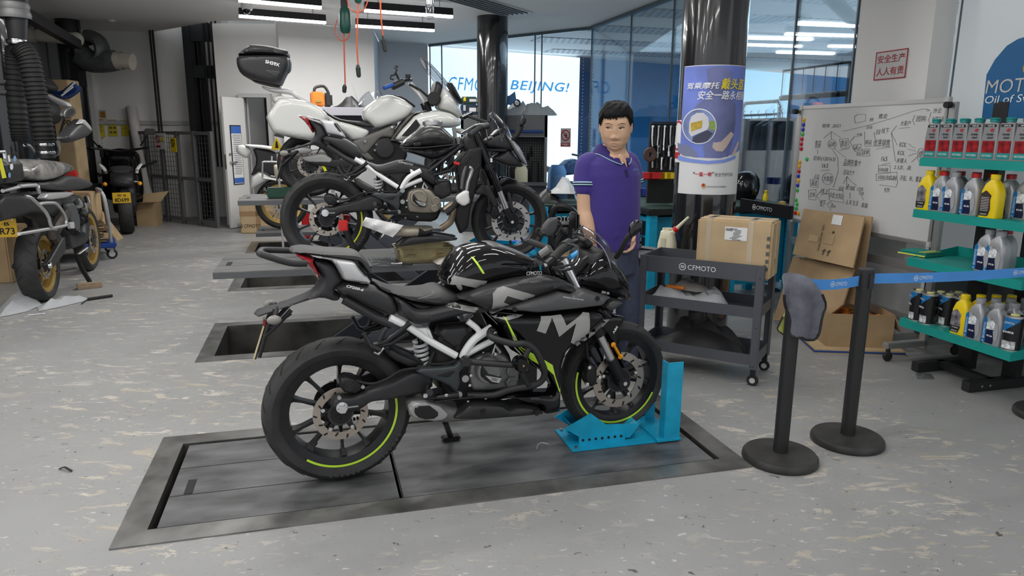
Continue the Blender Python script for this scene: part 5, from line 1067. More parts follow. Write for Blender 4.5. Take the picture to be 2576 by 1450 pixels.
s0=Vector((.04,0,H*.93)); s1=Vector((.055,0,H*.97)); e_=TF.y(*px1('b',480,185),v=p.y)-p; mb=MB(); mb.cyl(s0-Vector((.02,0,.03)),s1,.02); mb.build('neck',CREAM,t); d=(e_-s1).normalized(); mb=MB(); mb.cyl(s1-d*.01,s1+d*.016,.021); mb.build('cap',REDP,t); mb=MB(); mb.cyl(s1+d*.016,e_,.013,.008); mb.build('spout',CREAM,t)
# taped carton on the cart
def carton(name,label,cat,F_,L,W,H,m=CARD2,tape=True,group=None):
 t=thing(name,label,cat,F_.o,F_.ang,group); mb=MB(); mb.box((L/2,W/2,H/2),(L,W,H),bev=.012); mb.build('box',m,t)
 if tape:
  mb=MB()
  for x in (L*.16,L*.72): mb.box((x,W/2,H/2),(.055,W+.003,H+.003),bev=.012)
  mb.box((L/2,W/2,H/2),(L+.003,.06,H+.003),bev=.012); mb.build('tape',mat('clear_tape',(.55,.45,.32),.12,coat=.6),t)
 return t
ca=TF.y(*px1('b',528,480),v=.05); cb=TF.y(*px1('b',1040,520),v=.05); ct=TF.y(*px1('b',548,190),v=.05); F_=Frame(TF.M@Vector((ca.x,.05,TZ-.095)),TA); L_=cb.x-ca.x+.01; H_=ct.z-(TZ-.095); F_W=.24
ct_=carton('carton','battered brown carton wrapped in clear tape on the tool cart','box',F_,L_,F_W,H_)
mb=MB(); a=F_.y(*px1('b',738,252),v=0); c=F_.y(*px1('b',888,355),v=0); mb.box(((a.x+c.x)/2,-.002,(a.z+c.z)/2),(c.x-a.x,.002,a.z-c.z)); lb=mb.build('shipping_label',PAPER,ct_); mb=MB()
for i in range(12): mb.box((a.x+.006+i*.0035+rnd.random()*.001,-.0035,a.z-.016),(.0018,.001,.016))
for i in range(9): mb.box((a.x+.05+rnd.uniform(0,.03),-.0035,a.z-.01-i*.008),(.03+rnd.random()*.02,.001,.003))
mb.build('print_lines',INK,lb); mb=MB(); x_=L_-.02
for i in range(5): mb.box((x_,-.0025,H_*.2+i*.045),(.018,.001,.022))
mb.build('handling_marks',GINK,ct_)
# bubble wrap and gloves on the middle tier
def poly_on(F_,c,pts,z): return [(p.x,p.y) for p in (F_.z(x,y,z) for x,y in K(c,pts))]
BWRAP=mat('bubble_wrap',(.62,.64,.66),.25,bump=.8,bscale=160,alpha=.82)
o=crumple('bubble_wrap',BWRAP,None,[(.02,.03),(.48,.02),(.56,.1),(.46,.3),(.1,.33),(.02,.2)],.10,4,.022,.424); o.matrix_world=TF.M; tag(o,'sheet of bubble wrap crumpled on the middle tier of the cart','wrap')
o=crumple('work_glove',mat('glove_grey',(.36,.34,.31),.9),None,[(.16,.12),(.34,.1),(.42,.2),(.3,.3),(.18,.26)],.07,8,.016,.51); o.matrix_world=TF.M; tag(o,'dirty grey work gloves heaped on the bubble wrap in the cart','glove')
mb=MB(); mb.tube([(.14,.1,.53),(.26,.08,.535)],.012,8); simple('utility_knife','orange handled knife beside the gloves on the cart middle tier','tool',mb,ORANGE,TF)
o=crumple('black_cloth',mat('cloth_black',(.03,.03,.032),.85),None,[(.12,.16),(.5,.12),(.66,.2),(.62,.33),(.14,.34)],.16,12,.02,.134); o.matrix_world=TF.M; tag(o,'dark crumpled plastic piece at the back of the cart bottom tier','cloth')
mb=MB()
pl_=[(.06,.02),(.6,.03),(.66,.1),(.6,.16),(.1,.17)]; b_,pp=fillpts(pl_,0,.03); vs,fs=cdt(b_,pp); mb.add([(x,y,.14+.13*math.sin(PI*min(1,max(0,(x-.06)/.62)))*math.sqrt(max(0,y-.02)/.15)) for x,y in vs],fs); simple('fairing_part','curved matte black body panel on the cart bottom tier','panel',mb,MBLK,TF)
# ---------------------------------------------------------------- belt barriers
PC=[FL(1961,1156.5),FL(2130,1112),FL(2640,1050)]; PH=.868; BASEM=mat('post_base',(.035,.034,.033),.5,noise=.4,nscale=10); POSTM=mat('post_black',(.02,.02,.021),.38)
posts=[]
for i,(c,lab) in enumerate(zip(PC,('black belt barrier post with the grey towel hanging over its top','black belt barrier post in front of the open box of orange straps','black belt barrier post whose base is cut by the right edge'))):
 t=thing('barrier_post',lab,'barrier',c,0,'belt barrier posts'); posts.append(t)
 mb=MB(); mb.lathe([(0,0),(.166,0),(.17,.008),(.168,.026),(.16,.036),(.05,.043),(0,.043)],n=40); mb.build('base',BASEM,t)
 mb=MB(); mb.cyl((0,0,.04),(0,0,PH-.03),.0335,n=24); mb.build('pole',POSTM,t); mb=MB(); mb.cyl((0,0,PH-.1),(0,0,PH-.004),.036,n=24); mb.lathe([(.036,PH-.006),(.034,PH),(0,PH)],n=24); mb.build('head',MBLK,t)
 for a in range(4):
  mb=MB(); mb.box((.036*math.cos(a*PI/2+.3),.036*math.sin(a*PI/2+.3),PH-.055),(.014,.03,.07),rz=a*PI/2+.3,bev=.003); mb.build('belt_clip',MBLK,t)
def belt(parent,a,b_,z0,z1,marks,n=16):
 mb=MB(); d=b_-a; v=[]
 for i in range(n+1):
  q=a+d*(i/n); sag=-.012*math.sin(PI*i/n); z=z0+(z1-z0)*i/n
  v+=[(q.x,q.y,z+.024+sag),(q.x,q.y,z-.024+sag)]
 mb.add(v,[(2*i,2*i+1,2*i+3,2*i+2) for i in range(n)]); o=mb.build('belt',CBLUE,None); md=o.modifiers.new('th','SOLIDIFY'); md.thickness=.0015; mb=MB(); u_=d.normalized()
 for s_,h in marks:
  q=a+d*s_; nrm=Vector((u_.y,-u_.x,0)); z=z0+(z1-z0)*s_-.012*math.sin(PI*s_); brandmark(mb,axes((q.x+nrm.x*.002,q.y+nrm.y*.002,z),(u_.x,u_.y,(z1-z0)/d.length),(0,0,1)),h,w=h*4.4)
 l_=mb.build('lettering',WINK,o,flat=True,rec=False); o.parent=parent; o.matrix_parent_inverse=parent.matrix_world.inverted(); return o
bpy.context.view_layer.update()
for k_,(i,j,mk) in enumerate(((1,0,()),(1,2,()))):
 d=(PC[j]-PC[i]).normalized(); n_=Vector((-d.y,d.x,0));
 a,b_=PC[i]+d*.04,PC[j]-d*.04
 if k_==0: belt(posts[1],b_,a,PH-.035,PH-.055,[(.66,.0175)])
 else: belt(posts[1],a,b_,PH-.05,PH-.05,[(.25,.0175),(.75,.0175)])
# towel
TWF=Frame((PC[0].x,PC[0].y,0),0); tw=[TWF.y(x,y,-.06) for x,y in K('p',[(340,135),(395,126),(470,138),(510,160),(555,230),(600,325),(565,385),(545,490),(520,530),(470,540),(430,515),(360,508),(372,400),(335,310),(330,200)])]
def cloth(name,label,outline,yf,m,trim,F_):
 P=chaikin(outline,1,.2); b_,pp=fillpts(P,0,.016); vs,fs=cdt(b_,pp); mb=MB(); mb.add([(x,yf(x,z),z) for x,z in vs],fs); o=mb.build(name,m,None); o.modifiers.new('th','SOLIDIFY').thickness=.006; o.matrix_world=F_.M; tag(o,label,'towel')
 lo=[(x,yf(x,z),z) for x,z in dense(P,.02)]; zs=sorted(p[2] for p in lo); cut=zs[0]+(zs[-1]-zs[0])*.72
 run=[q for q in lo if q[2]<cut];
 k0=max(range(len(lo)),key=lambda k:(lo[k][2]<cut) and not (lo[k-1][2]<cut)); run=[lo[(k0+k)%len(lo)] for k in range(len(lo)) if lo[(k0+k)%len(lo)][2]<cut]
 mb=MB(); mb.tube(run,.006,6); mb.build('trim',INK,o); return o
xm=sum(p.x for p in tw)/len(tw); zt_=max(p.z for p in tw)
def yf(x,z): return -.055-.02*math.exp(-((x-xm)/.05)**2)+.012*math.sin((x-xm)*70)*min(1,(zt_-z)/.15)-(.0 if z<PH-.03 else -.05*(z-PH+.03)/.05)
cloth('towel','grey microfibre towel with black hem draped over the front barrier post',[(p.x,p.z) for p in tw],yf,mat('towel_grey',(.115,.12,.15),.95,noise=.3,nscale=14,bump=.6,bscale=300,sheen=.4),None,TWF)
tl=[TWF.y(x,y,.05) for x,y in K('p',[(345,320),(400,330),(420,500),(350,515),(320,495),(283,468),(300,430)])]
cloth('towel','lime green towel corner showing behind the grey towel on the barrier post',[(p.x,p.z) for p in tl],lambda x,z:.046+.006*math.sin(x*60),mat('towel_lime',(.48,.52,.12),.95,bump=.6,bscale=300),None,TWF)
# ---------------------------------------------------------------- whiteboard on castors
WBF=Frame((2.766,4.7,0),RV); wl,wz0,wz1=1.43,.775,1.70
t=thing('whiteboard','rolling whiteboard covered with black handwriting beside the white pier','whiteboard',WBF.o,RV); wb=t
mb=MB(); mb.box((wl/2,0,(wz0+wz1)/2),(wl,.016,wz1-wz0)); mb.build('board',mat('board_white',(.6,.6,.6),.25),t)
mb=MB()
for z in (wz0,wz1): mb.box((wl/2,0,z),(wl+.03,.03,.03),bev=.004)
for x in (0,wl): mb.box((x,0,(wz0+wz1)/2),(.022,.03,wz1-wz0),bev=.004)
mb.build('frame',ALU,t)
mb=MB()
for x in (0,wl):
 for z in (wz0,wz1): mb.box((x,0,z),(.04,.036,.045),bev=.006)
mb.build('corner_cap',LGREY,t)
for x in (-.04,wl+.04):
 mb=MB(); mb.box((x,-.01,.88),(.05,.035,1.62),bev=.004); mb.build('upright',ALU,t); mb=MB(); mb.box((x,-.01,.11),(.05,.62,.04),bev=.004); mb.build('foot_bar',ALU,t); mb=MB(); mb.cyl((x,.02,wz1-.03),(x,.06,wz1-.03),.02); mb.build('pivot_knob',INK,t)
 for y in (-.29,.27):
  mb=MB(); mb.lathe([(0,-.012),(.03,-.012),(.034,0),(.03,.012),(0,.012)],(x,y,.034),'X',16); mb.cyl((x,y,.04),(x,y,.1),.014); mb.build('castor',DBLK,t)
for z in (.6,.24): mb=MB(); mb.box((wl/2,-.01,z),(wl+.04,.03,.06)); mb.build('crossbar',ALU,t)
def wt(mb,s,x,y,h,w=None,bold=-.004):
 p=WBF.y(*px1('w',x,y),v=.0095); k=(WBF.y(*px1('w',x,y-h/2),v=.0095).z-WBF.y(*px1('w',x,y+h/2),v=.0095).z); ww=None
 if w: ww=WBF.y(*px1('w',x-w/2,y),v=.0095).x-WBF.y(*px1('w',x+w/2,y),v=.0095).x
 tmb(mb,s,axes(p,(-1,0,0),(0,0,1)),k,ww,bold,.15)
def ws(mb,pts,r=.0016,closed=False):
 P=[WBF.y(*px1('w',x,y),v=.0095) for x,y in pts]; mb.tube(P+([P[0]] if closed else []),r,4,flat=.4)
mb=MB()
for s,x,y,h,w in (('明年 .2021',383,402,36,160),('售前',268,562,70,50),('品牌',389,562,44,52),('售后',497,555,52,56),('主体',627,480,32,50),('活动',712,415,30,54),('精品',706,545,40,54),('传达',612,600,34,46),('项目',622,650,32,44),('金额',685,632,40,50),('目标(1201k3)',322,690,48,190),('1k5',330,750,36,54),('占比',258,842,40,48),('大单高',352,862,52,78),('渠道',236,900,50,52),('主体',219,1000,46,46),('线上',324,970,44,68),('抖音.大鸿运',427,1010,50,120),('线下',308,1075,60,46),('店m',398,1096,40,44),('品牌形象↑',563,725,60,150),('活动力↑',534,808,44,100),('运动',468,948,40,46),('off road',548,936,50,80),('1250',634,952,30,52),('TGR',643,990,30,44),('人.车.生活',562,1070,46,112),('高端',672,1094,46,56),('线下',852,445,50,66),('洽谈',790,455,46,40),('优惠销售',822,552,66,142),('推会',833,318,46,78),('授',732,348,30,36),('大客户',1028,380,44,88),('团购',1164,340,50,86),('外企',1306,270,44,74),('全国工商',1310,345,50,110),('中大企',1282,490,46,80),('销售动力',1252,605,46,100),('KOL',1005,566,40,60),('KOL',990,638,38,62),('关键人',994,705,44,92),('2 3次、高',1002,765,40,150),('1k5',844,690,40,54),('500高',838,783,36,84),('1000冲机制',868,852,44,160),('开拓、布、覆盖',1072,862,48,190),('KPI',866,958,30,44),('绩',1160,648,60,38)): wt(mb,s,x,y,h,w)
for pts in ([(318,510),(385,452),(470,510)],[(385,452),(383,520)],[(265,612),(265,650)],[(545,540),(590,490)],[(545,540),(580,612),(612,570)],[(410,600),(515,685)],[(395,610),(440,680),(443,800),(400,940)],[(485,450),(690,402),(900,340),(1080,280),(1180,255),(1240,268)],[(1205,252),(1240,268),(1210,276)],[(905,462),(950,402)],[(905,462),(955,570)],[(905,462),(940,712)],[(1047,555),(1115,600)],[(1047,605),(1120,622)],[(1050,665),(1120,640)],[(1078,720),(1130,672)],[(970,425),(1068,416)],[(770,605),(905,585)],[(295,790),(372,788)],[(455,615),(538,598)],[(520,842),(488,905)],[(520,842),(515,920)],[(520,842),(560,890),(605,920)],[(547,982),(545,1035)],[(645,1010),(665,1050)],[(258,1010),(290,970)],[(258,1010),(295,1070)],[(345,1080),(385,1060)],[(345,1080),(385,1140)],[(290,1000),(358,990)],[(820,740),(900,725)],[(845,978),(890,975)],[(1240,425),(1320,423)],[(1250,285),(1238,330),(1225,352),(1240,380),(1228,450),(1225,570)],[(1110,310),(1090,355),(1108,395)],[(675,582),(738,576)],[(672,455),(674,575)],[(755,455),(765,520)],[(955,860),(960,900),(945,935),(800,915)]): ws(mb,pts)
for pts in ([(585,320),(615,302),(682,303),(680,362),(590,378)],[(455,520),(530,512),(540,590),(470,598)],[(575,570),(642,560),(645,620),(590,628)],[(655,608),(715,602),(717,665),(655,668)],[(185,962),(250,955),(250,1048),(190,1040)],[(200,868),(270,862),(268,940),(205,930)],[(362,950),(485,965),(492,1070),(365,1050)],[(795,745),(895,748),(896,808),(792,808)],[(772,822),(955,805),(955,860),(775,880)]): ws(mb,pts,closed=True)
for cx,cy,rx,ry in ((390,562,36,40),(352,862,47,50),(1162,660,30,64)): ws(mb,[(cx+rx*math.cos(a*.35),cy+ry*math.sin(a*.35)) for a in range(18)],closed=True)
mb.build('handwriting',mat('marker_ink',(.03,.03,.035),.6),t,flat=True,rec=False)
MC={'O':(mat('magnet_orange',(.75,.38,.01),.35),'orange'),'B':(mat('magnet_blue',(.02,.03,.4),.35),'blue'),'G':(mat('magnet_green',(.04,.45,.1),.35),'green'),'R':(mat('magnet_red',(.5,.01,.02),.35),'red')}
mg=[(147,352,'O'),(143,393,'B'),(139,435,'B'),(135,475,'G'),(130,518,'R'),(125,560,'R'),(124,602,'R'),(172,692,'G'),(110,718,'O'),(106,756,'O'),(104,798,'R'),(99,840,'B'),(100,880,'O'),(93,920,'B'),(89,962,'G'),(78,1047,'G'),(86,1082,'G'),(80,1120,'G'),(72,1160,'R'),(98,1165,'O')]
desc=['topmost round {} magnet on the whiteboard edge','{} magnet just under the topmost orange one','{} magnet directly above the upper green magnet','{} magnet below the two upper blue ones','{} magnet just below the upper green magnet','middle one of three {} magnets in a row','{} magnet lowest of the upper three of its colour','lone {} magnet set in from the whiteboard edge','{} magnet at the head of the lower row','{} magnet above the single mid red magnet','{} magnet between orange and blue, mid board edge','{} magnet under the mid red magnet','{} magnet between two blue magnets','{} magnet above the lone lower green','{} magnet below the lowest blue magnet','{} magnet first of the bottom trio of green','{} magnet in the middle of the bottom green trio','{} magnet last of the bottom green trio','{} magnet at the bottom edge above the folded carton','lowest {} magnet beside the bottom red one']
for (x,y,c),d_ in zip(mg,desc):
 p=WBF.y(*px1('w',x,y),v=.01); mb=MB(); mb.lathe([(.018,0),(.017,.006),(.011,.009),(0,.0095)],(p.x,.008,p.z),Vector((0,1,0)),16); o=mb.build('magnet',MC[c][0]); o.matrix_world=WBF.M; tag(o,d_.format(MC[c][1])+' on the whiteboard' if 'whiteboard' not in d_ else d_.format(MC[c][1]),'magnet','round magnets on the whiteboard')
# ---------------------------------------------------------------- cartons by the whiteboard
def sheet(name,label,pts,m,ys,cat='cardboard',marks=None,F_=WBF,th=.012):
 P=[F_.y(*q,v=v) for q,v in zip(pts,ys)]; mb=MB(); mb.add(P,[tuple(range(len(P)))]); o=mb.build(name,m,None,flat=True); md=o.modifiers.new('th','SOLIDIFY'); md.thickness=th; o.matrix_world=F_.M; tag(o,label,cat); return o,P
B_=lambda pts:K('b',pts)
o,P=sheet('folded_carton','tallest flat folded carton leaning behind the others on the whiteboard',B_([(1330,135),(1775,185),(1705,640),(1640,800),(1280,700)]),CARD,(.06,.06,.16,.26,.2))
o,P=sheet('folded_carton','flat folded carton panel standing on the floor below the labelled panel',B_([(1215,455),(1640,550),(1560,800),(1430,900),(1070,912)]),CARD,(.26,.24,.38,.42,.42))
o,P=sheet('folded_carton','flat folded carton with a white shipping label leaning on the whiteboard',B_([(1295,130),(1722,190),(1640,547),(1217,450)]),CARD,(.12,.12,.3,.3))
def onq(P,s,t_,off=.016):
 q=P[0]*(1-s)*(1-t_)+P[1]*s*(1-t_)+P[2]*s*t_+P[3]*(1-s)*t_; n=(P[1]-P[0]).cross(P[3]-P[0]).normalized(); n=n if n.y>0 else -n; return q+n*off
for nm,s0,s1,t0,t1,m in (('shipping_label',.53,.69,.04,.24,PAPER),('tape',.22,.38,.52,.66,mat('tape_tan',(.5,.36,.2),.3)),('tape',.48,.63,.45,.65,mat('tape_tan2',(.46,.33,.18),.3))):
 mb=MB(); mb.quad(onq(P,s0,t0),onq(P,s1,t0),onq(P,s1,t1),onq(P,s0,t1)); mb.build(nm,m,o,flat=True)
mb=MB(); M=axes(onq(P,.42,.55,.017),P[3]-P[0],P[1]-P[0]); tmb(mb,'SIZE: 58X40X38CM',M,.018,.22,.01);
M=axes(onq(P,.6,.4,.017),P[3]-P[0],P[1]-P[0]); tmb(mb,'★',M,.03); M=axes(onq(P,.56,.82,.017),P[1]-P[0],P[0]-P[3]); tmb(mb,'↑↑',M,.05); mb.build('print',INK,o,flat=True,rec=False)
# open box of orange straps standing on a flattened printed carton
ba,bb=FL(2076,882),FL(2241,887); BF=Frame(ba,math.atan2(bb.y-ba.y,bb.x-ba.x)); bl=(bb-ba).length; bh=BF.y(2072,801,0).z; bd=.36
o,P=None,None
t=thing('carton_tray','flattened carton with a blue printed edge lying under the box of straps','cardboard',BF.o,BF.ang)
mb=MB(); mb.box((bl/2-.02,bd/2,.016),(bl+.16,bd+.16,.032)); mb.build('board',CARD2,t); mb=MB(); mb.box((bl/2-.02,bd/2,.015),(bl+.163,bd+.163,.014)); mb.build('printed_band',mat('print_blue',(.02,.07,.25),.6),t)
t=thing('open_carton','open brown carton holding orange straps at the whiteboard foot','box',BF.M@Vector((0,0,.033)),BF.ang)
mb=MB()
for c,d in (((bl/2,0,bh/2),(bl,.006,bh)),((bl/2,bd,bh/2),(bl,.006,bh)),((0,bd/2,bh/2),(.006,bd,bh)),((bl,bd/2,bh/2),(.006,bd,bh)),((bl/2,bd/2,.004),(bl,bd,.006))): mb.box(c,d)
mb.build('box',CARD,t); mb=MB(); mb.add([(bl,0,bh),(bl,bd,bh),(bl+.05,bd,bh-.1),(bl+.05,0,bh-.12)],[(0,1,2,3)]); o=mb.build('flap',CARD,t); o.modifiers.new('th','SOLIDIFY').thickness=.005
STR=mat('strap_orange',(.8,.24,.02),.6); mb=MB(); r_=random.Random(3)
for i in range(16):
 cx,cy,cz=r_.uniform(.1,bl-.1),r_.uniform(.08,bd-.08),bh*.55+r_.uniform(0,.07); a0=r_.random()*6; ra=r_.uniform(.05,.09)
 mb.tube([(min(bl-.02,max(.02,cx+ra*math.cos(a0+k*.5))),min(bd-.02,max(.02,cy+ra*.7*math.sin(a0+k*.5))),cz+.015*math.sin(k*1.1+i)) for k in range(11)],.013,6,2,flat=.25)
mb.box((bl/2,bd/2,bh*.3),(bl-.03,bd-.03,bh*.5)); o=mb.build('strap_bundle',STR); o.matrix_world=Frame(BF.M@Vector((0,0,.033)),BF.ang).M; tag(o,'tangle of orange straps in the open carton','straps',kind='stuff')
# ---------------------------------------------------------------- oil display rack
RKo=FL(2437,985); RKF=Frame(RKo,RV); xa,xb=-.29,.485; yF,yB=.085,-.30; SZ=[.33,.725,1.03,1.345]
t=thing('display_rack','teal shelved oil display rack with a blue header board at the right edge','rack',RKo,RV); rk=t
for x in (0.0,.376):
 mb=MB(); mb.box((x,-.18,.035),(.06,.42,.06),bev=.003); mb.build('foot',POSTM,t)
mb=MB(); mb.box((.19,-.16,.045),(.376,.05,.04)); mb.build('foot_link',POSTM,t)
for x in (.02,.33): mb=MB(); mb.box((x,yB-.03,.85),(.1 if x>.1 else .09,.05,1.66)); mb.build('upright',POSTM,t)
mb=MB(); mb.cyl((-.03,-.06,.035),(-.031,-.06,.035),.008); mb.cyl((-.03,-.12,.035),(-.031,-.12,.035),.008); mb.build('foot_bolt',CHROME,t)
for i,z in enumerate(SZ):
 mb=MB(); y0=yF-.02*i*.0; mb.box(((xa+xb)/2,(y0+yB)/2,z),(xb-xa,y0-yB,.004)); mb.box(((xa+xb)/2,y0,z-.024),(xb-xa,.005,.048)); mb.box(((xa+xb)/2,yB,z+.03),(xb-xa,.005,.06))
 for x in (xa,xb): mb.prism([(y0,z),(yB,z+.06),(yB,z-.02),(y0,z-.048)],x-.0025,x+.0025,'YZ')
 mb.build('shelf',TEAL,t)
hp=[RKF.y(x,y,yB) for x,y in ((2467,300),(2479,188),(2500,150),(2530,115),(2558,98),(2585,90))]
HB=emp('header_board',t); pts=[(p.x,p.z) for p in hp]; pts=pts+[(2*pts[-1][0]-x,z) for x,z in reversed(pts[:-1])]
mb=MB(); mb.prism(pts,yB-.02,yB-.008,'XZ'); mb.build('board',mat('header_blue',(.012,.12,.30),.4),HB,flat=True)
mb=MB(); mb.prism([(x+(.008 if x>pts[5][0] else -.008),z+.006) for x,z in pts],yB-.03,yB-.021,'XZ'); mb.build('border',WHITE,HB,flat=True)
def rtext(mb,s,x0,x1,y,h,yl,bold=.03,shear=0):
 a,c=RKF.y(x0,y,yl),RKF.y(x1,y,yl); k=RKF.y((x0+x1)/2,y-h/2,yl).z-RKF.y((x0+x1)/2,y+h/2,yl).z; tmb(mb,s,axes((a+c)/2,(-1,0,0),(0,0,1)),k,abs(a.x-c.x),bold,shear)
mb=MB(); rtext(mb,'MOTOREX',2482,2715,212,36,yB-.005,.05,.06); mb.build('lettering',mat('header_grey',(.55,.53,.51),.4),HB,flat=True,rec=False)
mb=MB(); rtext(mb,'Oil of Switzerland',2479,2720,246,20,yB-.005,.0,.1); mb.build('lettering',WINK,HB,flat=True,rec=False)
p=RKF.y(2588,170,yB-.004); mb=MB();
mb.lathe([(0,0),(.036,0),(.036,.003),(0,.003)],(p.x,yB-.006,p.z),Vector((0,1,0)),28); mb.build('emblem',GOLD,HB)
# bottle kinds; local frame: label face looks to +y, right of the label is -x
def bt_text(mb,s,x,z,h,w,y,bold=.02,rot=0): tmb(mb,s,axes((x,y,z),(-1,0,0),(0,0,1))@Matrix.Rotation(rot,4,'Z'),h,w,bold)
def face(mb,pts,y): mb.add([(x,y,z) for x,z in pts],[tuple(range(len(pts)))])
GREYB=mat('bottle_grey',(.3,.3,.31),.32,.2); SILB=mat('bottle_silver',(.36,.37,.39),.3,.3); NAVY=mat('label_navy',(.008,.012,.05),.35); LBLUE=mat('label_blue',(.01,.16,.42),.35); LRED=mat('label_red',(.28,.01,.015),.35,noise=.8,nscale=30); LPHOTO=mat('label_photo',(.05,.045,.06),.35,noise=.9,nscale=26,ncol=(.35,.33,.36)); LPH2=mat('label_photo_white',(.5,.52,.6),.35,noise=.9,nscale=40); TEALC=mat('cap_teal',(.01,.26,.25),.35); CAPR=mat('cap_red',(.45,.015,.02),.35); CAPS=mat('cap_silver',(.33,.34,.35),.4)
def place(t,F_,x,y,z,rz=0): t.location=F_.M@Vector((x,y,z)); t.rotation_euler=(0,0,F_.ang+rz)
def bottle_motorex():
 t=thing('oil_bottle','grey square oil bottle with a teal cap and red label','bottle'); h=.2; mb=MB()
 loft(mb,[sq(.05,.032,0,.008),sq(.051,.033,.006,.01),sq(.05,.033,h*.55,.01),sq(.042,.03,h,.008)],True,True); mb.build('body',GREYB,t)
 mb=MB(); mb.cyl((.006,0,h),(.006,0,h+.008),.018); mb.build('neck',LGREY,t); mb=MB(); mb.lathe([(.024,h+.006),(.024,h+.026),(.021,h+.03),(0,h+.03)],(.006,0,0),n=14); mb.lathe([(.024,h+.02),(.028,h+.022),(.024,h+.025)],(.006,0,0),n=14); mb.build('cap',TEALC,t)
 l=emp('label',t); y=.0345
 mb=MB(); face(mb,[(.036,.105),(-.04,.105),(-.04,.04),(.036,.04)],y); mb.build('picture',LRED,l); mb=MB(); face(mb,[(.036,.04),(-.04,.04),(-.04,.008),(.036,.008)],y); mb.build('band',TEALC,l); mb=MB(); bt_text(mb,'MOTOREX',-.002,.024,.012,.06,y+.001); bt_text(mb,'10W-50',-.005,.186,.008,.04,y+.0005); mb.build('lettering',WINK,l,flat=True,rec=False)
 mb=MB(); face(mb,[(.034,.193),(-.036,.193),(-.036,.18),(.034,.18)],y-.0025); mb.build('strip',INK,l)
 mb=MB(); bt_text(mb,'4T',-.014,.162,.018,.024,y,.05); mb.build('grade',RINK,l,flat=True,rec=False); mb=MB(); bt_text(mb,'POWER',-.004,.139,.011,.042,y,.03); bt_text(mb,'SYNT',-.008,.121,.011,.036,y,.03); mb.build('lettering',INK,l,flat=True,rec=False)
 return t
def bottle_body(mb,w,d,h,sh=.72):
 loft(mb,[sq(w*.96,d*.95,0,.014),sq(w,d,.008,.018),sq(w,d,h*.45,.02),sq(w*.97,d,h*sh*.9,.02),sq(w*.72,d*.9,h*(sh+.1),.02),sq(w*.36,d*.62,h*.92,.016),sq(.021,.021,h*.94,.02),sq(.021,.021,h,.02)],True,True)
def bottle_silver(cap):
 t=thing('oil_bottle','silver oil bottle','bottle'); h=.225; w,d=.055,.036; mb=MB(); bottle_body(mb,w,d,h); mb.build('body',SILB,t)
 mb=MB(); mb.lathe([(.024,h-.012),(.025,h+.01),(.022,h+.014),(0,h+.014)],n=16); mb.build('cap',cap,t)
 y=d+.0012; l=emp('label',t)
 mb=MB(); face(mb,[(.052,.008),(.03,.008),(.03,.145),(.04,.155),(.052,.14)],y); mb.build('side_band',LBLUE,l); mb=MB(); face(mb,[(.03,.008),(-.018,.008),(-.022,.04),(-.01,.08),(-.022,.1),(-.02,.118),(.03,.118)],y); mb.build('panel',NAVY,l); mb=MB(); face(mb,[(.03,.085),(-.016,.09),(-.02,.125),(.0,.15),(.03,.15)],y+.0008); mb.build('picture',LPH2,l)
 mb=MB(); bt_text(mb,'CFMOTO',.041,.085,.011,.075,y+.001,.03,PI/2); logo(mb,axes((.041,y+.001,.038),(0,0,1),(1,0,0)),.014); bt_text(mb,'1L',.041,.016,.009,None,y+.001); bt_text(mb,'机油',.006,.052,.01,.034,y+.001,.02); mb.build('lettering',WINK,l,flat=True,rec=False)
 mb=MB(); mb.prism(chaikin([(-.024,.02),(-.042,.03),(-.045,.09),(-.03,.135),(-.018,.115),(-.014,.08)],2),d-.002,d+.0025,'XZ'); mb.build('grip_panel',mat('grip_silver',(.42,.43,.45),.35,.2),t)
 return t
def bottle_yellow(back=False):
 t=thing('oil_bottle','yellow oil bottle','bottle'); h=.225; w,d=.055,.036; mb=MB(); bottle_body(mb,w,d,h); mb.build('body',YEL,t); mb=MB(); mb.lathe([(.024,h-.012),(.025,h+.01),(.022,h+.014),(0,h+.014)],n=16); mb.build('cap',YEL,t)
 y=d+.0012; l=emp('label',t); mb=MB(); face(mb,chaikin([(.048,.01),(-.012,.01),(-.024,.05),(-.016,.1),(-.022,.125),(.015,.152),(.045,.13)],1,.1),y); mb.build('panel',LPHOTO if not back else mat('label_brown',(.05,.035,.03),.4),l); mb=MB(); face(mb,[(.046,.012),(-.01,.012),(-.02,.05),(.047,.05)],y+.0006); mb.build('foot_panel',INK,l)
 mb=MB(); bt_text(mb,'CFMOTO',.014,.02,.008,.04,y+.0012)
 if back:
  for i in range(9): bt_text(mb,'———————',.014,.112-i*.009,.002,.05,y+.001)
 else: bt_text(mb,'4T 10W-40',.012,.04,.007,.04,y+.0012)
 mb.build('lettering',WINK,l,flat=True,rec=False); return t
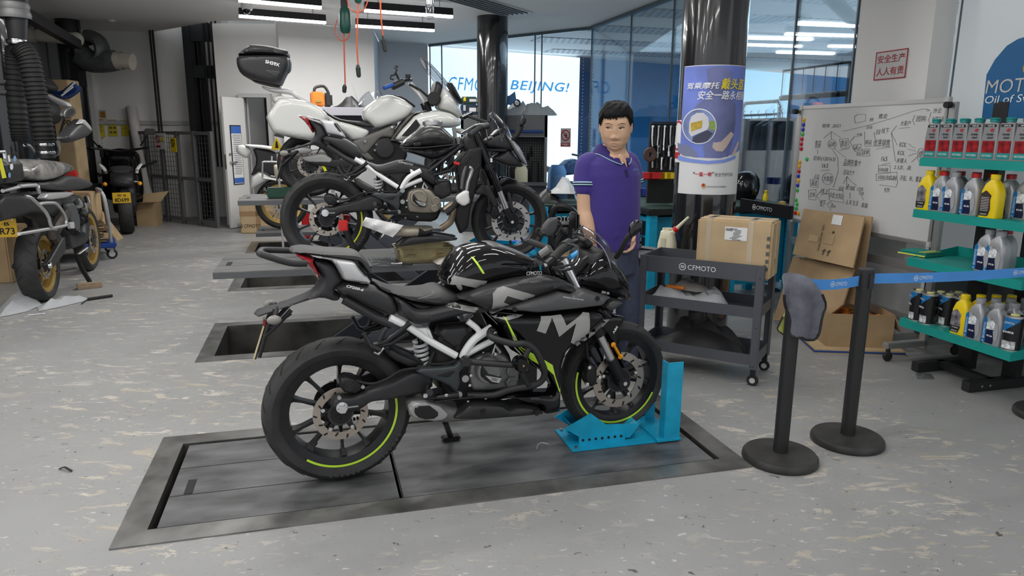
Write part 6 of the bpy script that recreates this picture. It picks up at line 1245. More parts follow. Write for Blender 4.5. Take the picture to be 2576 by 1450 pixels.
def can_oil():
 t=thing('oil_can','blue and black oil can','can'); h=.19; r_=.045; mb=MB(); mb.lathe([(0,0),(r_,0),(r_,h),(r_-.004,h+.003),(0,h+.001)],n=28); mb.build('body',mat('can_black',(.012,.012,.014),.3),t)
 mb=MB(); mb.lathe([(r_+.001,h-.008),(r_+.001,h+.004),(r_-.005,h+.005)],n=28); mb.lathe([(r_+.001,0),(r_+.001,.006)],n=28); mb.build('rim',ALU,t); mb=MB(); mb.lathe([(.022,h+.002),(.022,h+.008),(.016,h+.01),(0,h+.008)],(.0,.0,0),n=16); mb.build('cap',mat('cap_pale_yellow',(.8,.75,.3),.4),t)
 n=14; v=[];f=[]; r2=r_+.0006
 for i in range(n+1):
  a=PI/2+1.1-2.2*i/n; zb=.10+.06*(i/n); v+=[(-r2*math.cos(a)*-1,r2*math.sin(a),zb),(r2*math.cos(a),r2*math.sin(a),h-.008)]
 for i in range(n+1): v[2*i]=(v[2*i+1][0],v[2*i+1][1],.085+.085*(1-i/n) if True else 0)
 mb=MB(); mb.add(v,[(2*i,2*i+1,2*i+3,2*i+2) for i in range(n)]); mb.build('blue_panel',LBLUE,t); n=10; v=[]
 for i in range(n+1): a=PI/2+.9-1.8*i/n; v+=[(r2*math.cos(a),r2*math.sin(a),.01),(r2*math.cos(a),r2*math.sin(a),.055)]
 mb=MB(); mb.add(v,[(2*i,2*i+1,2*i+3,2*i+2) for i in range(n)]); mb.build('picture',LPH2,t)
 mb=MB(); bt_text(mb,'CFMOTO',0,.155,.011,.05,r_+.0015); bt_text(mb,'全合成机油',-.0,.105,.013,.055,r_+.0015); bt_text(mb,'1.2L',-.014,.018,.012,.026,r_+.0012); mb.build('lettering',WINK,t,flat=True,rec=False); return t
def on_shelf(c,x,y,i,dy=0):
 p=RKF.z(*px1(c,x,y),v=SZ[i]+.003); return p.x,p.y+dy
def row(proto,spots,z,labels,group):
 for k,((x,y,rz),lab) in enumerate(zip(spots,labels)):
  o=proto if k==0 else copy_tree(proto); place(o,RKF,x,y,z+.0025,rz); o['label']=lab; o['group']=group
pm=bottle_motorex(); sp=[]; xs=[on_shelf('s',x,y,3)[0] for x,y in ((440,565),(615,568),(815,574),(1000,578),(1190,583),(1375,592))]
x0=xs[0]; stp=.098; fr_=[(x0-stp*k,yF-.05,0) for k in range(7)]; bk=[(x0-.02-stp*k,yF-.145,0) for k in range(7)]; ordn=['first','second','third','fourth','fifth','sixth','seventh']
row(pm,fr_+bk,SZ[3],[f'grey oil bottle with red label, {o} from the far end, top shelf front row' for o in ordn]+[f'grey oil bottle with teal cap, {o} from the far end, top shelf back row' for o in ordn],'grey oil bottles on the top shelf')
ps=bottle_silver(CAPR); ps2=bottle_silver(CAPS); py=bottle_yellow(); pyb=bottle_yellow(True); pc=can_oil()
S1=lambda c,x,y,i,dy=-.04: (*on_shelf(c,x,y,i,dy),0)
def fx(c,x,y,i,yy): return (on_shelf(c,x,y,i)[0],yy,0)
row(py,[fx('s',405,1190,2,yF-.05),fx('s',405,1190,2,yF-.14)],SZ[2],['yellow oil bottle at the far end of the second shelf front row','yellow oil bottle behind the first yellow one on the second shelf'],'yellow oil bottles on the second shelf')
row(ps,[fx('s',600,1210,2,yF-.05),fx('s',1060,1255,2,yF-.05)]+[(on_shelf('s',600,1210,2)[0]-.02-.11*k,yF-.15,0) for k in range(5)],SZ[2],['silver bottle with red cap next to the yellow bottle on the second shelf','silver bottle with red cap left of the near yellow bottle, second shelf']+[f'red-capped silver bottle, {ordn[k]} from the far end in the second shelf back row' for k in range(5)],'silver oil bottles on the second shelf')
row(ps2,[fx('s',850,1225,2,yF-.05)],SZ[2],['silver bottle with a silver cap between two red-capped ones on the second shelf'],None);
row(pyb,[fx('s',1330,1285,2,yF-.04)],SZ[2],['yellow oil bottle showing its printed back label on the second shelf'],None)
b3=[copy_tree(ps2),copy_tree(ps2),copy_tree(ps)]
for o,(x,y,rz),lab in zip(b3,[fx('t',2000,870,1,yF-.06),fx('t',2330,905,1,yF-.06),fx('t',2130,880,1,yF-.16)],['silver oil bottle with silver cap standing alone on the third shelf','silver oil bottle cut by the right edge on the third shelf','silver bottle with red cap behind the others on the third shelf']): place(o,RKF,x,y,SZ[1]+.0025,rz); o['label']=lab; o['group']='silver oil bottles on the third shelf'
c0=on_shelf('q',150,615,0)[0]
row(pc,[(c0-.01,yF-.06,-.5),(c0-.1,yF-.055,-.3),(c0-.165,yF-.135,-.4),(c0-.235,yF-.16,2.2),(c0-.085,yF-.15,-.3),(c0-.12,yF-.25,-.3),(on_shelf('q',1270,930,0)[0],yF-.05,.2)],SZ[0],['blue and black oil can at the far end of the bottom shelf','oil can second in the bottom shelf front row','oil can behind the second one on the bottom shelf','oil can turned to show its black back beside the yellow bottle','oil can behind the first two on the bottom shelf','oil can farthest back on the bottom shelf','blue oil can at the near end of the bottom shelf'],'oil cans on the bottom shelf')
yx=on_shelf('q',645,770,0)[0]; ye=[copy_tree(py) for _ in range(4)]
for k,o in enumerate(ye): place(o,RKF,yx-.025*k,yF-.055-.085*k,SZ[0]+.0025); o['label']=['yellow oil bottle at the front of the bottom shelf','yellow bottle right behind the front yellow one, bottom shelf','third yellow bottle back on the bottom shelf','yellow bottle farthest back on the bottom shelf'][k]; o['group']='yellow oil bottles on the bottom shelf'
sx=[on_shelf('q',850,820,0)[0],on_shelf('q',1055,880,0)[0]]
for k in range(7):
 o=copy_tree(ps2); place(o,RKF,sx[k%2]-.02*(k//2),yF-.05-.085*(k//2),SZ[0]+.0025); o['label']=['silver bottle right of the front yellow one, bottom shelf front row','silver bottle next to the near blue can, bottom shelf front row','silver bottle second row, left column, bottom shelf','silver bottle second row, right column, bottom shelf','silver bottle third row, left column, bottom shelf','silver bottle third row, right column, bottom shelf','silver bottle fourth row behind the yellow ones, bottom shelf'][k]; o['group']='silver oil bottles on the bottom shelf'
p=RKF.z(*px1('t',980,580),v=SZ[1]); t=thing('folded_towel','folded teal towel with yellow stripes on the third shelf','towel',RKF.M@Vector((p.x,yF-.15,SZ[1]+.003)),RV+.15)
mb=MB(); mb.box((0,0,.008),(.2,.17,.016),bev=.007); mb.box((0,-.004,.022),(.19,.16,.012),bev=.006); mb.build('cloth',mat('towel_teal',(.02,.28,.22),.9,bump=.4,bscale=250),t); mb=MB(); mb.box((0,.086,.008),(.19,.004,.008)); mb.box((-.05,.0,.029),(.02,.15,.001)); mb.box((-.08,.0,.029),(.008,.15,.001)); mb.build('stripe',mat('stripe_yellow',(.75,.68,.1),.8),t)
p=FL(2320,950,.002); o=crumple('plastic_scrap',WRAP,None,[(p.x-.05,p.y-.04),(p.x+.06,p.y-.03),(p.x+.09,p.y+.06),(p.x-.0,p.y+.08)],.03,2,.02,.001); tag(o,'scrap of clear plastic on the floor by the rack foot','scrap')
# objects beyond the frosted front
# ---------------------------------------------------------------- columns, poster, wall sign
COLM=mat('column_black_gloss',(.012,.012,.013),.16,coat=.7,stretch=(3,3,.2),bump=.12,bscale=3)
def column(name,c,r_,label): mb=MB(); mb.lathe([(r_,0),(r_,CEIL)],(c[0],c[1],0),n=56); o=mb.build(name,COLM); return tag(o,label,'column')
C2=Vector((1.392,5.22,0)); R2=.222; column('column',C2,R2,'thick glossy black column with the blue helmet safety poster')
C1=Vector((-.305,10.75,0)); column('column',C1,.222,'glossy black column at the back in front of the lit sign')
def cyl_px(px,py,r_=R2+.004):   # seen point on the column surface
 d=ray(px,py); o=CAM-C2; a=d.x**2+d.y**2; b_=2*(o.x*d.x+o.y*d.y); c=o.x**2+o.y**2-r_*r_; k=(-b_-math.sqrt(max(0,b_*b_-4*a*c)))/(2*a); p=CAM+d*k; return math.atan2(p.y-C2.y,p.x-C2.x),p.z
a0,_=cyl_px(1718,330); a1,_=cyl_px(1850,330);
zt=cyl_px(1790,163)[1]; zb=cyl_px(1770,490)[1]
a0-=.10; a1+=.42
def wrap(mb,pts,r_,step=.02):   # pts (u along the arc 0..1 left to right, v 0 bottom..1 top)
 W=(a1-a0)*R2; b_,pp=fillpts([(u*W,v*(zt-zb)) for u,v in pts],0,step); vs,fs=cdt(b_,pp)
 mb.add([(C2.x+r_*math.cos(a0+x/R2),C2.y+r_*math.sin(a0+x/R2),zb+y) for x,y in vs],fs); return mb
def ouv(x,y):
 px,py=px1('o',x,y); a,z=cyl_px(px,py); return (a-a0)/(a1-a0),(z-zb)/(zt-zb)
t=thing('poster','helmet safety poster in blue and white wrapped around the black column','poster',C2)
def pm(name,pts,m,lv,conv=True,parent=None):
 mb=MB(); wrap(mb,[ouv(*q) for q in pts] if conv else pts,R2+.003+.0012*lv); o=mb.build(name,m,None,flat=False,rec=False); o.parent=parent or t; o.matrix_parent_inverse=Matrix.Translation(-C2); return o
pm('sheet',[(0,0),(1,0),(1,1),(0,1)],mat('poster_white',(.74,.74,.75),.45),0,False)
PB=mat('poster_blue',(.16,.22,.62),.45,noise=.25,nscale=2.5);
vb=ouv(30,960)[1]; pm('blue_field',[(0,vb+.01),(.25,vb-.03),(.6,vb-.035),(1,vb+.03),(1,.995),(0,.995)],PB,1,False)
pm('curve_band',[(25,980),(150,1020),(350,1045),(520,1030),(640,985),(640,1020),(520,1065),(350,1080),(180,1065),(25,1035)],mat('poster_band',(.22,.32,.75),.45),2)
RID=mat('poster_rider',(.15,.17,.36),.5,noise=.3,nscale=5); pm('rider_picture',[(330,60),(420,30),(560,40),(615,110),(600,180),(560,330),(640,430),(640,640),(600,860),(560,1000),(310,1010),(290,900),(430,700),(330,480),(180,500),(240,430),(370,360),(340,180)],RID,2)
pm('rider_picture',[(20,850),(140,880),(220,950),(240,1005),(90,990),(25,950)],mat('poster_bike',(.2,.22,.36),.5),2)
SKN=mat('poster_skin',(.55,.45,.4),.5); pm('hand_picture',[(400,850),(480,840),(590,730),(620,760),(540,900),(500,945),(430,940),(390,900)],SKN,3); pm('hand_picture',[(660,830),(675,850),(630,980),(590,985)],SKN,3)
def circ(cx,cy,rx,ry,n=28): return [(cx+rx*math.cos(2*PI*i/n),cy+ry*math.sin(2*PI*i/n)) for i in range(n)]
pm('ring',circ(255,675,182,192),WINK,4); pm('inset',circ(255,675,172,182),mat('poster_inset',(.2,.26,.5),.5,noise=.4,nscale=6),5)
pm('helmet',[(150,640),(170,570),(230,530),(300,530),(350,580),(358,660),(340,710),(260,745),(170,785),(145,740)],mat('poster_helmet',(.62,.62,.66),.4),6); pm('visor',[(165,640),(290,610),(280,690),(170,730)],mat('poster_visor',(.55,.38,.04),.3,noise=.3,nscale=20),7); pm('jacket',[(190,790),(260,750),(340,715),(400,750),(330,835),(230,855),(180,835)],mat('poster_dark',(.05,.055,.1),.5),6); pm('grass',[(355,620),(420,615),(424,720),(360,710)],mat('poster_green',(.25,.35,.08),.5),6)
def ptext(s,x,y,h,w,m,lv,shear=.2,bold=.012):
 v,f=text_mesh(s,bold,shear,1); xs=[p[0] for p in v]; ys=[p[1] for p in v]; (u0,v0),(u1,v1)=ouv(x-w/2,y+h/2),ouv(x+w/2,y-h/2); X0,X1,Y0,Y1=min(xs),max(xs),min(ys),max(ys); mb=MB(); r_=R2+.003+.0012*lv; V_=[]
 for a,c,_ in v:
  u=u0+(u1-u0)*(a-X0)/(X1-X0); z=v0+(v1-v0)*(c-Y0)/(Y1-Y0); an=a0+(a1-a0)*u; V_.append((C2.x+r_*math.cos(an),C2.y+r_*math.sin(an),zb+(zt-zb)*z))
 mb.add(V_,f); o=mb.build('lettering',m,None,flat=True,rec=False); o.parent=t; o.matrix_parent_inverse=Matrix.Translation(-C2)
PYW=mat('poster_yellow',(.85,.68,.03),.45)
ptext('驾乘摩托',300,240,82,340,WINK,8); ptext('戴头盔',600,222,110,240,PYW,8); ptext('安全一路永相随',480,345,88,490,WINK,8); ptext('安全守护行动',512,1192,44,190,GINK,3,0,.0); ptext('一盔一带',296,1188,42,180,RINK,3,0,.02); ptext('“',196,1172,22,22,GINK,3,0); ptext('”',398,1174,22,22,GINK,3,0); ptext('北京市公安局公安交通管理局',434,1322,20,208,GINK,3,0,.0)
pm('emblem',circ(297,1312,24,26),GOLD,3); pm('emblem_centre',circ(297,1306,13,14),RINK,4)
# round prohibition sign tucked behind the poster on the column
t=thing('prohibition_sign','white sheet with a red prohibition ring on the left side of the column','sign',C2)
sa=a0-.62; mbz=[(1655,300),(1655,405)]; z1=cyl_px(1712,302)[1]; z0=cyl_px(1700,408)[1]
def band(name,aa,ab,za,zc,m,r_,parent):
 mb=MB(); n=10; mb.add([(C2.x+r_*math.cos(aa+(ab-aa)*i/n),C2.y+r_*math.sin(aa+(ab-aa)*i/n),z) for i in range(n+1) for z in (za,zc)],[(2*i,2*i+1,2*i+3,2*i+2) for i in range(n)]); o=mb.build(name,m,None,rec=False); o.parent=parent; o.matrix_parent_inverse=Matrix.Translation(-C2)
band('sheet',sa,a0+.05,z0,z1,PAPER,R2+.0015,t); band('red_panel',sa+.05,a0+.03,z0+.025,z0+.07,RINK,R2+.0025,t)
zc=(z0+z1)/2+.04; mb=MB(); n=30; V_=[]
for i in range(n):
 for rr in (.09,.105): an=(sa+a0)/2+.06+rr*math.cos(2*PI*i/n)/R2; V_.append((C2.x+(R2+.003)*math.cos(an),C2.y+(R2+.003)*math.sin(an),zc+rr*math.sin(2*PI*i/n)))
mb.add(V_,[(2*i,2*i+1,(2*i+3)%(2*n),(2*i+2)%(2*n)) for i in range(n)]); o=mb.build('ring',RINK,None,rec=False); o.parent=t; o.matrix_parent_inverse=Matrix.Translation(-C2)
# red lettering on the pier
PF=Frame(W0,RV); CR['z']=(2140,0,4.8326)
def pt_(x,y,v=.004): return PF.y(*px1('z',x,y),v=v)
t=thing('wall_sign','square red safety lettering on the white pier above the whiteboard','sign',W0,RV); q=[pt_(x,y) for x,y in ((322,648),(705,585),(655,935),(280,978))]
xs=[p.x for p in q]; X0,X1=sum(sorted(xs)[:2])/2,sum(sorted(xs)[2:])/2; Z1=(q[0].z+q[1].z)/2; Z0=(q[2].z+q[3].z)/2
mb=MB(); mb.box(((X0+X1)/2,.003,(Z0+Z1)/2),(X1-X0,.004,Z1-Z0)); mb.build('sheet',mat('sign_face',(.55,.53,.53),.5),t)
mb=MB(); e_=.008
for z in (Z0,Z1): mb.box(((X0+X1)/2,.006,z),(X1-X0+e_,.002,e_))
for x in (X0,X1): mb.box((x,.006,(Z0+Z1)/2),(e_,.002,Z1-Z0))
mb.build('border',mat('sign_red',(.35,.004,.012),.5),t)
mb=MB(); ww=(X1-X0)*.88; hh=(Z1-Z0)
tmb(mb,'安全生产',axes(((X0+X1)/2,.0065,Z0+hh*.73),(-1,0,0),(0,0,1)),hh*.3,ww,.012); tmb(mb,'人人有责',axes(((X0+X1)/2,.0065,Z0+hh*.28),(-1,0,0),(0,0,1)),hh*.3,ww,.012); mb.build('lettering',mat('sign_red',(.35,.004,.012),.5),t,flat=True,rec=False)
# ================================================================ PERSON
HO=Vector((.556,4.2,0)); HF=Frame((HO.x,HO.y,0),0)
def hp_(x,y,v=0): return HF.M@HF.y(x,y,v)
man=thing('person','man in a purple polo shirt standing between the motorcycles looking down to his side','person',HO,0)
def limb(mb,pts,rad,n=14,k=5):
 P=[Vector((*p,r)) for p,r in zip([tuple(q) for q in pts],rad)]; Q=catmull(P,k); up=None; v=[]
 pos=[Vector(q[:3]) for q in Q]; m=len(pos)
 for i,p in enumerate(pos):
  t_=(pos[min(i+1,m-1)]-pos[max(i-1,0)]).normalized()
  if up is None: up=t_.orthogonal().normalized()
  a=t_.cross(up).normalized(); b_=a.cross(t_).normalized(); up=b_; r_=max(.002,Q[i][3])
  for j in range(n): w=2*PI*j/n; v.append(p+a*(r_*math.cos(w))+b_*(r_*math.sin(w)))
 f=[(i*n+j,i*n+(j+1)%n,(i+1)*n+(j+1)%n,(i+1)*n+j) for i in range(m-1) for j in range(n)]+[tuple(reversed(range(n))),tuple((m-1)*n+j for j in range(n))]
 mb.add(v,f); mb.sphere(pos[0],max(.002,Q[0][3])*.99,8); mb.sphere(pos[-1],max(.002,Q[-1][3])*.99,8)
def remesh(name,mb,m,vox,parent,sm=4):
 o=mb.build('tmp',None,None); md=o.modifiers.new('r','REMESH'); md.mode='VOXEL'; md.voxel_size=vox; s_=o.modifiers.new('s','SMOOTH'); s_.iterations=sm; s_.factor=.5
 bpy.context.view_layer.update(); dg=bpy.context.evaluated_depsgraph_get(); me=D.meshes.new_from_object(o.evaluated_get(dg)); old=o.data; D.objects.remove(o); D.meshes.remove(old)
 me.name=name; me.polygons.foreach_set('use_smooth',[True]*len(me.polygons)); me.materials.clear(); me.materials.append(m); q=D.objects.new(name,me); COL.objects.link(q); q.parent=parent; return q
SKIN=mat('skin',(.62,.385,.25),.5,noise=.06,nscale=9,bump=.05,bscale=200); HAIR=mat('hair_black',(.006,.006,.0065),.6,bump=.6,bscale=160,stretch=(1,1,.2),spec=.25); POLO=mat('polo_purple',(.042,.024,.20),.75,noise=.1,nscale=5,bump=.25,bscale=350,sheen=.15); JEANS=mat('jeans',(.05,.06,.10),.85,noise=.2,nscale=20)
tf=Vector((.50,-.866,0)); ts=Vector((.866,.50,0))         # torso: facing, towards his left
hf=Vector((-.17,-.96,-.25)).normalized(); hs=Vector((.985,-.16,0)).normalized(); hu=hf.cross(hs)*-1; hu=hs.cross(hf) if hs.cross(hf).z>0 else hf.cross(hs)
hc=hp_(1549,320,0); hk=.122                              # head centre, half height
def hd(f_,s_,u_): return hc+hf*f_+hs*s_+hu*u_
bd=MB()
# head: measured half widths and depths, features as smooth swellings
HT=[(.125,0,0,0),(.121,.028,.028,.032),(.108,.05,.052,.06),(.08,.070,.079,.088),(.05,.0785,.089,.099),(.02,.081,.091,.1),(-.01,.0815,.090,.094),(-.04,.0795,.0885,.078),(-.07,.0715,.086,.05),(-.095,.055,.079,.02),(-.11,.037,.066,.0),(-.118,.018,.05,-.02),(-.121,0,.03,-.03)]
HS=1.06; G_=lambda a,b_: math.exp(-a*a-b_*b_)
def skull(u_,a,grow=0.):
 us=[r_[0] for r_ in HT][::-1]; w=np.interp(u_,us,[r_[1] for r_ in HT][::-1]); df=np.interp(u_,us,[r_[2] for r_ in HT][::-1]); db=np.interp(u_,us,[r_[3] for r_ in HT][::-1])
 ca,sa=math.cos(a),math.sin(a); n_=2.35 if ca>0 else 2.; c_=math.copysign(abs(ca)**(2/n_),ca); s_=math.copysign(abs(sa)**(2/n_),sa)
 f_=c_*(df if ca>0 else db); sd=s_*w
 if ca>0:
  q=abs(sd); e=0
  e+=.0075*G_(sd/.009,0)*max(0,1-abs((u_+.004)/.026))**.5+.0165*G_(sd/.0125,(u_+.032)/.0125)+.0095*G_((q-.0165)/.0075,(u_+.037)/.0085)
  e+=-.0075*G_((q-.033)/.017,(u_-.017)/.0115)+.0035*G_((q-.032)/.02,(u_-.037)/.009)+.0042*G_((q-.034)/.013,(u_-.0225)/.0055)+.0028*G_((q-.033)/.013,(u_-.006)/.005)
  e+=.004*G_((q-.046)/.02,(u_+.03)/.02)+.0058*G_(sd/.02,(u_+.0665)/.0048)+.0068*G_(sd/.0175,(u_+.078)/.0055)-.0042*G_(sd/.024,(u_+.0722)/.0020)-.0035*G_(sd/.02,(u_+.089)/.005)+.005*G_(sd/.02,(u_+.103)/.011)-.002*G_((q-.03)/.007,(u_+.055)/.02)
  f_+=e*min(1,ca*1.6)
 if grow: L=math.sqrt(f_*f_+sd*sd)+1e-6; f_*=1+grow/max(L,.03); sd*=1+grow/max(L,.03)
 return hc+(hf*f_+hs*sd+hu*(u_+ (grow*max(0,u_/.125)**2)))*HS
v=[];f=[]; n1,n2=70,96
us_=[.125*math.cos(PI*i/n1)+.002*math.cos(PI*i/n1) if False else (.002+.123*math.cos(PI*i/n1)) for i in range(n1+1)]
for u_ in us_:
 for j_ in range(n2): v.append(skull(u_,2*PI*j_/n2))
for i in range(n1):
 for j_ in range(n2): f.append((i*n2+j_,i*n2+(j_+1)%n2,(i+1)*n2+(j_+1)%n2,(i+1)*n2+j_))
bd.add(v,f)
for s_ in (-1,1):
 c=hd(-.002,.088*s_,-.002); M_=Matrix.Translation(c)@Matrix(((hf.x,hs.x,hu.x,0),(hf.y,hs.y,hu.y,0),(hf.z,hs.z,hu.z,0),(0,0,0,1))); mbx=MB(); mbx.sphere((0,0,0),.032,12,(.55,.28,1.05)); bd.add(mbx.v,mbx.f,M_)
nb=hp_(1549,392,.03); limb(bd,[hd(-.015,0,-.06),hd(-.02,0,-.10),nb+Vector((0,.01,-.01)),nb+Vector((0,.02,-.07))],[.056,.057,.063,.07],16,4)
# arms and hands
sh_r=hp_(1476,408,.03); el_r=hp_(1472,528,.0); wr_r=hp_(1487,606,-.07); sh_l=hp_(1585,404,.12); el_l=hp_(1592,520,.13); wr_l=hp_(1588,590,.03)
limb(bd,[sh_r+Vector((.02,0,-.05)),sh_r.lerp(el_r,.5),el_r,el_r.lerp(wr_r,.35),wr_r],[.045,.052,.047,.045,.031],16,5); limb(bd,[sh_l+Vector((-.03,0,-.05)),sh_l.lerp(el_l,.5),el_l,el_l.lerp(wr_l,.35),wr_l],[.042,.048,.045,.043,.03],16,5)
def hand(mb,w,d,pn,side):      # wrist, direction of the fingers, palm normal
 d=d.normalized(); pn=(pn-d*pn.dot(d)).normalized(); x=d.cross(pn)*side
 for t_ in (0,.33,.66,1): limb(mb,[w+x*(-.016+.032*t_),w+d*.045+x*(-.026+.052*t_),w+d*.085+x*(-.033+.066*t_)],[.015,.0135,.0115],8,3)
 for k,(o_,L) in enumerate(((-.033,.066),(-.011,.076),(.011,.071),(.033,.055))):
  b0=w+d*.085+x*o_; c_=.3+.08*k; p1=b0+(d*math.cos(c_)+pn*math.sin(c_))*L*.45; p2=p1+(d*math.cos(c_*2.1)+pn*math.sin(c_*2.1))*L*.33; p3=p2+(d*math.cos(c_*2.8)+pn*math.sin(c_*2.8))*L*.25
  limb(mb,[b0,p1,p2,p3],[.0098,.0088,.008,.0065],8,3)
 t0=w+d*.025-x*.024; t1=t0+d*.03-x*.03+pn*.01; t2=t1+d*.032-x*.006+pn*.014; limb(mb,[t0,t1,t2],[.014,.011,.0085],8,3)
hand(bd,wr_r,(wr_r-el_r),Vector((.5,-.6,0)),-1); hand(bd,wr_l,(wr_l-el_l)+Vector((0,-.05,-.02)),Vector((-.6,-.3,0)),1)
# hidden trunk and legs keep the figure whole
tc_=lambda py: hp_(1537,py,.08)
hipc=tc_(640); limb(bd,[tc_(410),tc_(500),tc_(580),hipc],[.12,.125,.125,.12],16,3)
for s_ in (-1,1):
 h_=hipc+ts*.085*s_+Vector((0,0,-.02)); k_=Vector((h_.x+ts.x*.03*s_+tf.x*.03,h_.y+ts.y*.03*s_+tf.y*.03,.46)); a_=Vector((k_.x+ts.x*.02*s_,k_.y+ts.y*.02*s_,.09)); limb(bd,[h_,h_.lerp(k_,.5),k_,k_.lerp(a_,.35),a_],[.085,.078,.055,.056,.04],16,4); limb(bd,[a_,a_+tf*.08+Vector((0,0,-.055)),a_+tf*.17+Vector((0,0,-.062))],[.04,.035,.028],10,3)
lm=[]
body=remesh('body',MB().add([tuple(p-HO) for p in map(Vector,bd.v)],bd.f),SKIN,.0036,man,2)
def M0(mb): return MB().add([tuple(Vector(p)-HO) for p in mb.v],mb.f)
# shirt
sb=MB(); rings=[]
for py,w,d_,off in ((384,.082,.075,-.005),(390,.105,.086,.0),(400,.150,.105,.0),(412,.185,.122,.0),(440,.19,.135,.01),(480,.18,.138,.016),(520,.176,.138,.02),(560,.178,.136,.018),(600,.182,.134,.012),(626,.184,.132,.01)):
 c=tc_(py)+tf*off; rings.append([c+ts*(w*math.cos(2*PI*j/28))+tf*(d_*math.sin(2*PI*j/28)) for j in range(28)])
loft(sb,rings,True,True)
se_r=sh_r.lerp(el_r,.50); se_l=sh_l.lerp(el_l,.48)
limb(sb,[tc_(410)-ts*.1,sh_r+Vector((.012,0,-.012)),sh_r.lerp(el_r,.27),se_r],[.05,.072,.074,.074],18,5); limb(sb,[tc_(410)+ts*.1,sh_l+Vector((-.018,0,-.012)),sh_l.lerp(el_l,.27),se_l],[.05,.07,.07,.07],18,5)
rf=random.Random(11)
for k_ in range(12):      # soft folds at the waist and under the arm
 py=460+13*k_; a=rf.uniform(.6,2.6); a2=a+rf.uniform(-.5,.5); pt=lambda a_,py_,o_:(lambda c:c+ts*((.178+o_)*math.cos(a_))+tf*((.134+o_)*math.sin(a_)+.016))(tc_(py_)); limb(sb,[pt(a,py,-.003),pt((a+a2)/2,py+7,.0008),pt(a2,py+16,-.004)],[.003,.007,.003],8,4)
shirt=remesh('polo_shirt',M0(sb),POLO,.007,man,5)
mb=MB(); c=tc_(626)+tf*.01; loft(mb,[[c+ts*(w*math.cos(2*PI*j/28))+tf*(d_*math.sin(2*PI*j/28))+Vector((0,0,dz)) for j in range(28)] for w,d_,dz in ((.178,.126,.02),(.18,.13,-.05),(.17,.13,-.14))]);
for s_ in (-1,1):
 h_=hipc+ts*.088*s_+Vector((0,0,-.05)); k_=Vector((h_.x+ts.x*.03*s_+tf.x*.03,h_.y+ts.y*.03*s_+tf.y*.03,.46)); a_=Vector((k_.x+ts.x*.02*s_,k_.y+ts.y*.02*s_,.07)); limb(mb,[h_,h_.lerp(k_,.5),k_,k_.lerp(a_,.4),a_],[.1,.096,.078,.072,.066],16,4)
M0(mb).build('trousers',JEANS,man)
for s_ in (-1,1):
 h_=hipc+ts*.088*s_; a_=Vector((h_.x+ts.x*.05*s_+tf.x*.03,h_.y+ts.y*.05*s_+tf.y*.03,.05)); mb=MB(); limb(mb,[a_-tf*.05,a_+tf*.06,a_+tf*.17+Vector((0,0,-.008))],[.046,.045,.038],12,4); o=M0(mb); o.v=[(x,y,max(.002,z)) for x,y,z in o.v]; o.build('shoe',DBLK,man)
# sleeve hems, collar, placket, buttons, badge
for e,ax,r_ in ((se_r,(el_r-sh_r).normalized(),.0765),(se_l,(el_l-sh_l).normalized(),.0705)):
 mb=MB()
 for t_,in ((-.006,),(-.019,)): mb.lathe([(r_+.001,t_-.0035),(r_+.0025,t_),(r_+.001,t_+.0035)],e-HO,ax,28)
 mb.build('sleeve_stripe',mat('stripe_pale',(.45,.7,.75),.7),shirt); mb=MB(); mb.lathe([(r_,-.013),(r_+.0022,-.012),(r_+.0005,.002)],e-HO,ax,28); mb.build('sleeve_hem',mat('hem_navy',(.012,.012,.06),.8),shirt)
NAV=mat('hem_navy',(.012,.012,.06),.8); cc=tc_(381); mb=MB(); v=[]; n=30
for j in range(n+1):
 a=PI/2+.22+(2*PI-.44)*j/n; fr=max(0,math.sin(a))**2; q=lambda w,d_,dz: tuple(cc+ts*(w*math.cos(a))+tf*(d_*math.sin(a))+Vector((0,0,dz))-HO)
 v+=[q(.070,.07,.03-.05*fr),q(.077,.077,.042-.055*fr),q(.09,.09*(1+.15*fr),.03-.06*fr),q(.114,.108*(1+.32*fr),-.012-.062*fr),q(.108,.103*(1+.3*fr),-.02-.06*fr)]
mb.add(v,[(5*j+k,5*j+k+1,5*j+6+k,5*j+5+k) for j in range(n) for k in range(4)]); mb.build('collar',mat('collar_purple',(.03,.018,.14),.8),shirt); mb=MB(); mb.tube([v[5*j+3] for j in range(n+1)],.0022,6); mb.build('collar_edge',mat('stripe_pale',(.45,.7,.75),.7),shirt)
ch=lambda py,s_,off=.004: (tc_(py)+tf*({390:.098,408:.124,420:.133,440:.147,425:.139}.get(py,.14)+off)+ts*s_-HO)
mb=MB(); mb.add([tuple(ch(390,-.012,-.01)),tuple(ch(390,.022,-.01)),tuple(ch(440,.012)),tuple(ch(440,-.006))],[(0,1,2,3)]); mb.build('placket',NAV,shirt); mb=MB(); mb.add([tuple(ch(390,-.004,.004)),tuple(ch(390,.03,.0)),tuple(ch(420,.008,.006))],[(0,1,2)]); mb.build('neck_opening',SKIN,body)
mb=MB();
for py in (390,408): p=ch(py,-.016,.004); mb.sphere(p,.0055,8)
mb.build('button',WHITE,shirt)
p=ch(425,.088,-.012); mb=MB(); brandmark(mb,axes(p,tuple(ts+tf*-.45),(0,0,1)),.011,w=.05); mb.build('badge',mat('badge_blue',(.15,.35,.75),.6),shirt,flat=True,rec=False)
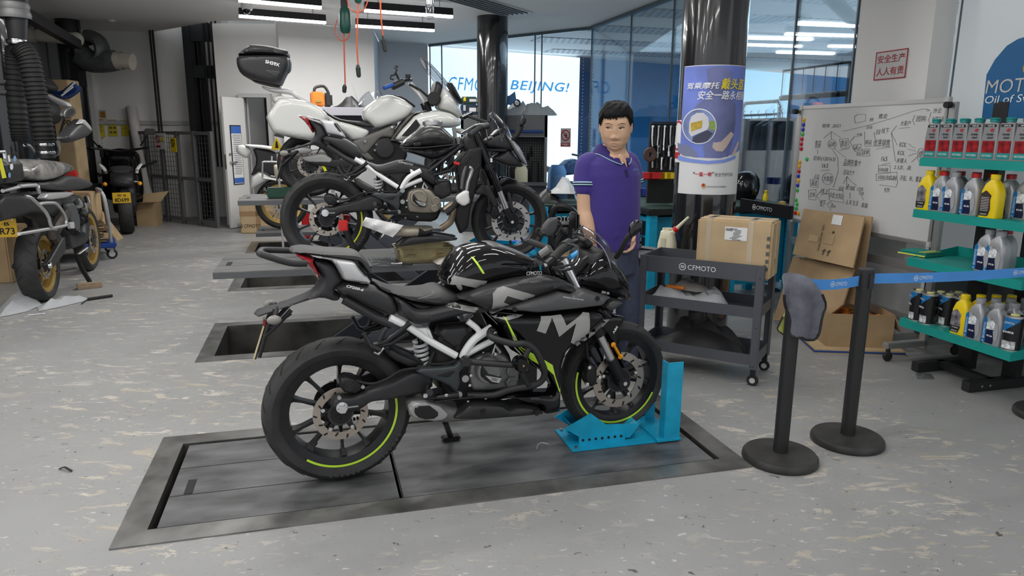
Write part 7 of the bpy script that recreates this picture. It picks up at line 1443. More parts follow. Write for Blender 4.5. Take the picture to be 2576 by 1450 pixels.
# hair, brows, eyes, lips
v=[];f=[]; n1,n2=26,90; rr_hair=random.Random(5); jag=[rr_hair.uniform(-.007,.007) for _ in range(n2)]
for i in range(n1+1):
 for j in range(n2):
  a=2*PI*j/n2-PI; fa=abs(a)
  low=.082-.012*math.exp(-((a+.35)/.3)**2) if fa<.75 else (.082-(fa-.75)*.157 if fa<1.2 else (.0115+.02*(fa-1.2)/.15 if fa<1.35 else (.032 if fa<1.7 else -.05))); low+=jag[j]*(1 if fa<.9 else .3)
  u_=.1249-(.1249-low)*(i/n1)**1.5; edge=min(1,(n1-i)/5)
  v.append(tuple(skull(u_,a,(.0035+.0125*edge+.0015*math.sin(a*9+i*.5)*edge)*(1.15 if fa<1.5 else .9))-HO))
for i in range(n1):
 for j in range(n2): f.append((i*n2+j,i*n2+(j+1)%n2,(i+1)*n2+(j+1)%n2,(i+1)*n2+j))
mb=MB(); mb.add(v,f)
for k_ in range(34):
 a=-.85+.05*k_; ln=.008+.012*((k_*7)%5)/4; u0=.090; P_=[skull(u0+.008,a,.013),skull(u0-.008,a+.02,.0125),skull(u0-.008-ln*(1.2 if a<.1 else .7),a+.05*(1 if k_%3 else -1),.003)]; mb.tube([tuple(p-HO) for p in P_],[.0062,.005,.001],6,3)
mb.build('hair',HAIR,man)
for s_ in (-1,1):
 fa_=lambda sd,u_: skull(u_,math.asin(max(-1,min(1,(abs(sd)/np.interp(u_,[r_[0] for r_ in HT][::-1],[r_[1] for r_ in HT][::-1]))**(2.35/2)))) *(1 if sd>0 else -1))-HO
 mb=MB(); mb.tube([tuple(fa_(.014*s_,.034)),tuple(fa_(.03*s_,.0405)),tuple(fa_(.052*s_,.035))],[.0018,.0034,.0012],6,4,flat=.5); mb.build('eyebrow',mat('brow_dark',(.025,.016,.012),.8),man)
 def eyep(pts): return [tuple(fa_((.034+x)*s_,.0155+y)+hf*.0012) for x,y in pts]
 E_=[(-.0155,-.001),(-.009,.0032),(0,.0048),(.009,.0032),(.0155,.0),(.009,-.003),(0,-.0042),(-.009,-.0032)]
 mb=MB(); p=eyep(E_); mb.add(p+[tuple(sum((Vector(q) for q in p),Vector())/8+hf*.0012)],[(k,(k+1)%8,8) for k in range(8)]); ey=mb.build('eye',mat('eye_white',(.5,.46,.42),.3),man)
 g0=(-.005 if s_>0 else .004)-.001; I_=[(g0+.0048*math.cos(k*PI/5),-.0004+min(.0042,max(-.0042,.0046*math.sin(k*PI/5)))) for k in range(10)]; p=[tuple(Vector(q)+hf*.0016) for q in eyep(I_)]; mb=MB(); mb.add(p,[tuple(range(10))]); mb.build('iris',mat('iris_dark',(.012,.008,.006),.15),ey)
 mb=MB(); mb.tube([tuple(Vector(q)+hf*.0014) for q in eyep(E_[:5])],[.0006,.0016,.0012],6,2); mb.build('eyelash',HAIR,ey)
mb=MB(); lp=lambda x,y: tuple(skull(y,math.asin(max(-1,min(1,math.copysign((abs(x)/.0705)**(2.35/2),x)))))-HO+hf*.0013)
up=[(-.024,-.0715),(-.012,-.067),(-.004,-.0635),(0,-.0645),(.004,-.0635),(.012,-.067),(.024,-.0715)]; dn=[(-.024,-.0722),(-.012,-.0725),(0,-.073),(.012,-.0725),(.024,-.0722)]
o_=[(-.02,-.0745),(-.01,-.0815),(0,-.083),(.01,-.0815),(.02,-.0745)]
mb.add([lp(*q) for q in up]+[lp(*q) for q in dn[::-1]],[tuple(range(12))]); mb.add([lp(*q) for q in dn]+[lp(*q) for q in o_[::-1]],[tuple(range(10))]); mb.build('lips',mat('lips',(.46,.235,.17),.5),man,flat=True,rec=False)
# ================================================================ BACKGROUND, MIDDLE
# ---------------------------------------------------------------- grey wall unit with pegboard behind the stripped motorcycle
WY=10.95; WU=Frame((AT(1150,400,WY).x,WY,0),0); wx=lambda px,py=400: WU.y(px,py,0).x; wz=lambda py,px=1330: WU.y(px,py,0).z
UNIT=mat('unit_grey',(.14,.145,.15),.45); PEG=dots_mat('pegboard_backlit_holes',(.03,.032,.035),(.5,.52,.52),26,.2)  # pale dots paint the backlight coming through the pegboard holes
t=thing('tool_wall_unit','grey workshop wall unit with a pegboard and blue-handled cupboards behind the stripped motorcycle','cabinet',WU.o,0)
X0,X1=wx(1160),wx(1376); ZT,ZC=wz(290),wz(345); zb=wz(458)
mb=MB()
for x in (X0+.02,X1-.02): mb.box((x,.22,ZT/2),(.04,.44,ZT))
mb.build('side_panel',UNIT,t); n=3; w=(X1-X0-.04)/n
mb=MB(); mb.box(((X0+X1)/2,.22,(ZT+ZC)/2),(X1-X0,.44,ZT-ZC)); mb.build('cupboard',UNIT,t)
for i in range(n):
 cx=X0+.02+w*(i+.5); mb=MB(); mb.box((cx,-.008,(ZT+ZC)/2),(w-.05,.016,ZT-ZC-.06),bev=.004); dr=mb.build('cupboard_door',mat('unit_door',(.11,.115,.12),.45),t); mb=MB(); mb.tube([(cx-w*.38,-.03,ZC+.08),(cx+w*.38,-.03,ZC+.08)],.022,8); mb.build('handle',mat('handle_blue',(.015,.05,.2),.4),dr)
mb=MB(); mb.box(((X0+X1)/2,.4,(ZC+zb)/2),(X1-X0-.06,.02,ZC-zb)); mb.build('pegboard',PEG,t)
mb=MB(); mb.box(((X0+X1)/2,.12,zb-.02),(X1-X0,.68,.04)); mb.build('worktop',DGREY,t); mb=MB(); mb.box(((X0+X1)/2,.2,(zb-.04)/2),(X1-X0-.04,.46,zb-.05)); mb.build('base_cabinet',mat('unit_base',(.05,.055,.065),.5),t)
rg=random.Random(21)
for i in range(14):
 x=X0+.15+rg.random()*(X1-X0-.3); z=zb+.2+rg.random()*(ZC-zb-.3); mb=MB(); L=rg.uniform(.1,.22)
 mb.tube([(x,.37,z),(x+rg.uniform(-.03,.03),.36,z-L*.5)],.012,6); mb.tube([(x,.36,z-L*.5),(x,.36,z-L)],.022,6); o=mb.build('hand_tool',[STEEL,DBLK,MBLK][i%3]); o.matrix_world=WU.M; tag(o,'hand tool hanging on the pegboard behind the stripped motorcycle','tool','tools on the back pegboard')
def at_w(px,py,y=-.05): return WU.M@WU.y(px,py,y)
p=at_w(1311,456,.05); p.z=zb; mb=MB(); loft(mb,[sq(.1,.07,0,.02),sq(.1,.07,.18,.02),sq(.07,.06,.24,.02)],True,True); o=mb.build('cleaner_jug',CREAM); o.location=p; tag(o,'pale plastic jug on the worktop of the grey wall unit','jug')
p=at_w(1345,454,.05); p.z=zb; mb=MB(); mb.cyl((0,0,0),(0,0,.3),.06); mb.lathe([(.0605,.04),(.0605,.09)]); o=mb.build('spray_can',INK); o.location=p; tag(o,'tall black can on the worktop of the grey wall unit','can')
def drape(name,label,F_,pts,yv,h,z,m,seed,cat):
 o=crumple(name,m,None,pts,h,seed,.025,z); o.matrix_world=F_.M; return tag(o,label,cat)
drape('plastic_cover','crumpled grey plastic cover on the right end of the grey wall unit',WU,[(wx(1310),0),(wx(1400),-.05),(wx(1398),.4),(wx(1320),.42)],0,.17,ZT,mat('cover_grey',(.33,.35,.36),.35,alpha=.9),31,'cover'); drape('plastic_cover','pale plastic cover beside the column on the grey wall unit',WU,[(wx(1255),0),(wx(1330),.02),(wx(1330),.4),(wx(1255),.4)],0,.2,ZT,mat('cover_pale',(.5,.52,.53),.35,alpha=.9),35,'cover')
t=thing('toy_motorcycle','small blue and white model motorcycle standing on the grey wall unit','toy',at_w(1285,285)+Vector((0,.05,0)),0); t.location.z=ZT+.12; mb=MB(); mb.prism([(-.1,.05),(.0,.02),(.08,.1),(.06,.22),(-.02,.16),(-.09,.14)],-.03,.03,'XZ'); mb.build('body',LBLUE,t)
for x in (-.09,.09): mb=MB(); mb.lathe([(.035,-.015),(.055,-.015),(.055,.015),(.035,.015),(.035,-.015)],(x,0,.055),'Y',16); mb.build('wheel',DBLK,t)
for i,(x0,x1,y0,y1,m,lab) in enumerate(((1158,1200,262,290,mat('case_dark_blue',(.01,.03,.07),.4),'dark blue tool box at the bottom of the stack left of the back column'),(1160,1199,243,262,mat('case_green',(.01,.05,.03),.4),'green tool case with a yellow latch topping the stack by the back column'))):
 q0,q1=WU.y(x0,y1,0),WU.y(x1,y0,0); t=thing('tool_box',lab,'tool box',WU.M@Vector(((q0.x+q1.x)/2,.15,q0.z)),0); mb=MB(); h=q1.z-q0.z; mb.box((0,0,h/2),(q1.x-q0.x,.3,h-.003),bev=.015); mb.build('body',m,t); mb=MB(); mb.box((-.06,-.155,h*.65),(.035,.02,h*.5)); mb.build('latch',YEL if i else ALU,t); mb=MB(); mb.box((.06,-.152,h*.5),(.1,.006,h*.35)); mb.build('label',PAPER,t)
# no smoking sign on the glass
q=[GAF.y(*p,v=-.012) for p in ((1411,323),(1436,323),(1436,370),(1411,370))]; t=thing('no_smoking_sign','white no smoking sign stuck on the glass right of the grey wall unit','sign',GAF.o,GAF.ang)
xa_,xb_,zz0,zz1=q[0].x,q[1].x,q[2].z,q[0].z; W_=xb_-xa_; cx=(xa_+xb_)/2
mb=MB(); mb.box((cx,-.012,(zz0+zz1)/2),(W_,.006,zz1-zz0)); mb.build('sheet',LGREY,t); mb=MB(); cz=zz1-W_*.56; ring_band(mb,(cx,cz),W_*.36,W_*.45,0,2*PI,-.016,28); mb.box((cx,-.0165,cz),(W_*.8,.001,W_*.09),ry=R(45)); mb.box((cx,-.016,zz0+(zz1-zz0)*.12),(W_*.9,.001,(zz1-zz0)*.18)); mb.build('ring',RINK,t,rec=False); mb=MB(); mb.box((cx,-.0158,cz),(W_*.36,.001,W_*.07)); mb.tube([(cx,-.016,cz+W_*.2),(cx+W_*.08,-.016,cz+W_*.1),(cx-.0,-.016,cz-W_*.2)],W_*.035,5); mb.build('pictogram',INK,t); mb=MB(); tmb(mb,'严禁烟火',XZ(cx,-.0175,zz0+(zz1-zz0)*.12),(zz1-zz0)*.12,W_*.75,.01); mb.build('lettering',WINK,t,flat=True,rec=False)
# showroom motorcycles seen through the glass
SB=mat('showroom_shade_blue',(.03,.08,.17),.4);
for i,(px,py,a,lab) in enumerate(((1418,540,.5,'blue motorcycle under plastic beyond the glass, behind the no smoking sign'),(1600,470,2.8,'white and blue motorcycle beyond the glass, right of the man'))):
 g0=AT(px,480,13.5 if i==0 else 11.8); t=thing('motorcycle',lab,'motorcycle',(g0.x,g0.y,0),a)
 for x in (-.65,.65): mb=MB(); mb.lathe([(.22,-.06),(.29,-.06),(.31,0),(.29,.06),(.22,.06),(.22,-.06)],(x,0,.31),'Y',28); mb.lathe([(0,-.04),(.06,-.04),(.06,.04),(0,.04)],(x,0,.31),'Y',14); mb.build('wheel',DBLK,t)
 for nm,pts,w_,m in (('engine',[(-.35,.25),(.35,.25),(.4,.6),(-.3,.65)],.14,MBLK),('fuel_tank',[(-.1,.72),(.35,.75),(.42,.98),(.1,1.05),(-.1,.9)],.15,SB if i==0 else WH),('seat',[(-.75,.9),(-.1,.72),(-.1,.82),(-.7,1.0)],.12,SEAT),('fairing',[(.35,.5),(.75,.7),(.85,1.0),(.6,1.2),(.42,1.0)],.18,SB if i==0 else WH),('tail',[(-.95,1.02),(-.5,.8),(-.5,.95),(-.9,1.1)],.1,WH)): P_=Panel(pts,w_,.06,None,1); P_.build(nm,m,t)
 mb=MB(); mb.tube([(.4,-.35,1.1),(.5,0,1.05),(.4,.35,1.1)],.02,8); mb.build('handlebar',BMET,t)
 for s_ in (-1,1): mb=MB(); mb.tube([(.5,s_*.1,1.0),(.65,s_*.1,.31)],.03,8); mb.build('fork_leg',ALU,t)
g0=AT(1400,470,12.3); mb=MB(); nn=14; v=[];
for k in range(9):
 z=.55+k*.12; r_=.32-.018*k+.03*math.sin(k*2.1)
 for j in range(nn): a=2*PI*j/nn; v.append((g0.x+r_*(1+.12*math.sin(3*a+k))*math.cos(a)*.7,g0.y+r_*.7*math.sin(a),z*(1)))
mb.add(v,[(k*nn+j,k*nn+(j+1)%nn,(k+1)*nn+(j+1)%nn,(k+1)*nn+j) for k in range(8) for j in range(nn)]); o=simple('dust_cover','rumpled pale blue dust cover standing beyond the glass','cover',mb,mat('cover_blue',(.2,.36,.6),.6)); o.location.z=-.545
# ---------------------------------------------------------------- blue workbenches
def bench(label,F_,L,Dp,H,fronts,lab_front=True):
 """F_: front left foot, x along the front, y into the bench"""
 t=thing('workbench',label,'workbench',F_.o,F_.ang,'blue workbenches'); mb=MB(); mb.box((L/2,Dp/2,H-.025),(L+.04,Dp+.04,.05),bev=.008); mb.build('worktop',mat('bench_top_black',(.015,.017,.018),.4),t); mb=MB(); mb.box((L/2,Dp/2,H+.002),(L-.04,Dp-.04,.004)); mb.build('rubber_mat',mat('mat_green',(.035,.07,.06),.6),t)
 for x in (.035,L-.035):
  for y in (.035,Dp-.035): mb=MB(); mb.box((x,y,(H-.05)/2),(.07,.07,H-.05)); mb.build('leg',CYAN,t)
 mb=MB(); mb.box((L/2,Dp-.02,.5),(L-.1,.02,.62)); mb.build('back_panel',dots_mat('blue_perforated',(.01,.12,.24),(.0,.03,.07),22,.22),t)
 for x0,x1,n in fronts:
  c=emp('drawer_unit',t); mb=MB(); mb.box(((x0+x1)/2,Dp/2,H*.55),(x1-x0,Dp-.06,H*.72)); mb.build('shell',CYAN,c); hh=H*.66/n
  for k in range(n):
   z=H*.22+hh*(k+.5); mb=MB(); mb.box(((x0+x1)/2,.02,z),(x1-x0-.08,.03,hh-.02),bev=.004); dr=mb.build('drawer',mat('drawer_black',(.015,.016,.018),.35),c); mb=MB(); mb.box(((x0+x1)/2,-.006,z+hh*.3),(x1-x0-.1,.03,.035),bev=.006); mb.build('handle',ALU,dr)
 return t
bp,bq=FL(1600,520,.88),FL(1692,530,.88); HB_=.88
# bench beside the man: its drawer front faces the lifts, its end faces the camera
ang=RV+PI; q1=FL(1648,640,.12); BE=Vector((1.155,6.0,0))
B1F_=Frame(BE+V*1.5,ang); bench('blue workbench with black drawers and green mat beside the man',B1F_,1.5,.65,.86,[(.86,1.4,4)])
def b1(px,py,z=.866): return FL(px,py,z)
B2P,B2Q=FL(1850,512,.88),FL(1992,548,.88); B2F=Frame(RW.M@Vector(((RW.I@B2P).x,(RW.I@B2P).y,0)),ang); d=(RW.I@B2P).x-(RW.I@B2Q).x
B2L=(RW.I@B2P).x+.4-.33; B2F=Frame(RW.M@Vector(((RW.I@B2P).x+.4,.80,0)),ang); b2t=bench('blue workbench with a black lettered drawer right of the black column',B2F,B2L,.66,.88,[(.2,B2L-.15,1)])
mb=MB(); p=B2F.y(1896,521,-.03); q=B2F.y(1945,526,-.03); mb.box(((p.x+q.x)/2,-.012,p.z),(abs(q.x-p.x)*2.6,.03,.1),bev=.004); mb.build('front_rail',BMET,b2t); mb=MB(); brandmark(mb,XZ((p.x+q.x)/2,-.029,p.z),.03,w=abs(q.x-p.x)*.8); mb.build('lettering',WINK,b2t,flat=True,rec=False)
# helmet
hp0=FL(1873,505,.885)+Vector((.05,.15,0)); t=thing('helmet','glossy black motorcycle helmet on the workbench right of the black column','helmet',(hp0.x,hp0.y,.883),-2.2); mb=MB(); pr=[(0,.0),(.1,.0),(.125,.06),(.135,.12),(.125,.19),(.09,.24),(.04,.262),(0,.266)]; mb.lathe(pr,n=28); o=mb.build('shell',BLK,t); o.scale=(1.15,.92,1); mb=MB(); mb.lathe([(.134,.09),(.14,.12),(.138,.16),(.128,.185)],n=20,a0=-1,a1=1); o=mb.build('visor',mat('visor_dark',(.01,.01,.012),.05,coat=1),t); o.scale=(1.16,.93,1)
p=FL(1925,505,.885); mb=MB(); mb.lathe([(0,0),(.025,0),(.025,.05),(.012,.07),(.016,.09),(0,.1)],p); simple('squeeze_bottle','small yellow figure-shaped bottle on the right workbench','bottle',mb,YEL)
p=FL(1967,520,.885); mb=MB(); mb.lathe([(0,0),(.03,0),(.03,.04),(0,.05)],p); simple('cap','small gold cap lying on the right workbench mat','cap',mb,GOLD)
# pegboard with tools above the left bench
PGF=Frame((1.19,6.35,0),UA-.1); a_=PGF.y(1640,312); c_=PGF.y(1712,478); t=thing('pegboard','black pegboard hung with tools between the man and the column','pegboard',PGF.o,PGF.ang); mb=MB(); mb.box(((a_.x+c_.x)/2+.04,.02,(a_.z+.88)/2),(c_.x-a_.x+.1,.03,a_.z-.88)); mb.build('panel',dots_mat('peg_black',(.014,.014,.015),(.004,.004,.004),40,.25),t)
mb=MB(); mb.box(((a_.x+c_.x)/2,-.03,a_.z+.01),(c_.x-a_.x+.04,.05,.015)); mb.build('tool_rail',BMET,t)
rg=random.Random(8); n=9
for row_,(py,nn,L) in enumerate(((318,9,.22),(368,5,.12),(398,6,.1))):
 for k in range(nn):
  q=PGF.y(1638+k*68/nn+4,py,-.03); mb=MB(); l=L*rg.uniform(.7,1.05); mb.tube([(q.x,-.03,q.z),(q.x,-.03,q.z-l*.5)],.006 if k%2 else .008,6); mb.tube([(q.x,-.03,q.z-l*.5),(q.x+rg.uniform(-.008,.008),-.03,q.z-l)],.012 if k%2 else .009,6); mb.box((q.x,-.03,q.z),(.02,.012,.016)); o=mb.build('hand_tool',[CHROME,DBLK,STEEL,MBLK][(k+row_)%4]); o.matrix_world=PGF.M; tag(o,['spanner or pliers hanging in the top row of the black pegboard','small tool in the middle row of the black pegboard','tool in the third row of the black pegboard'][row_],'tool',['tools in the top pegboard row','tools in the middle pegboard row','tools in the third pegboard row'][row_])
q=PGF.y(1634,389,-.05); mb=MB(); mb.lathe([(.02,-.01),(.055,-.012),(.062,0),(.055,.012),(.02,.01),(.02,-.01)],(q.x,-.06,q.z),'Y',22); simple('tape_roll','round dark reel hanging at the left edge of the black pegboard','reel',mb,mat('reel_brown',(.09,.05,.04),.6),PGF)
for k in range(5):
 q=PGF.y(1625+k*15,440,-.09); mb=MB(); mb.prism([(-.05,-.03),(.05,-.045),(.05,.02),(-.05,.02)],q.x-.043,q.x+.043,'YZ'); o=mb.build('parts_bin',REDP if k<3 else YEL); o.matrix_world=Frame(PGF.M@Vector((0,-.09,q.z)),PGF.ang).M; tag(o,['leftmost red parts bin under the black pegboard','middle red parts bin under the black pegboard','red parts bin beside the yellow ones under the black pegboard','yellow parts bin next to the red ones under the pegboard','yellow parts bin closest to the black column'][k],'bin','small parts bins under the pegboard')
for k,(px,py) in enumerate(((1597,462),(1600,487),(1622,487),(1640,492))):
 p=FL(px,py+6,.87 if k else .93); mb=MB(); mb.prism([(-.06,0),(.06,0),(.07,.075),(-.06,.075)],-.05,.05,'YZ'); o=mb.build('parts_bin',mat('bin_blue',(.012,.03,.25),.4)); o.location=(p.x,p.y,p.z+.001); o.rotation_euler=(0,0,-.3); tag(o,['upper blue parts bin right behind the man','lower blue parts bin nearest the man on the bench','blue parts bin in the middle of the bench row','blue parts bin next to the small carton'][k],'bin','blue parts bins on the bench')
p=FL(1640,510,.868); F_=Frame(p,-.08); q=F_.y(1688,505,0); t=carton('carton','small brown carton with a white label on the green bench mat','box',F_,q.x,.2,F_.y(1640,480,0).z,CARD2,False); mb=MB(); mb.box((.03,-.002,q.z*.5+.05),(.035,.002,.06)); mb.build('label',PAPER,t); mb=MB(); tmb(mb,'CFMOTO',XZ(q.x*.55,-.002,.05),.022,.09,.03); mb.build('lettering',mat('print_brown',(.15,.07,.02),.7),t,flat=True,rec=False)
zt_=F_.y(1640,480,0).z; o=crumple('plastic_bag',WRAP,None,[(-.02,.0),(.2,.0),(.22,.18),(0,.18)],.08,14,.02,zt_+.002); o.matrix_world=F_.M; tag(o,'clear plastic bag on top of the small bench carton','bag')
# parts bench and heap of parts between the chock and the man
PBp=Vector((.2,6.5,0)); bench('blue workbench under a heap of motorcycle parts left of the man',Frame(PBp,0.05),.62,.6,.84,[(.04,.58,2)])
mb=MB(); tmb(mb,'CFMOTO',Matrix.Translation(PBp)@Matrix.Rotation(.05,4,'Z')@XZ(.2,-.025,.72),.05,.3,.03); simple('front_plate','white lettering plate on the parts bench front','plate',mb,WINK,flat=True)
for i,(x,y,w_,h_,m,lab) in enumerate(((1385,505,80,.16,mat('part_black',(.015,.015,.016),.4),'black fairing bracket at the left of the parts heap'),(1418,503,70,.16,mat('part_white',(.55,.56,.57),.4),'white body panel on top of the parts heap'),(1428,506,90,.2,WRAP,'crumpled clear plastic sheet over the parts heap'))):
 p=FL(x,y,.86); W_=w_/1800*p.y; o=crumple('body_part',m,None,[(-W_*.5,-.12),(W_*.3,-.15),(W_*.5,.1),(0,.2),(-W_*.5,.12)],h_,40+i,.035,0); o.location=(p.x,min(6.8,p.y+.05),(.845,.93,.85)[i]); tag(o,lab,'body part','parts heaped on the bench')
ps_=[AT(x,y,6.3) for x,y in ((1384,560),(1400,520),(1440,530),(1448,560),(1430,610),(1392,650))]; mb=MB(); mb.tube(ps_,.03,8,4); simple('frame_part','black bent tube frame part hanging over the parts bench edge','frame part',mb,BMET)
F_=Frame((AT(1404,640,6.25).x,6.25,0),.05); carton('carton','brown carton under the parts bench left of the man','box',F_,.24,.2,F_.y(1404,545,0).z-.32,CARD,False)
# ---------------------------------------------------------------- clothes rails in the showroom
CRF=Frame(RW.M@Vector((0,-.75,0)),RV); rx_=lambda px,py: CRF.y(px,py,0)
t=thing('clothes_rail','grey tubular clothes rail with plastic covered jackets beyond the glass','clothes rail',CRF.o,RV); p0,p1=rx_(1868,262),rx_(1962,262); zr_=rx_(1900,258).z; mb=MB(); mb.tube([(p0.x,0,.05),(p0.x,0,zr_-.06),(p0.x-.05,0,zr_),(p1.x+.05,0,zr_),(p1.x,0,zr_-.06),(p1.x,0,.05)],.022,10); mb.tube([(p0.x,0,zr_-.14),(p1.x,0,zr_-.14)],.014,8); mb.build('frame',STEEL,t)
for x in (p0.x,p1.x): mb=MB(); mb.box((x,0,.03),(.05,.5,.04)); mb.build('foot',STEEL,t)
t=thing('clothes_rail','dark hanging clothes rail nearer the white pier beyond the glass','clothes rail',CRF.o,RV); p2,p3=rx_(1985,250),rx_(2158,205); mb=MB(); mb.tube([(p2.x,0.1,zr_+.02),(p3.x,.1,zr_+.02)],.03,10);
for k in range(7): x=p2.x+(p3.x-p2.x)*k/6; mb.tube([(x,.1,zr_+.02),(x,.1,zr_+.3)],.006,5)
mb.tube([(p2.x,.1,zr_+.3),(p3.x,.1,zr_+.3)],.012,6); mb.tube([(p3.x,.1,.0),(p3.x,.1,zr_+.3)],.02,6); mb.build('frame',BMET,t)
JK=mat('jacket_dark',(.025,.03,.033),.6,noise=.4,nscale=9); JP=mat('jacket_plastic',(.10,.12,.13),.25,noise=.6,nscale=7,bump=.8,bscale=14)
xs=np.linspace(p0.x-.06,p3.x+.08,13); jl=['farthest of the row','second from the far end','third from the far end','fourth from the far end','fifth from the far end','sixth from the far end','seventh from the far end','sixth from the pier','fifth from the pier','fourth from the pier','third from the pier','second from the pier','nearest the white pier']
rg=random.Random(4)
for k,x in enumerate(xs):
 t=thing('jacket','dark jacket in plastic on the rail behind the glass, '+jl[k],'jacket',CRF.M@Vector((x,.0,0)),RV,'jackets on the rails'); zt_=zr_-.2; n=16; v=[]; f=[]
 for i,(z,w_,d_) in enumerate(((zt_+.02,.03,.03),(zt_-.02,.16,.05),(zt_-.07,.24,.06),(zt_-.3,.25,.075),(zt_-.6,.26,.08),(zt_-.85,.27,.09),(zt_-1.0,.26,.08))):
  for j in range(n): a=2*PI*j/n; rr=1+.08*math.sin(3*a+i*1.7+k); v.append((d_*.55*math.cos(a)*rr,w_*math.sin(a)*rr,z))
 f=[(i*n+j,i*n+(j+1)%n,(i+1)*n+(j+1)%n,(i+1)*n+j) for i in range(6) for j in range(n)]+[tuple(range(n)),tuple(6*n+j for j in range(n-1,-1,-1))]
 mb=MB(); mb.add(v,f); mb.build('jacket_body',JP if k%3 else JK,t); mb=MB(); mb.tube([(0,0,zt_+.01),(0,0,zt_+.06),(0,.02,zt_+.09),(0,0,zt_+.11)],.005,5); mb.build('hanger',STEEL,t)
# ---------------------------------------------------------------- ceiling fittings and cords
CORD=mat('cord_orange',(.55,.09,.03),.5); REELG=mat('reel_green',(.01,.07,.05),.35); PLUG=mat('plug_black',(.02,.022,.022),.4)
def wpt(x,y,Y): return AT(x,y,Y)
def reel(label,Y,body,cordpts,plug,loop=None):
 o_=wpt(*cordpts[0],Y); t=thing('cord_reel',label,'cord reel',o_,0,'cord reels hanging from the ceiling'); L=lambda x,y:wpt(x,y,Y)-o_
 if body:
  (x0,y0),(x1,y1)=body; a,c=L(x0,y0),L(x1,y1); w_=c.x-a.x; h_=a.z-c.z; mb=MB(); loft(mb,[[(a.x+w_/2+w_/2*s*math.cos(2*PI*j/20)*1.0,.0+w_*.45*s*math.sin(2*PI*j/20),c.z+h_*q) for j in range(20)] for q,s in ((0,.55),(.08,.85),(.3,1),(.7,.95),(.92,.75),(1,.4))],True,True); mb.build('housing',REELG,t); mb=MB(); mb.cyl((a.x+w_/2,0,a.z-.01),(a.x+w_/2,0,CEIL-o_.z),.012); mb.box((a.x+w_/2,0,a.z+.03),(w_*.6,.03,.1)); mb.build('hanger',BMET,t)
 else:
  mb=MB(); mb.cyl((L(*cordpts[0]).x,0,0),(L(*cordpts[0]).x,0,CEIL-o_.z),.008); mb.build('hanger',BMET,t)
 mb=MB(); mb.tube([L(*q) for q in cordpts],.007,7,4); mb.build('cord',CORD,t)
 if loop: mb=MB(); mb.tube([L(*q) for q in loop],.005,6,4); mb.build('cord_loop',CORD,t)
 a,c=L(*plug[0]),L(*plug[1]); mb=MB(); d=c-a; mb.cyl(a,a+d*.25,.012,.02); mb.cyl(a+d*.25,a+d*.9,.022,.02); mb.cyl(a+d*.9,c,.014); mb.build('plug',PLUG,t); return t
reel('large green cord reel left of the strip lamps with a hanging orange cord',7.2,((852,16),(884,84)),[(865,84),(866,140),(868,205),(867,214)],((867,213),(866,234)),[(848,50),(843,75),(852,98),(866,102),(878,92),(881,72)])
reel('green cord reel at the top edge with an orange loop and cord',6.6,((888,-60),(912,8)),[(901,8),(899,60),(898,120),(901,164)],((900,163),(903,195)),[(873,-5),(880,20),(898,31),(916,24),(926,0)])
reel('orange cord with a thick black plug hanging at the far strip lamps',6.4,None,[(958,-60),(957,20),(960,60),(964,92)],((963,90),(970,131)))
mb=MB(); a,c=wpt(1080,-60,6),wpt(1083,46,6); mb.cyl((a.x,a.y,CEIL),(a.x,a.y,c.z+.05),.035); t=thing('sprinkler_pipe','chrome drop pipe with a clear tip hanging from the ceiling','pipe',(a.x,a.y,c.z)); mb2=MB(); mb2.cyl((0,0,.1),(0,0,CEIL-c.z),.034); mb2.build('pipe',CHROME,t); mb2=MB(); mb2.lathe([(0,0),(.022,0),(.028,.02),(.034,.06),(.034,.1),(0,.1)]); mb2.build('tip',clear('screen_clear'),t); mb2=MB(); mb2.lathe([(.03,-.005),(.031,.012)]); mb2.build('ring',LGREY,t)
t=thing('security_camera','white dome security camera at the left end of the near strip lamp','camera',FL(622,25,2.98)); mb=MB(); mb.lathe([(0,.12),(.07,.12),(.075,.03),(.06,-.0),(.045,-.005),(0,-.005)]); mb.build('base',WHITE,t); mb=MB(); mb.sphere((0,-.02,-.01),.045); mb.build('dome',BLK,t)
for x,y,lab in ((280,50,'white smoke detector on the ceiling at the far left'),(952,47,'white smoke detector behind the orange cord')): p=FL(x,y,CEIL); mb=MB(); mb.lathe([(0,-.035),(.04,-.03),(.055,-.01),(.055,0)],p); simple('smoke_detector',lab,'detector',mb,WHITE)
p=FL(1228,12,CEIL); t=thing('air_vent','white slatted air vent in the ceiling beside the back column','vent',(p.x,p.y,CEIL),R(60)); mb=MB()
mb.box((0,0,-.008),(1.5,.5,.016)); mb.build('frame',LGREY,t)
for k in range(6): mb=MB(); mb.box((0,-.19+.076*k,-.02),(1.4,.03,.01),rx=.5); mb.build('slat',DGREY,t)
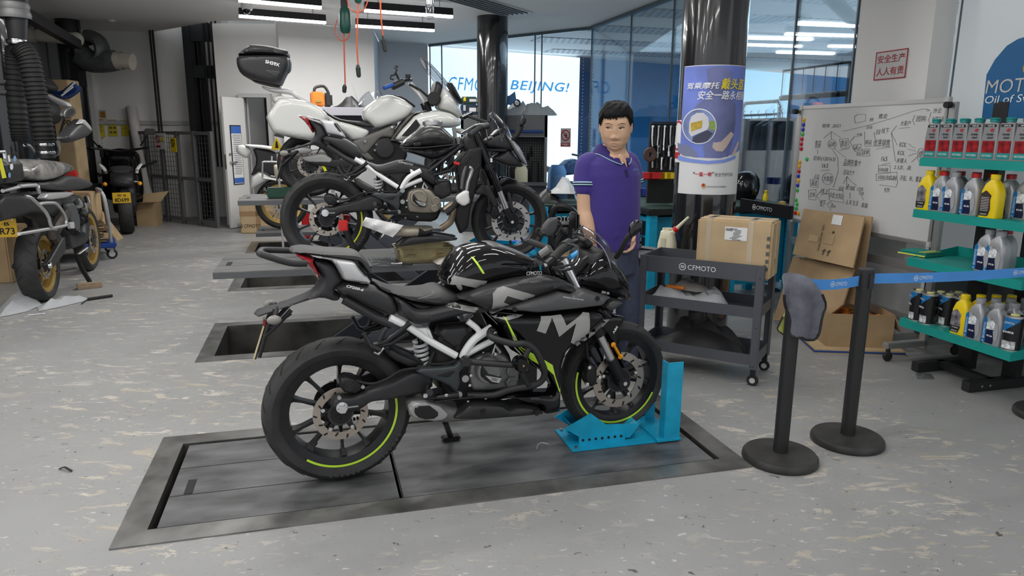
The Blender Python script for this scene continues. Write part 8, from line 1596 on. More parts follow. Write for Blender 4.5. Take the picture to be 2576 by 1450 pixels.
# ---------------------------------------------------------------- table behind the white tourer
TBF=Frame((AT(800,300,10.35).x,10.35,0),.03); tz=TBF.y(900,270).z; tl_=TBF.y(1010,270).x; t=thing('work_table','grey work table behind the white touring motorcycle','table',TBF.o,.03); mb=MB(); mb.box((tl_/2,.3,tz-.02),(tl_,.6,.04)); mb.box((tl_/2,.0,tz-.06),(tl_,.02,.1)); mb.build('tabletop',mat('table_lilac',(.42,.41,.46),.45),t)
for x in (.04,tl_-.04):
 for y in (.04,.56): mb=MB(); mb.box((x,y,(tz-.04)/2),(.05,.05,tz-.04)); mb.build('leg',mat('table_lilac',(.42,.41,.46),.45),t)
mb=MB(); mb.box((tl_/2,.5,tz-.35),(tl_-.1,.02,.5)); mb.build('back_panel',mat('table_panel',(.08,.08,.1),.5),t)
o_=TBF.M@Vector((TBF.y(800,262).x,.15,tz)); t=thing('battery_charger','orange and black battery charger with a carry handle on the table behind the white tourer','charger',o_,.4); sc_=9/1800; mb=MB(); mb.box((-.04,0,.11),(.18,.2,.2),bev=.02); mb.build('front',ORANGE,t); mb=MB(); mb.box((.1,.02,.1),(.12,.22,.2),bev=.03); mb.build('body',MBLK,t); mb=MB(); mb.tube([(-.08,0,.2),(-.06,0,.27),(.06,0,.29),(.12,0,.2)],.02,8,3); mb.build('handle',MBLK,t); mb=MB(); mb.box((-.06,-.105,.08),(.04,.02,.03)); mb.box((-.02,-.105,.08),(.04,.02,.03)); mb.build('terminal',GOLD,t)
for x0,x1,y,h_,m,lab,nm in ((832,905,262,.16,mat('part_black',(.015,.015,.016),.4),'heap of black switches and brackets on the table','parts_heap'),(890,972,258,.24,WRAP,'clear plastic bag standing on the table before the grey wall','plastic_bag')):
 a,c=TBF.y(x0,y).x,TBF.y(x1,y).x; o=crumple(nm,m,None,[(a,.05),(c,.02),(c,.4),(a,.42)],h_,x0,.04,tz); o.matrix_world=TBF.M; tag(o,lab,'parts' if nm[0:2]=='pa' else 'bag')
a,c=TBF.M@TBF.y(903,262,.15),TBF.M@TBF.y(882,206,.15); mb=MB(); mb.tube([a,c],.004,5); simple('feeler_rod','thin metal rod standing up from the parts on the table','rod',mb,STEEL)
# ================================================================ LEFT SIDE
CR.update({'L':(0,360,3.152),'H':(0,160,4.53),'J':(200,0,2.3396),'k':(200,380,5.177),'u':(0,0,6.042),'i':(0,0,1.9075)})
lr,lf=FL(108,757),FL(209,692); LA=math.atan2(lf.y-lr.y,lf.x-lr.x)
FBL=Frame(lr,LA); m5=thing('motorcycle','black adventure motorcycle with gold wheels and silver pannier rack at the left edge','motorcycle',lr,LA); b=Bike(m5,FBL); r=m5
fx=(lf-lr).length
wheel(r,'rear_wheel',(0,.33),.33,.17,.245,24,.13,None,rimm=GOLD,spm=BMET,wire=True); wheel(r,'front_wheel',(1.5,.34),.34,.11,.27,20,.15,None,rimm=GOLD,spm=BMET,wire=True,front=True)
b.solid('seat',SEAT,'L',[(180,310),(330,300),(420,290),(490,248),(570,252),(728,312),(700,360),(560,388),(330,378),(200,335)],.16,.05,at=.1)
CLT=mat('tank_film_silver',(.33,.32,.30),.25,.3,noise=.6,nscale=9)
b.solid('fuel_tank',CLT,'L',[(168,195),(262,122),(480,140),(545,165),(575,235),(490,250),(420,292),(330,312),(200,295)],.17,.07,at=.1)
b.solid('tank_front',BLK,'L',[(470,150),(560,190),(580,250),(500,250),(440,200)],.12,.04,at=.12)
b.tube('handlebar',ALU,'H',[(280,930,.3),(340,940,.3),(420,1035,.22),(520,1042,.1),(640,1042,-.05),(675,980,-.12),(660,900,-.16),(690,850,-.2)],.014,4); b.tube('grip',DBLK,'H',[(690,850,-.2),(760,790,-.28),(830,720,-.36)],.022,0)
b.shell('hand_guard',MBLK,'H',[(700,850),(810,720),(925,620),(1000,700),(1035,780),(960,850),(780,915)],.32,.40,.05,mirror=False,at=.36); b.shell('hand_guard_trim',SILV,'H',[(880,690),(935,625),(1010,710),(1030,775),(1010,760),(930,690)],.38,.41,.01,mirror=False,at=.39)
mr=emp('mirror',r); b.tube('mirror_stalk',DBLK,'H',[(680,810,-.2),(700,740,-.24),(730,630,-.28)],.01,2,parent=mr); Pn=Panel(b.poly('H',[(695,560),(740,500),(800,480),(855,530),(840,590),(760,630),(700,620)],-.3),.02,.02,None,1); Pn.build('mirror_glass',mat('mirror_grey',(.12,.12,.12),.1,.6),mr).location=(0,-.3,0)
mr=emp('mirror',r); b.tube('mirror_stalk',DBLK,'H',[(300,930,.28),(250,900,.34)],.01,parent=mr); Pn=Panel(b.poly('H',[(190,880),(205,790),(250,810),(285,850),(250,900)],.36),.02,.02,None,1); Pn.build('mirror_glass',mat('mirror_grey',(.12,.12,.12),.1,.6),mr).location=(0,.36,0)
b.solid('body',MBLK,'L',[(0,400),(200,405),(350,425),(640,395),(690,470),(720,640),(715,790),(640,830),(570,850),(540,700),(420,600),(280,560),(150,600),(0,640)],.10,.04,at=.1)
for k in range(16):
 rg=random.Random(k+50); x,y=rg.randint(540,690),rg.randint(430,790); b.tube('engine_fitting',[BMET,DGREY,STEEL,MBLK][k%4],'L',[(x,y,-.1),(x+rg.randint(-40,30),y+rg.randint(10,70),-.14)],rg.uniform(.012,.035))
b.shell('engine_plate',DGREY,'L',[(540,480),(600,470),(640,600),(640,700),(590,700),(550,560)],.12,.16,.02); b.shell('engine_plate',LGREY,'L',[(555,630),(590,625),(595,680),(560,680)],.15,.17,.006,0,mirror=False)
b.shell('side_cover',SILV,'L',[(345,440),(385,392),(590,385),(592,412),(530,440),(400,457)],.12,.17,.02)
rk_=emp('pannier_rack',r); b.tube('rack_tube',ALU,'L',[(200,425,-.2),(245,435,-.22),(345,530,-.25),(385,590,-.26),(400,650,-.26),(420,680,-.26)],.0135,3,parent=rk_,mirror=True); b.tube('rack_tube',ALU,'L',[(300,500,-.23),(320,482,-.24),(400,475,-.25),(455,490,-.26),(515,580,-.26),(522,640,-.26),(500,660,-.26),(150,722,-.22)],.0135,3,parent=rk_,mirror=True); b.tube('rack_tube',ALU,'L',[(150,345,-.16),(285,335,-.18),(300,360,-.19),(310,395,-.19)],.016,2,parent=rk_,mirror=True); b.tube('rack_tube',ALU,'L',[(20,380,-.14),(150,350,-.16)],.014,parent=rk_,mirror=True)
b.tube('exhaust',mat('exhaust_dark',(.07,.06,.055),.4,.6,noise=.3),'L',[(520,560,-.14),(460,640,-.17),(420,720,-.18),(440,760,-.18)],.05,3); b.shell('swingarm',MBLK,'L',[(380,960),(400,930),(520,720),(530,860),(480,930),(440,985),(390,1000)],.1,.14,.02); b.bolt('L',[(405,970)],CHROME,.03,-.16)
b.tube('footrest',ALU,'L',[(620,880,-.18),(690,830,-.24)],.018,flat=.5); b.tube('stand_leg',BMET,'L',[(610,900,-.14),(650,1000,-.16),(712,1100,-.18)],.022); b.tube('shifter',BMET,'L',[(450,1018,-.16),(600,995,-.16)],.01)
b.shell('shock_cover',DGREY,'L',[(400,420),(500,430),(560,560),(490,620),(420,560)],.06,.1,.03)
# plate faces backwards (-x)
pl=emp('licence_plate',r); p0,p1=FBL.x(*px1('L',2,600),v=-.42),FBL.x(*px1('L',145,745),v=-.42); ph_=p0.z-p1.z; yc=p1.y+.11*1.0; pc=Vector((-.42,p1.y+.115,(p0.z+p1.z)/2))
mb=MB(); mb.box(pc,(.004,.23,ph_),bev=.004); mb.build('plate',mat('plate_yellow',(.75,.46,.02),.4),pl); TXB=lambda y,z: axes((-.4235,y,z),(0,-1,0),(0,0,1)); mb=MB(); tmb(mb,'京·B',TXB(pc.y-.0,pc.z+ph_*.22),ph_*.26,.13,.02); tmb(mb,'R73',TXB(pc.y-.045,pc.z-ph_*.18),ph_*.36,.105,.02); mb.build('lettering',INK,pl,flat=True,rec=False)
mb=MB()
for y in (-.09,.09): mb.cyl((-.425,pc.y+y,pc.z+ph_*.42),(-.415,pc.y+y,pc.z+ph_*.42),.007,n=8)
mb.build('screw',STEEL,pl); mb=MB(); p=FBL.x(*px1('L',20,570),v=-.45); mb.box((-.45,p.y+.06,p.z),(.03,.16,.03),bev=.008); mb.build('tail_light',REDP,r); mb=MB(); mb.box((-.3,pc.y,pc.z+.14),(.26,.2,.14),bev=.04); mb.build('tail_cowl',MBLK,r)
# luggage box on the rear rack (only its right end shows)
q0,q1=FBL.y(*px1('L',0,330),v=-.24),FBL.y(*px1('L',182,120),v=-.24); tb=thing('luggage_box','black luggage box with stickers and yellow tape on the rear rack at the left edge','luggage box',FBL.M@Vector((q1.x-.38,0,q0.z)),LA); bh_=q1.z-q0.z; mb=MB(); loft(mb,[[(x+.19,y,z) for x,y in rr_(.19*s,.24*s,.03)] for s,z in ((.95,0),(1,.03),(1,bh_*.75),(.97,bh_*.8),(.9,bh_)) ],True,True); mb.build('box',mat('box_black',(.018,.018,.02),.4),tb); mb=MB(); mb.tube([(.3,-.15,bh_),(.3,-.15,bh_+.05),(.1,-.15,bh_+.05),(.1,-.15,bh_)],.012,6); mb.build('handle',ALU,tb)
def boxdecal(nm,pts,m):
 P=[tb.matrix_world.inverted()@(FBL.M@FBL.y(*px1('L',x,y),v=-.246)) for x,y in pts]; mb=MB(); mb.add([tuple(p) for p in P],[tuple(range(len(P)))]); mb.build(nm,m,tb,flat=True,rec=False)
bpy.context.view_layer.update()
boxdecal('tape',[(0,120),(12,120),(52,275),(18,282),(0,200)],mat('tape_yellow',(.75,.72,.02),.5)); boxdecal('sticker',[(118+12*math.cos(a*.6),125+25*math.sin(a*.6)) for a in range(10)],mat('sticker_blue',(.2,.35,.6),.5)); boxdecal('sticker',[(92+14*math.cos(a*.6),188+26*math.sin(a*.6)) for a in range(10)],PAPER); boxdecal('sticker',[(75+11*math.cos(a*.6),255+22*math.sin(a*.6)) for a in range(10)],mat('sticker_blue',(.2,.35,.6),.5)); boxdecal('sticker',[(60,100),(75,95),(85,150),(68,150)],PAPER)
# wood block, wraps, stick on the floor
wa,wc=FL(195,730),FL(258,724); F_=Frame(wa,math.atan2(wc.y-wa.y,wc.x-wa.x)); mb=MB(); mb.box(((wc-wa).length/2,.045,.025),((wc-wa).length,.09,.05),bev=.004); simple('wood_block','short wood block under the stand of the adventure motorcycle','wood block',mb,mat('wood_worn',(.33,.24,.16),.8,noise=.3,nscale=14,stretch=(1,6,6)),F_)
for pts,h_,sd,lab in (([(0,775),(60,752),(95,748),(105,768),(70,785),(0,800)],.12,5,'bubble wrap heap on the floor under the rear wheel at the left edge'),([(92,770),(140,757),(215,750),(225,756),(160,772),(98,785)],.06,6,'strip of bubble wrap on the floor right of the rear wheel')):
 P=[FL(*q) for q in pts]; o=crumple('bubble_wrap',BWRAP,None,[(p.x,p.y) for p in P],h_,sd,.03,.001); tag(o,lab,'wrap','bubble wrap on the floor')
a,c=FL(222,757),FL(283,748); mb=MB(); mb.cyl(a+Vector((0,0,.015)),c+Vector((0,0,.015)),.013); mb.tube([a+Vector((0,0,.015)),FL(214,758,.01),FL(205,765,.006)],.005,6); simple('cable_grip','black handle with a cord end lying on the floor right of the bubble wrap','handle',mb,DBLK)
a,c=FL(70,795),FL(114,790); mb=MB(); mb.tube([a+Vector((0,0,.004)),c+Vector((0,0,.004))],.004,5); simple('metal_rod','thin rod lying on the floor below the bubble wrap','rod',mb,STEEL)
p=FL(165,1181); mb=MB(); mb.tube([FL(150,1180,.004),FL(162,1176,.015),FL(172,1181,.012),FL(181,1186,.004)],.006,6,3,flat=.5); simple('rubber_scrap','small black scrap lying alone on the left of the floor','scrap',mb,DBLK)
cbx=FL(0,716); F_=Frame(cbx+Vector((-.35,0,0)),.1); carton('carton','brown carton beside the rear tyre, cut by the left edge','box',F_,.44,.4,.55,CARD,False)
# ---------------------------------------------------------------- exhaust extraction
HY=6.7
def hose(name,label,pts,rad,Y,m=DBLK):
 P=catmull([wpt(x,y,Y) for x,y in pts],26); rs=[]; n=len(P); mb=MB(); step=.5
 out=[];L=0; Q=[P[0]]
 for a,c in zip(P,P[1:]):
  d=(c-a).length; k=max(1,int(d/.011)); Q+=[a.lerp(c,(i+1)/k) for i in range(k)]
 mb.tube(Q,[rad*(1+.09*(1 if (i//2)%2 else -.4)) for i in range(len(Q))],16); o=mb.build(name,m); return tag(o,label,'hose','black extraction hoses')
t=thing('extraction_unit','black exhaust extraction drop with a fork of hoses at the left','extractor',wpt(45,60,HY),0); o_=t.location.copy(); mb=MB(); d0=wpt(36,-40,HY)-o_; d1=wpt(45,112,HY)-o_; mb.cyl(d0,d1,.11,.07); mb.build('drop_pipe',MBLK,t); mb=MB()
for y_,rr in ((16,.125),(30,.12),(38,.13)): c=wpt(30+y_*.12,y_,HY)-o_; mb.lathe([(rr,-.03),(rr*1.06,0),(rr,.03)],c)
mb.build('clamp',mat('clamp_grey',(.2,.2,.2),.5,.4),t); mb=MB(); mb.lathe([(.08,-.02),(.085,0),(.08,.02)],wpt(43,106,HY)-o_); mb.build('clamp',CHROME,t); mb=MB(); c=wpt(42,122,HY)-o_; mb.box(c,(.12,.1,.12),bev=.03); mb.build('fork_joint',BMET,t)
hose('hose','left hanging black ribbed hose with its end behind the luggage box',[(38,118),(36,150),(40,230),(48,320),(55,355)],.075,6.85); hose('hose','right hanging black ribbed hose ending in a clamp above the tank',[(50,118),(72,150),(88,220),(102,290),(113,360)],.085,6.6)
mb=MB(); c=wpt(114,378,6.6); mb.cyl(c+Vector((0,0,.07)),c-Vector((0,0,.07)),.075); simple('hose_nozzle','black nozzle end with steel bands under the right ribbed hose','nozzle',mb,MBLK); mb=MB(); mb.lathe([(.078,-.012),(.081,0),(.078,.012)],c+Vector((0,0,.05))); mb.lathe([(.078,-.012),(.081,0),(.078,.012)],c-Vector((0,0,.02))); simple('hose_clamp','bright steel hose bands at the end of the right ribbed hose','clamp',mb,CHROME)
a,c=wpt(55,30,8.0),wpt(195,112,10.5); mb=MB(); d=c-a; mb.box((0,0,0),(d.length,.1,.12)); o=simple('ceiling_track','black steel track running under the ceiling to the blower','track',mb,BMET); o.location=(a+c)/2; o.rotation_euler=d.to_track_quat('X','Z').to_euler()
# blower with plastic pipes
BLO=wpt(228,125,11.2); t=thing('blower','dark snail-shaped blower fan with white plastic pipes on the far left wall','blower',BLO,0); k_=11.2/1800; mb=MB()
v=[];f=[]; n=40
for i in range(n+1):
 a=2*PI*i/n*.98-.2; r_=(46-10*(1-i/n)*1.3)*k_
 for j in range(12): w=2*PI*j/12; rr=r_*.66+r_*.34*math.cos(w); v.append((rr*math.cos(a+PI/2+.4),.16*math.sin(w),rr*math.sin(a+PI/2+.4)))
f=[(i*12+j,i*12+(j+1)%12,(i+1)*12+(j+1)%12,(i+1)*12+j) for i in range(n) for j in range(12)]
mb.add(v,f); mb.build('volute',mat('blower_grey',(.11,.115,.12),.35,.3,noise=.3),t); mb=MB(); L=lambda x,y:wpt(x,y,11.2)-BLO; mb.tube([L(205,140),L(235,156),L(292,152)],[.17,.16,.15],16,3); mb.build('outlet',mat('blower_grey',(.11,.115,.12),.35,.3,noise=.3),t); PVC=mat('pvc_pipe',(.52,.49,.42),.45,noise=.12,nscale=6); mb=MB(); mb.tube([L(290,153),L(312,153),L(334,156)],.12,14); mb.lathe([(.13,-.05),(.13,.05)],L(300,153),Vector((1,0,0)),16); mb.build('outlet_pipe',PVC,t)
mb=MB(); mb.tube([L(252,112)-Vector((0,.6,0)),L(180,104)-Vector((0,.6,0)),L(128,100)-Vector((0,.6,0)),L(100,88)-Vector((0,.8,0)),L(62,68)-Vector((0,1.1,0))],.085,14,4); mb.lathe([(.1,-.06),(.1,.06)],L(122,99)-Vector((0,.6,0)),Vector((1,0,.3)).normalized(),16); mb.lathe([(.1,-.06),(.1,.06)],L(150,102)-Vector((0,.6,0)),Vector((1,0,0)),16); mb.sphere(L(250,112)-Vector((0,.58,0)),.1,12); mb.build('inlet_pipe',PVC,t); mb=MB(); mb.box(L(195,175),(.12,.2,.5)); mb.build('bracket',BMET,t)
for x,r_,Y,lab in ((186,.17,11.3,'dark grey round column in the far left corner under the blower'),(8,.26,7.75,'black round column at the left edge behind the hoses')): p=AT(x,200,Y); column('column',(p.x,p.y),r_,lab)
for y_ in (206,232): a,c=wpt(-30,y_,7.4),wpt(75,y_,7.4); mb=MB(); mb.tube([a,c],.02,8); simple('rail','pale horizontal rail behind the hoses, '+('upper one' if y_<210 else 'lower one'),'rail',mb,ALU)
# cardboard, fairing, dark shapes between hoses and pilaster
FW_=Frame((AT(125,300,10.2).x,10.2,0),.05); c1=FW_.y(123,200); c2=FW_.y(192,395); mb=MB(); mb.box(((c1.x+c2.x)/2,.15,c1.z/2+.35),(c2.x-c1.x,.3,c1.z-.7),bev=.01); t=thing('carton','tall brown carton standing in the far left corner behind the handlebar','box',FW_.o,.05); mb.build('box',CARD2,t); mb=MB(); p=FW_.y(168,308,-.0); tmb(mb,'TO',XZ(p.x,-.004,p.z),.06,None,.03); mb.build('lettering',INK,t,flat=True,rec=False); mb=MB(); mb.box((c1.x+.12,.22,.36),(.42,.4,.72)); simple('storage_block','dark storage crate under the tall brown carton in the corner','crate',mb,MBLK,FW_)
BLF=mat('fairing_blue',(.01,.04,.16),.25,coat=.5); FQ=Frame((AT(160,230,9.3).x,9.3,0),0)
def slab(name,label,cat,pts,F_,w,r_,m,at=0): P_=Panel([(F_.y(*q).x,F_.y(*q).z) for q in pts],w,r_,None,1,.2,.03); o=P_.build(name,m,None); o.matrix_world=F_.M; return tag(o,label,cat)
slab('fairing','blue fairing panel with white and yellow stripes leaning before the tall carton','fairing',K('H',[(545,300),(600,275),(690,330),(860,190),(870,250),(930,260),(900,330),(760,420),(640,380)]),FQ,.05,.05,BLF)
mb=MB()
for (x0,y0),(x1,y1),m_ in (((700,365),(830,265),0),((730,330),(850,215),1)): a,c=FQ.y(*px1('H',x0,y0),v=-.055),FQ.y(*px1('H',x1,y1),v=-.055); mb.tube([a,c],.012,4)
simple('fairing_stripe','white stripes on the blue fairing panel','stripe',mb,WINK,FQ)
slab('fairing','white plastic panel under the blue fairing','fairing',K('H',[(520,370),(540,335),(640,390),(800,450),(820,500),(700,490),(600,440)]),Frame((FQ.o.x,9.2,0),0),.05,.05,WHITE)
for pts,lab in (([(450,130),(520,150),(640,290),(590,310),(500,320),(470,240)],'black round bag beside the upper part of the right hose'),([(520,420),(600,430),(670,560),(640,680),(560,700),(530,560)],'black lumpy bag beside the lower part of the right hose'),([(0,560),(80,620),(175,740),(140,880),(0,900)],'black domed helmet bag at the left edge above the luggage box')): slab('bag',lab,'bag',K('H',pts),Frame((0,8.6,0),0),.14,.1,mat('bag_black',(.014,.014,.015),.6))
# ---------------------------------------------------------------- far left wall papers, tube, gate
YP=mat('poster_sheet_yellow',(.66,.52,.03),.6);
def flat(label,cat,x0,x1,y0,y1,m,lines=6,head=None,F_=BL,yv=-.01,pic=0,name='poster'):
 a,c=F_.y(x0,y0,yv),F_.y(x1,y1,yv); t=thing(name,label,cat,F_.o,F_.ang); cx,cz=(a.x+c.x)/2,(a.z+c.z)/2; w_,h_=c.x-a.x,a.z-c.z; mb=MB(); mb.box((cx,yv,cz),(w_,.008,h_)); mb.build('sheet',m,t); mb=MB()
 for k in range(lines): mb.box((cx-w_*.04*(k%3),yv-.006,cz+h_*.3-k*h_*.62/max(1,lines)),(w_*(.8-.1*(k%3)),.002,h_*.025))
 for k in range(pic): mb.box((cx+w_*(.22 if k%2 else -.22),yv-.006,cz+h_*.28-(k//2)*h_*.27),(w_*.3,.002,h_*.12))
 if lines or pic: mb.build('print',GINK,t)
 if head: mb=MB(); mb.box((cx,yv-.006,cz+h_*.44),(w_*.94,.002,h_*.08)); mb.build('heading',head,t)
 return t,cx,cz,w_,h_
flat('yellow notice sheet with a red heading, left of the three on the far wall','poster',233,265,300,345,YP,9,RINK); flat('yellow picture sheet in the middle of the three on the far wall','poster',270,297,301,343,YP,0,RINK,pic=6); flat('yellow sheet on the far wall partly hidden by the cardboard tube','poster',303,326,302,343,YP,2,None,pic=2); flat('white printed paper under the yellow sheets on the far wall','poster',236,265,346,378,PAPER,8,GOLD)
t,cx,cz,w_,h_=flat('small white framed orange label above the yellow sheets','poster',248,269,276,300,LGREY,0); mb=MB(); mb.box((cx,-.017,cz),(w_*.7,.004,h_*.65)); mb.build('label',mat('label_orange',(.35,.16,.02),.5),t)
p=FL(385,505);
ct0,ct1=AT(330,269,12.45),AT(372,500,12.15); mb=MB(); d=ct1-ct0; ct1=ct0+d*((ct0.z)/(ct0.z-ct1.z)); mb.cyl(ct0,ct1,.085,n=20,cap=False); mb.cyl(ct0,ct1,.078,n=20); simple('cardboard_tube','pale wrapped tube leaning on the far wall beside the gate','tube',mb,mat('tube_pale',(.6,.57,.54),.7,noise=.12,nscale=4))
GT=Frame(FL(556,578),0); ga,gb=FL(548,574),FL(352,548); gd=ga-gb; GF=Frame(gb,math.atan2(gd.y,gd.x)); gl=gd.length; GM=mat('gate_grey',(.13,.13,.135),.5); GMESH=mat('gate_mesh',(.1,.1,.105),.5)
gt=thing('mesh_gate','grey steel mesh gate closing the goods hoist at the far left','gate',GF.o,GF.ang); gh=GF.y(450,330).z
xs=[0,.42,.80,1.25,1.72,gl]; xs=[x*gl/ max(gl,.001) if False else x for x in xs if x<=gl];
for x in [gl*k/5 for k in range(6)]: mb=MB(); mb.box((x,0,gh/2),(.06,.05,gh)); mb.build('post',GM,gt)
for z in (.08,gh*.5,gh-.03): mb=MB(); mb.box((gl/2,0,z),(gl,.04,.05)); mb.build('rail',GM,gt)
for k in range(5):
 if k==3: continue
 mb=MB(); x0,x1=gl*k/5+.03,gl*(k+1)/5-.03; s_=.075
 for q in range(int((x1-x0)/s_)): x=x0+s_*(q+.5); mb.box((x,0,gh/2),(.006,.006,gh-.1))
 for q in range(int(gh/s_)): mb.box(((x0+x1)/2,0,.1+s_*q),(x1-x0,.006,.006))
 mb.build('mesh_panel',GMESH,gt)
t,cx,cz,w_,h_=flat('white prohibition and warning sign hung on the mesh gate','sign',390,419,335,376,PAPER,2,None,GF,-.05,name='warning_sign'); mb=MB(); ring_band(mb,(cx-w_*.22,cz+h_*.12),w_*.16,w_*.21,0,2*PI,-.06,24); mb.box((cx-w_*.22,-.061,cz+h_*.12),(w_*.38,.001,w_*.05),ry=R(45)); mb.box((cx-w_*.22,-.06,cz-h_*.33),(w_*.42,.002,h_*.14)); mb.build('ring',RINK,t,rec=False); mb=MB(); mb.prism([(cx+w_*.06,cz),(cx+w_*.42,cz),(cx+w_*.24,cz+h_*.32)],-.061,-.058,'XZ'); mb.build('triangle',YEL,t)
t,cx,cz,w_,h_=flat('yellow warning sign hung on the mesh gate right of the white one','sign',428,445,347,383,YEL,3,None,GF,-.05,name='warning_sign'); mb=MB(); ring_band(mb,(cx,cz+h_*.16),w_*.28,w_*.36,0,2*PI,-.06,24); mb.box((cx,-.061,cz+h_*.16),(w_*.6,.001,w_*.07),ry=R(45)); mb.build('ring',INK,t,rec=False)
hs=thing('goods_hoist','dark steel hoist masts and cables in the open shaft behind the gate','hoist',AT(500,400,12.2),0); ho=hs.location.copy(); MAST=mat('mast_dark',(.022,.024,.027),.45)
for (x0,y0,x1,y1,w_,Y) in ((462,55,500,330,.12,12.3),(476,50,512,560,.16,12.5),(503,48,520,330,.05,12.6)):
 a,c=AT(x0,y0,Y),AT(x1,y1,Y); X=(a.x+c.x)/2; mb=MB(); mb.box((X-ho.x,Y-ho.y,2.3-ho.z),(w_,.16,4.6)); mb.build('mast',MAST,hs)
for y0,h_ in ((82,.28),(181,.2)): a,c=AT(486,y0,12.3),AT(556,y0,12.3); mb=MB(); mb.box(((a.x+c.x)/2-ho.x,12.3-ho.y,a.z-ho.z),(c.x-a.x+.1,.12,h_)); mb.build('crossbeam',MAST,hs)
for x,Y in ((376,12.35),(383,12.35),(508,12.2),(519,12.2),(530,12.1),(540,12.1)): X=AT(x+12,200,Y).x; mb=MB(); mb.cyl((X-ho.x,Y-ho.y,.9-ho.z),(X-ho.x,Y-ho.y,4.5-ho.z),.018,n=8); mb.build('cable',INK,hs)
# objects in front of the gate
sa,sb_=FL(371,562),FL(400,560); t=thing('flight_case','silver aluminium case with black corners standing before the mesh gate','case',sa,.05); w_=(sb_-sa).length; hh=AT(385,492,sa.y).z; mb=MB(); mb.box((w_/2,.1,hh/2+.03),(w_,.22,hh-.04),bev=.01); mb.build('shell',mat('case_alu',(.5,.51,.5),.35,.4),t); mb=MB()
for x in (.02,w_-.02):
 for z in (.05,hh-.04): mb.box((x,.0,z),(.06,.05,.07),bev=.01)
 mb.cyl((x,-.01,.03),(x,.03,.03),.03)
mb.box((w_*.35,-.02,hh-.07),(.06,.02,.06)); mb.box((w_*.68,-.02,hh-.07),(.06,.02,.06)); mb.build('corner',INK,t); mb=MB(); mb.box((-.07,.12,hh*.5),(.13,.24,hh*.95),bev=.01); simple('case','black case standing behind the silver aluminium case','case',mb,MBLK,Frame(sa,.05))
oa,ob=FL(360,570),FL(378,569); F_=Frame(oa+Vector((-.1,.02,0)),.1); mb=MB(); w_=.28; hh=.36; t=thing('open_carton','open brown carton with raised flaps behind the plated rear tyre','box',F_.o,.1); mb.box((w_/2,.15,hh/2),(w_,.3,hh)); mb.build('box',CARD,t); mb=MB(); mb.add([(0,0,hh),(w_,0,hh),(w_+.1,-.12,hh+.03),(-.02,-.14,hh+.02)],[(0,1,2,3)]); mb.add([(0,.3,hh),(w_,.3,hh),(w_+.12,.36,hh+.17),(0,.36,hh+.12)],[(0,1,2,3)]); mb.build('flap',CARD2,t,flat=True)
# dark motorcycle seen from behind
pr_,pf_=FL(322,588),None; FD=Frame(pr_,R(118)); m6=thing('motorcycle','dark motorcycle seen from behind with a yellow 8D699 plate at the far left','motorcycle',pr_,R(118)); b=Bike(m6,FD); wheel(m6,'rear_wheel',(.02,.32),.32,.19,.22,8,.11,None); wheel(m6,'front_wheel',(1.42,.3),.3,.12,.2,8,.14,None,front=True)
for nm,pts,w_,r_,m_ in (('tail',[(-.28,.72),(-.2,.9),(.4,.92),(.4,.7),(-.1,.66)],.15,.06,MBLK),('seat',[(-.2,.9),(.3,1.0),(.9,.86),(.8,.78),(.2,.86)],.16,.06,SEAT),('fuel_tank',[(.6,.85),(.9,1.1),(1.2,1.08),(1.25,.85),(.9,.75)],.17,.08,BLK),('fairing',[(.7,.4),(1.3,.45),(1.6,.9),(1.35,1.25),(1.15,1.05),(.7,.8)],.28,.1,BLK),('engine',[(.3,.25),(1.1,.25),(1.1,.75),(.3,.72)],.16,.06,MBLK)): Panel(pts,w_,r_,None,1,.2,.03).build(nm,m_,m6)
for s_ in (-1,1): mb=MB(); mb.tube([(-.12,s_*.2,.93),(.05,s_*.26,1.0),(.35,s_*.22,.94),(.4,s_*.2,.86)],.025,8,3,flat=.6); mb.build('grab_handle',WHITE,m6); mb=MB(); mb.tube([(1.1,0,1.16),(1.1,s_*.25,1.2),(1.02,s_*.4,1.22)],.018,8); mb.build('handlebar',BMET,m6); mb=MB(); mb.tube([(1.2,s_*.3,1.25),(1.15,s_*.42,1.42)],.012,6); mb.box((1.14,s_*.45,1.47),(.04,.16,.1),bev=.02); mb.build('mirror',BMET,m6); mb=MB(); mb.sphere((-.2,s_*.22,.74),.03,8); mb.build('turn_signal',AMBER,m6)
mb=MB(); mb.tube([(-.05,0,.7),(-.24,0,.6)],.05,8,flat=.5); mb.build('fender',MBLK,m6)
for k in range(9): rg=random.Random(k); mb=MB(); x,y,z=rg.uniform(.6,1.5),rg.uniform(-.35,.35),rg.uniform(.75,1.2); mb.tube([(x,y,z),(x+rg.uniform(-.1,.1),y+rg.uniform(-.25,.25),z+rg.uniform(.05,.15))],.025,6); mb.build('loose_panel',[WHITE,MBLK,BMET][k%3],m6)
pl=emp('licence_plate',m6); pq=FL(306,498,.0); a,c=FD.x(283,484,-.26),FD.x(329,512,-.26); cy,cz=(a.y+c.y)/2,(a.z+c.z)/2; h_=a.z-c.z; mb=MB(); mb.box((-.26,cy,cz),(.004,.23,.15),bev=.004); mb.build('plate',mat('plate_yellow',(.75,.46,.02),.4),pl); mb=MB(); TXB=lambda y,z: axes((-.2635,y,z),(0,-1,0),(0,0,1)); tmb(mb,'京·B',TXB(cy,cz+.035),.04,.12,.01); tmb(mb,'8D699',TXB(cy,cz-.03),.056,.18,.02); mb.build('lettering',INK,pl,flat=True,rec=False)
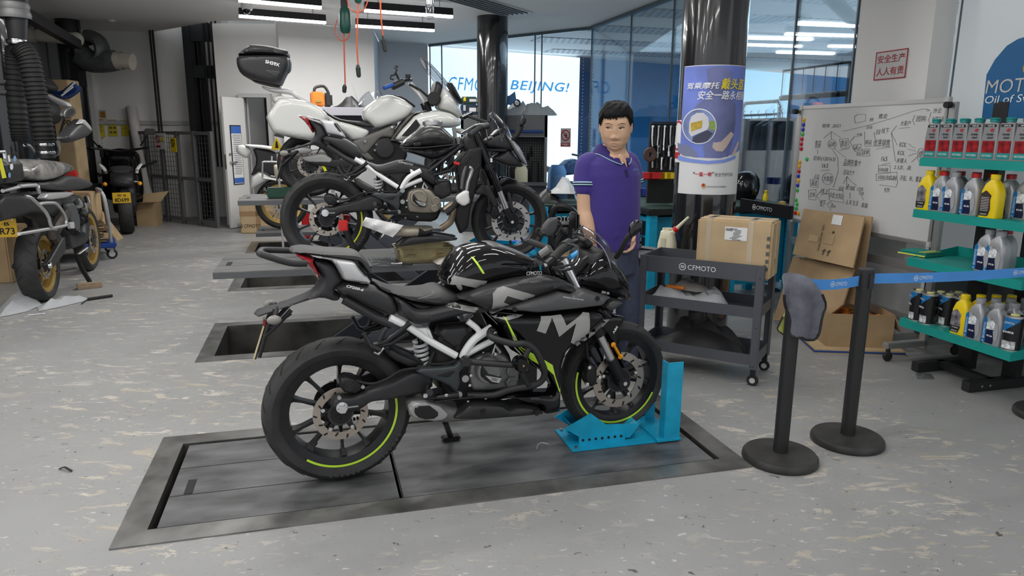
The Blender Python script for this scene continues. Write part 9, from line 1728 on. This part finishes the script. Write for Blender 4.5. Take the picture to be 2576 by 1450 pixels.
# cartons, plank box and platform trolley
PT=FL(264,660); F_=Frame(PT+Vector((-.33,.0,0)),.55); t=thing('platform_trolley','blue platform trolley with a chrome push handle stacked with flattened cartons','trolley',F_.o,.55); mb=MB(); mb.box((.2,.3,.17),(.45,.75,.05),bev=.015); mb.build('deck',mat('deck_blue',(.01,.06,.30),.4),t)
for x in (.05,.37):
 for y in (.05,.55): c=emp('castor',t,(x,y,0)); mb=MB(); mb.lathe([(0,-.02),(.05,-.02),(.06,0),(.05,.02),(0,.02)],(0,0,.06),'Y',16); mb.build('wheel',DBLK,c); mb=MB(); mb.lathe([(0,-.022),(.035,-.022),(.035,.022),(0,.022)],(0,0,.06),'Y',12); mb.box((0,0,.12),(.04,.05,.06)); mb.build('fork',LGREY,c)
hz=F_.y(265,481,-.02).z; mb=MB(); mb.tube([(.37,.0,.2),(.37,-.02,hz*.55),(.35,.0,hz*.93),(.3,.08,hz),(.3,.42,hz),(.35,.5,hz*.93),(.37,.52,hz*.55),(.37,.5,.2)],.019,10,3); hd_=mb.build('push_handle',ALU,t); mb=MB();
for k in range(6): mb.box((.37,.25,hz*.5+k*.035),(.008,.46,.008)); mb.box((.37,.06+k*.08,hz*.5+.09),(.008,.008,.2))
mb.build('basket_grid',LGREY,hd_)
for k in range(7): mb=MB(); mb.box((.15+.02*math.sin(k*2.1),.3,.215+k*.032),(.36+.05*math.sin(k*1.7),.5,.02),rz=.06*math.sin(k*3.3)); o=simple('folded_carton',['bottom','second','third','fourth','fifth','sixth','top'][k]+' flattened carton of the stack on the platform trolley','cardboard',mb,CARD if k%2 else CARDD,F_,'flattened cartons on the platform trolley')
FK=Frame(F_.M@Vector((-.12,.06,.45)),.15); t=carton('carton','brown kit carton standing on the flattened cartons of the trolley','box',FK,.36,.3,.34,CARD,False); mb=MB(); tmb(mb,'ASSEMBLY KIT',XZ(.2,-.002,.08),.035,.3,.02); mb.build('lettering',INK,t,flat=True,rec=False)
mb=MB(); mb.box((.1,.15,.47),(.12,.1,.25),ry=.35,bev=.02); simple('red_panel','red panel sticking up behind the kit carton','panel',mb,REDP,FK); mb=MB(); mb.box((-.02,.1,.46),(.14,.1,.2),ry=-.1,bev=.03); simple('white_container','white plastic container next to the red panel','container',mb,mat('pinkish_white',(.7,.6,.63),.4),FK)
pa,pb_=FL(295,606),FL(315,596); d=pb_-pa; F_=Frame(pa,math.atan2(d.y,d.x)); tp=F_.y(272,505,.25); mb=MB(); mb.add([(0,0,0),(.3,0,0),(.3,.05,0),(0,.05,0),(-.12,.3,.62),(.1,.3,.62),(.1,.34,.62),(-.12,.34,.62)],[(0,3,2,1),(4,5,6,7),(0,1,5,4),(1,2,6,5),(2,3,7,6),(3,0,4,7)]); t=simple('long_carton','long flat brown carton leaning beside the plated tyre','box',mb,CARD2,F_)
ca_=FL(606,588); F_=Frame(ca_,.12); w_=F_.y(690,588,0).x; hh=F_.y(620,497,0).z; t=carton('carton','large brown carton with black lettering standing before the open white door','box',F_,w_,.5,hh,CARD2,False); mb=MB(); mb.box((w_*.55,-.001,hh*.5),(.07,.002,hh)); mb.box((w_*.5,-.001,hh*.55),(w_,.002,.07)); mb.build('tape',mat('tape_tan3',(.35,.22,.11),.3),t); mb=MB(); p=F_.y(632,569,0); brandmark(mb,XZ(p.x,-.003,p.z),.05,w=.24); mb.build('lettering',INK,t,flat=True,rec=False)
q=AT(696,362,8.6); t=thing('warning_triangle','small yellow warning triangle sign behind the white pannier','sign',q,0); mb=MB(); mb.prism([(-.075,-.07),(.075,-.07),(0,.08)],0,.004,'XZ'); mb.build('triangle',YEL,t); mb=MB(); mb.prism([(-.02,-.05),(.02,-.05),(.008,.03),(-.008,.03)],-.002,0,'XZ'); mb.build('pictogram',INK,t); mb=MB(); mb.box((0,.01,-q.z/2-.04),(.02,.02,q.z-.06)); mb.build('post',LGREY,t)
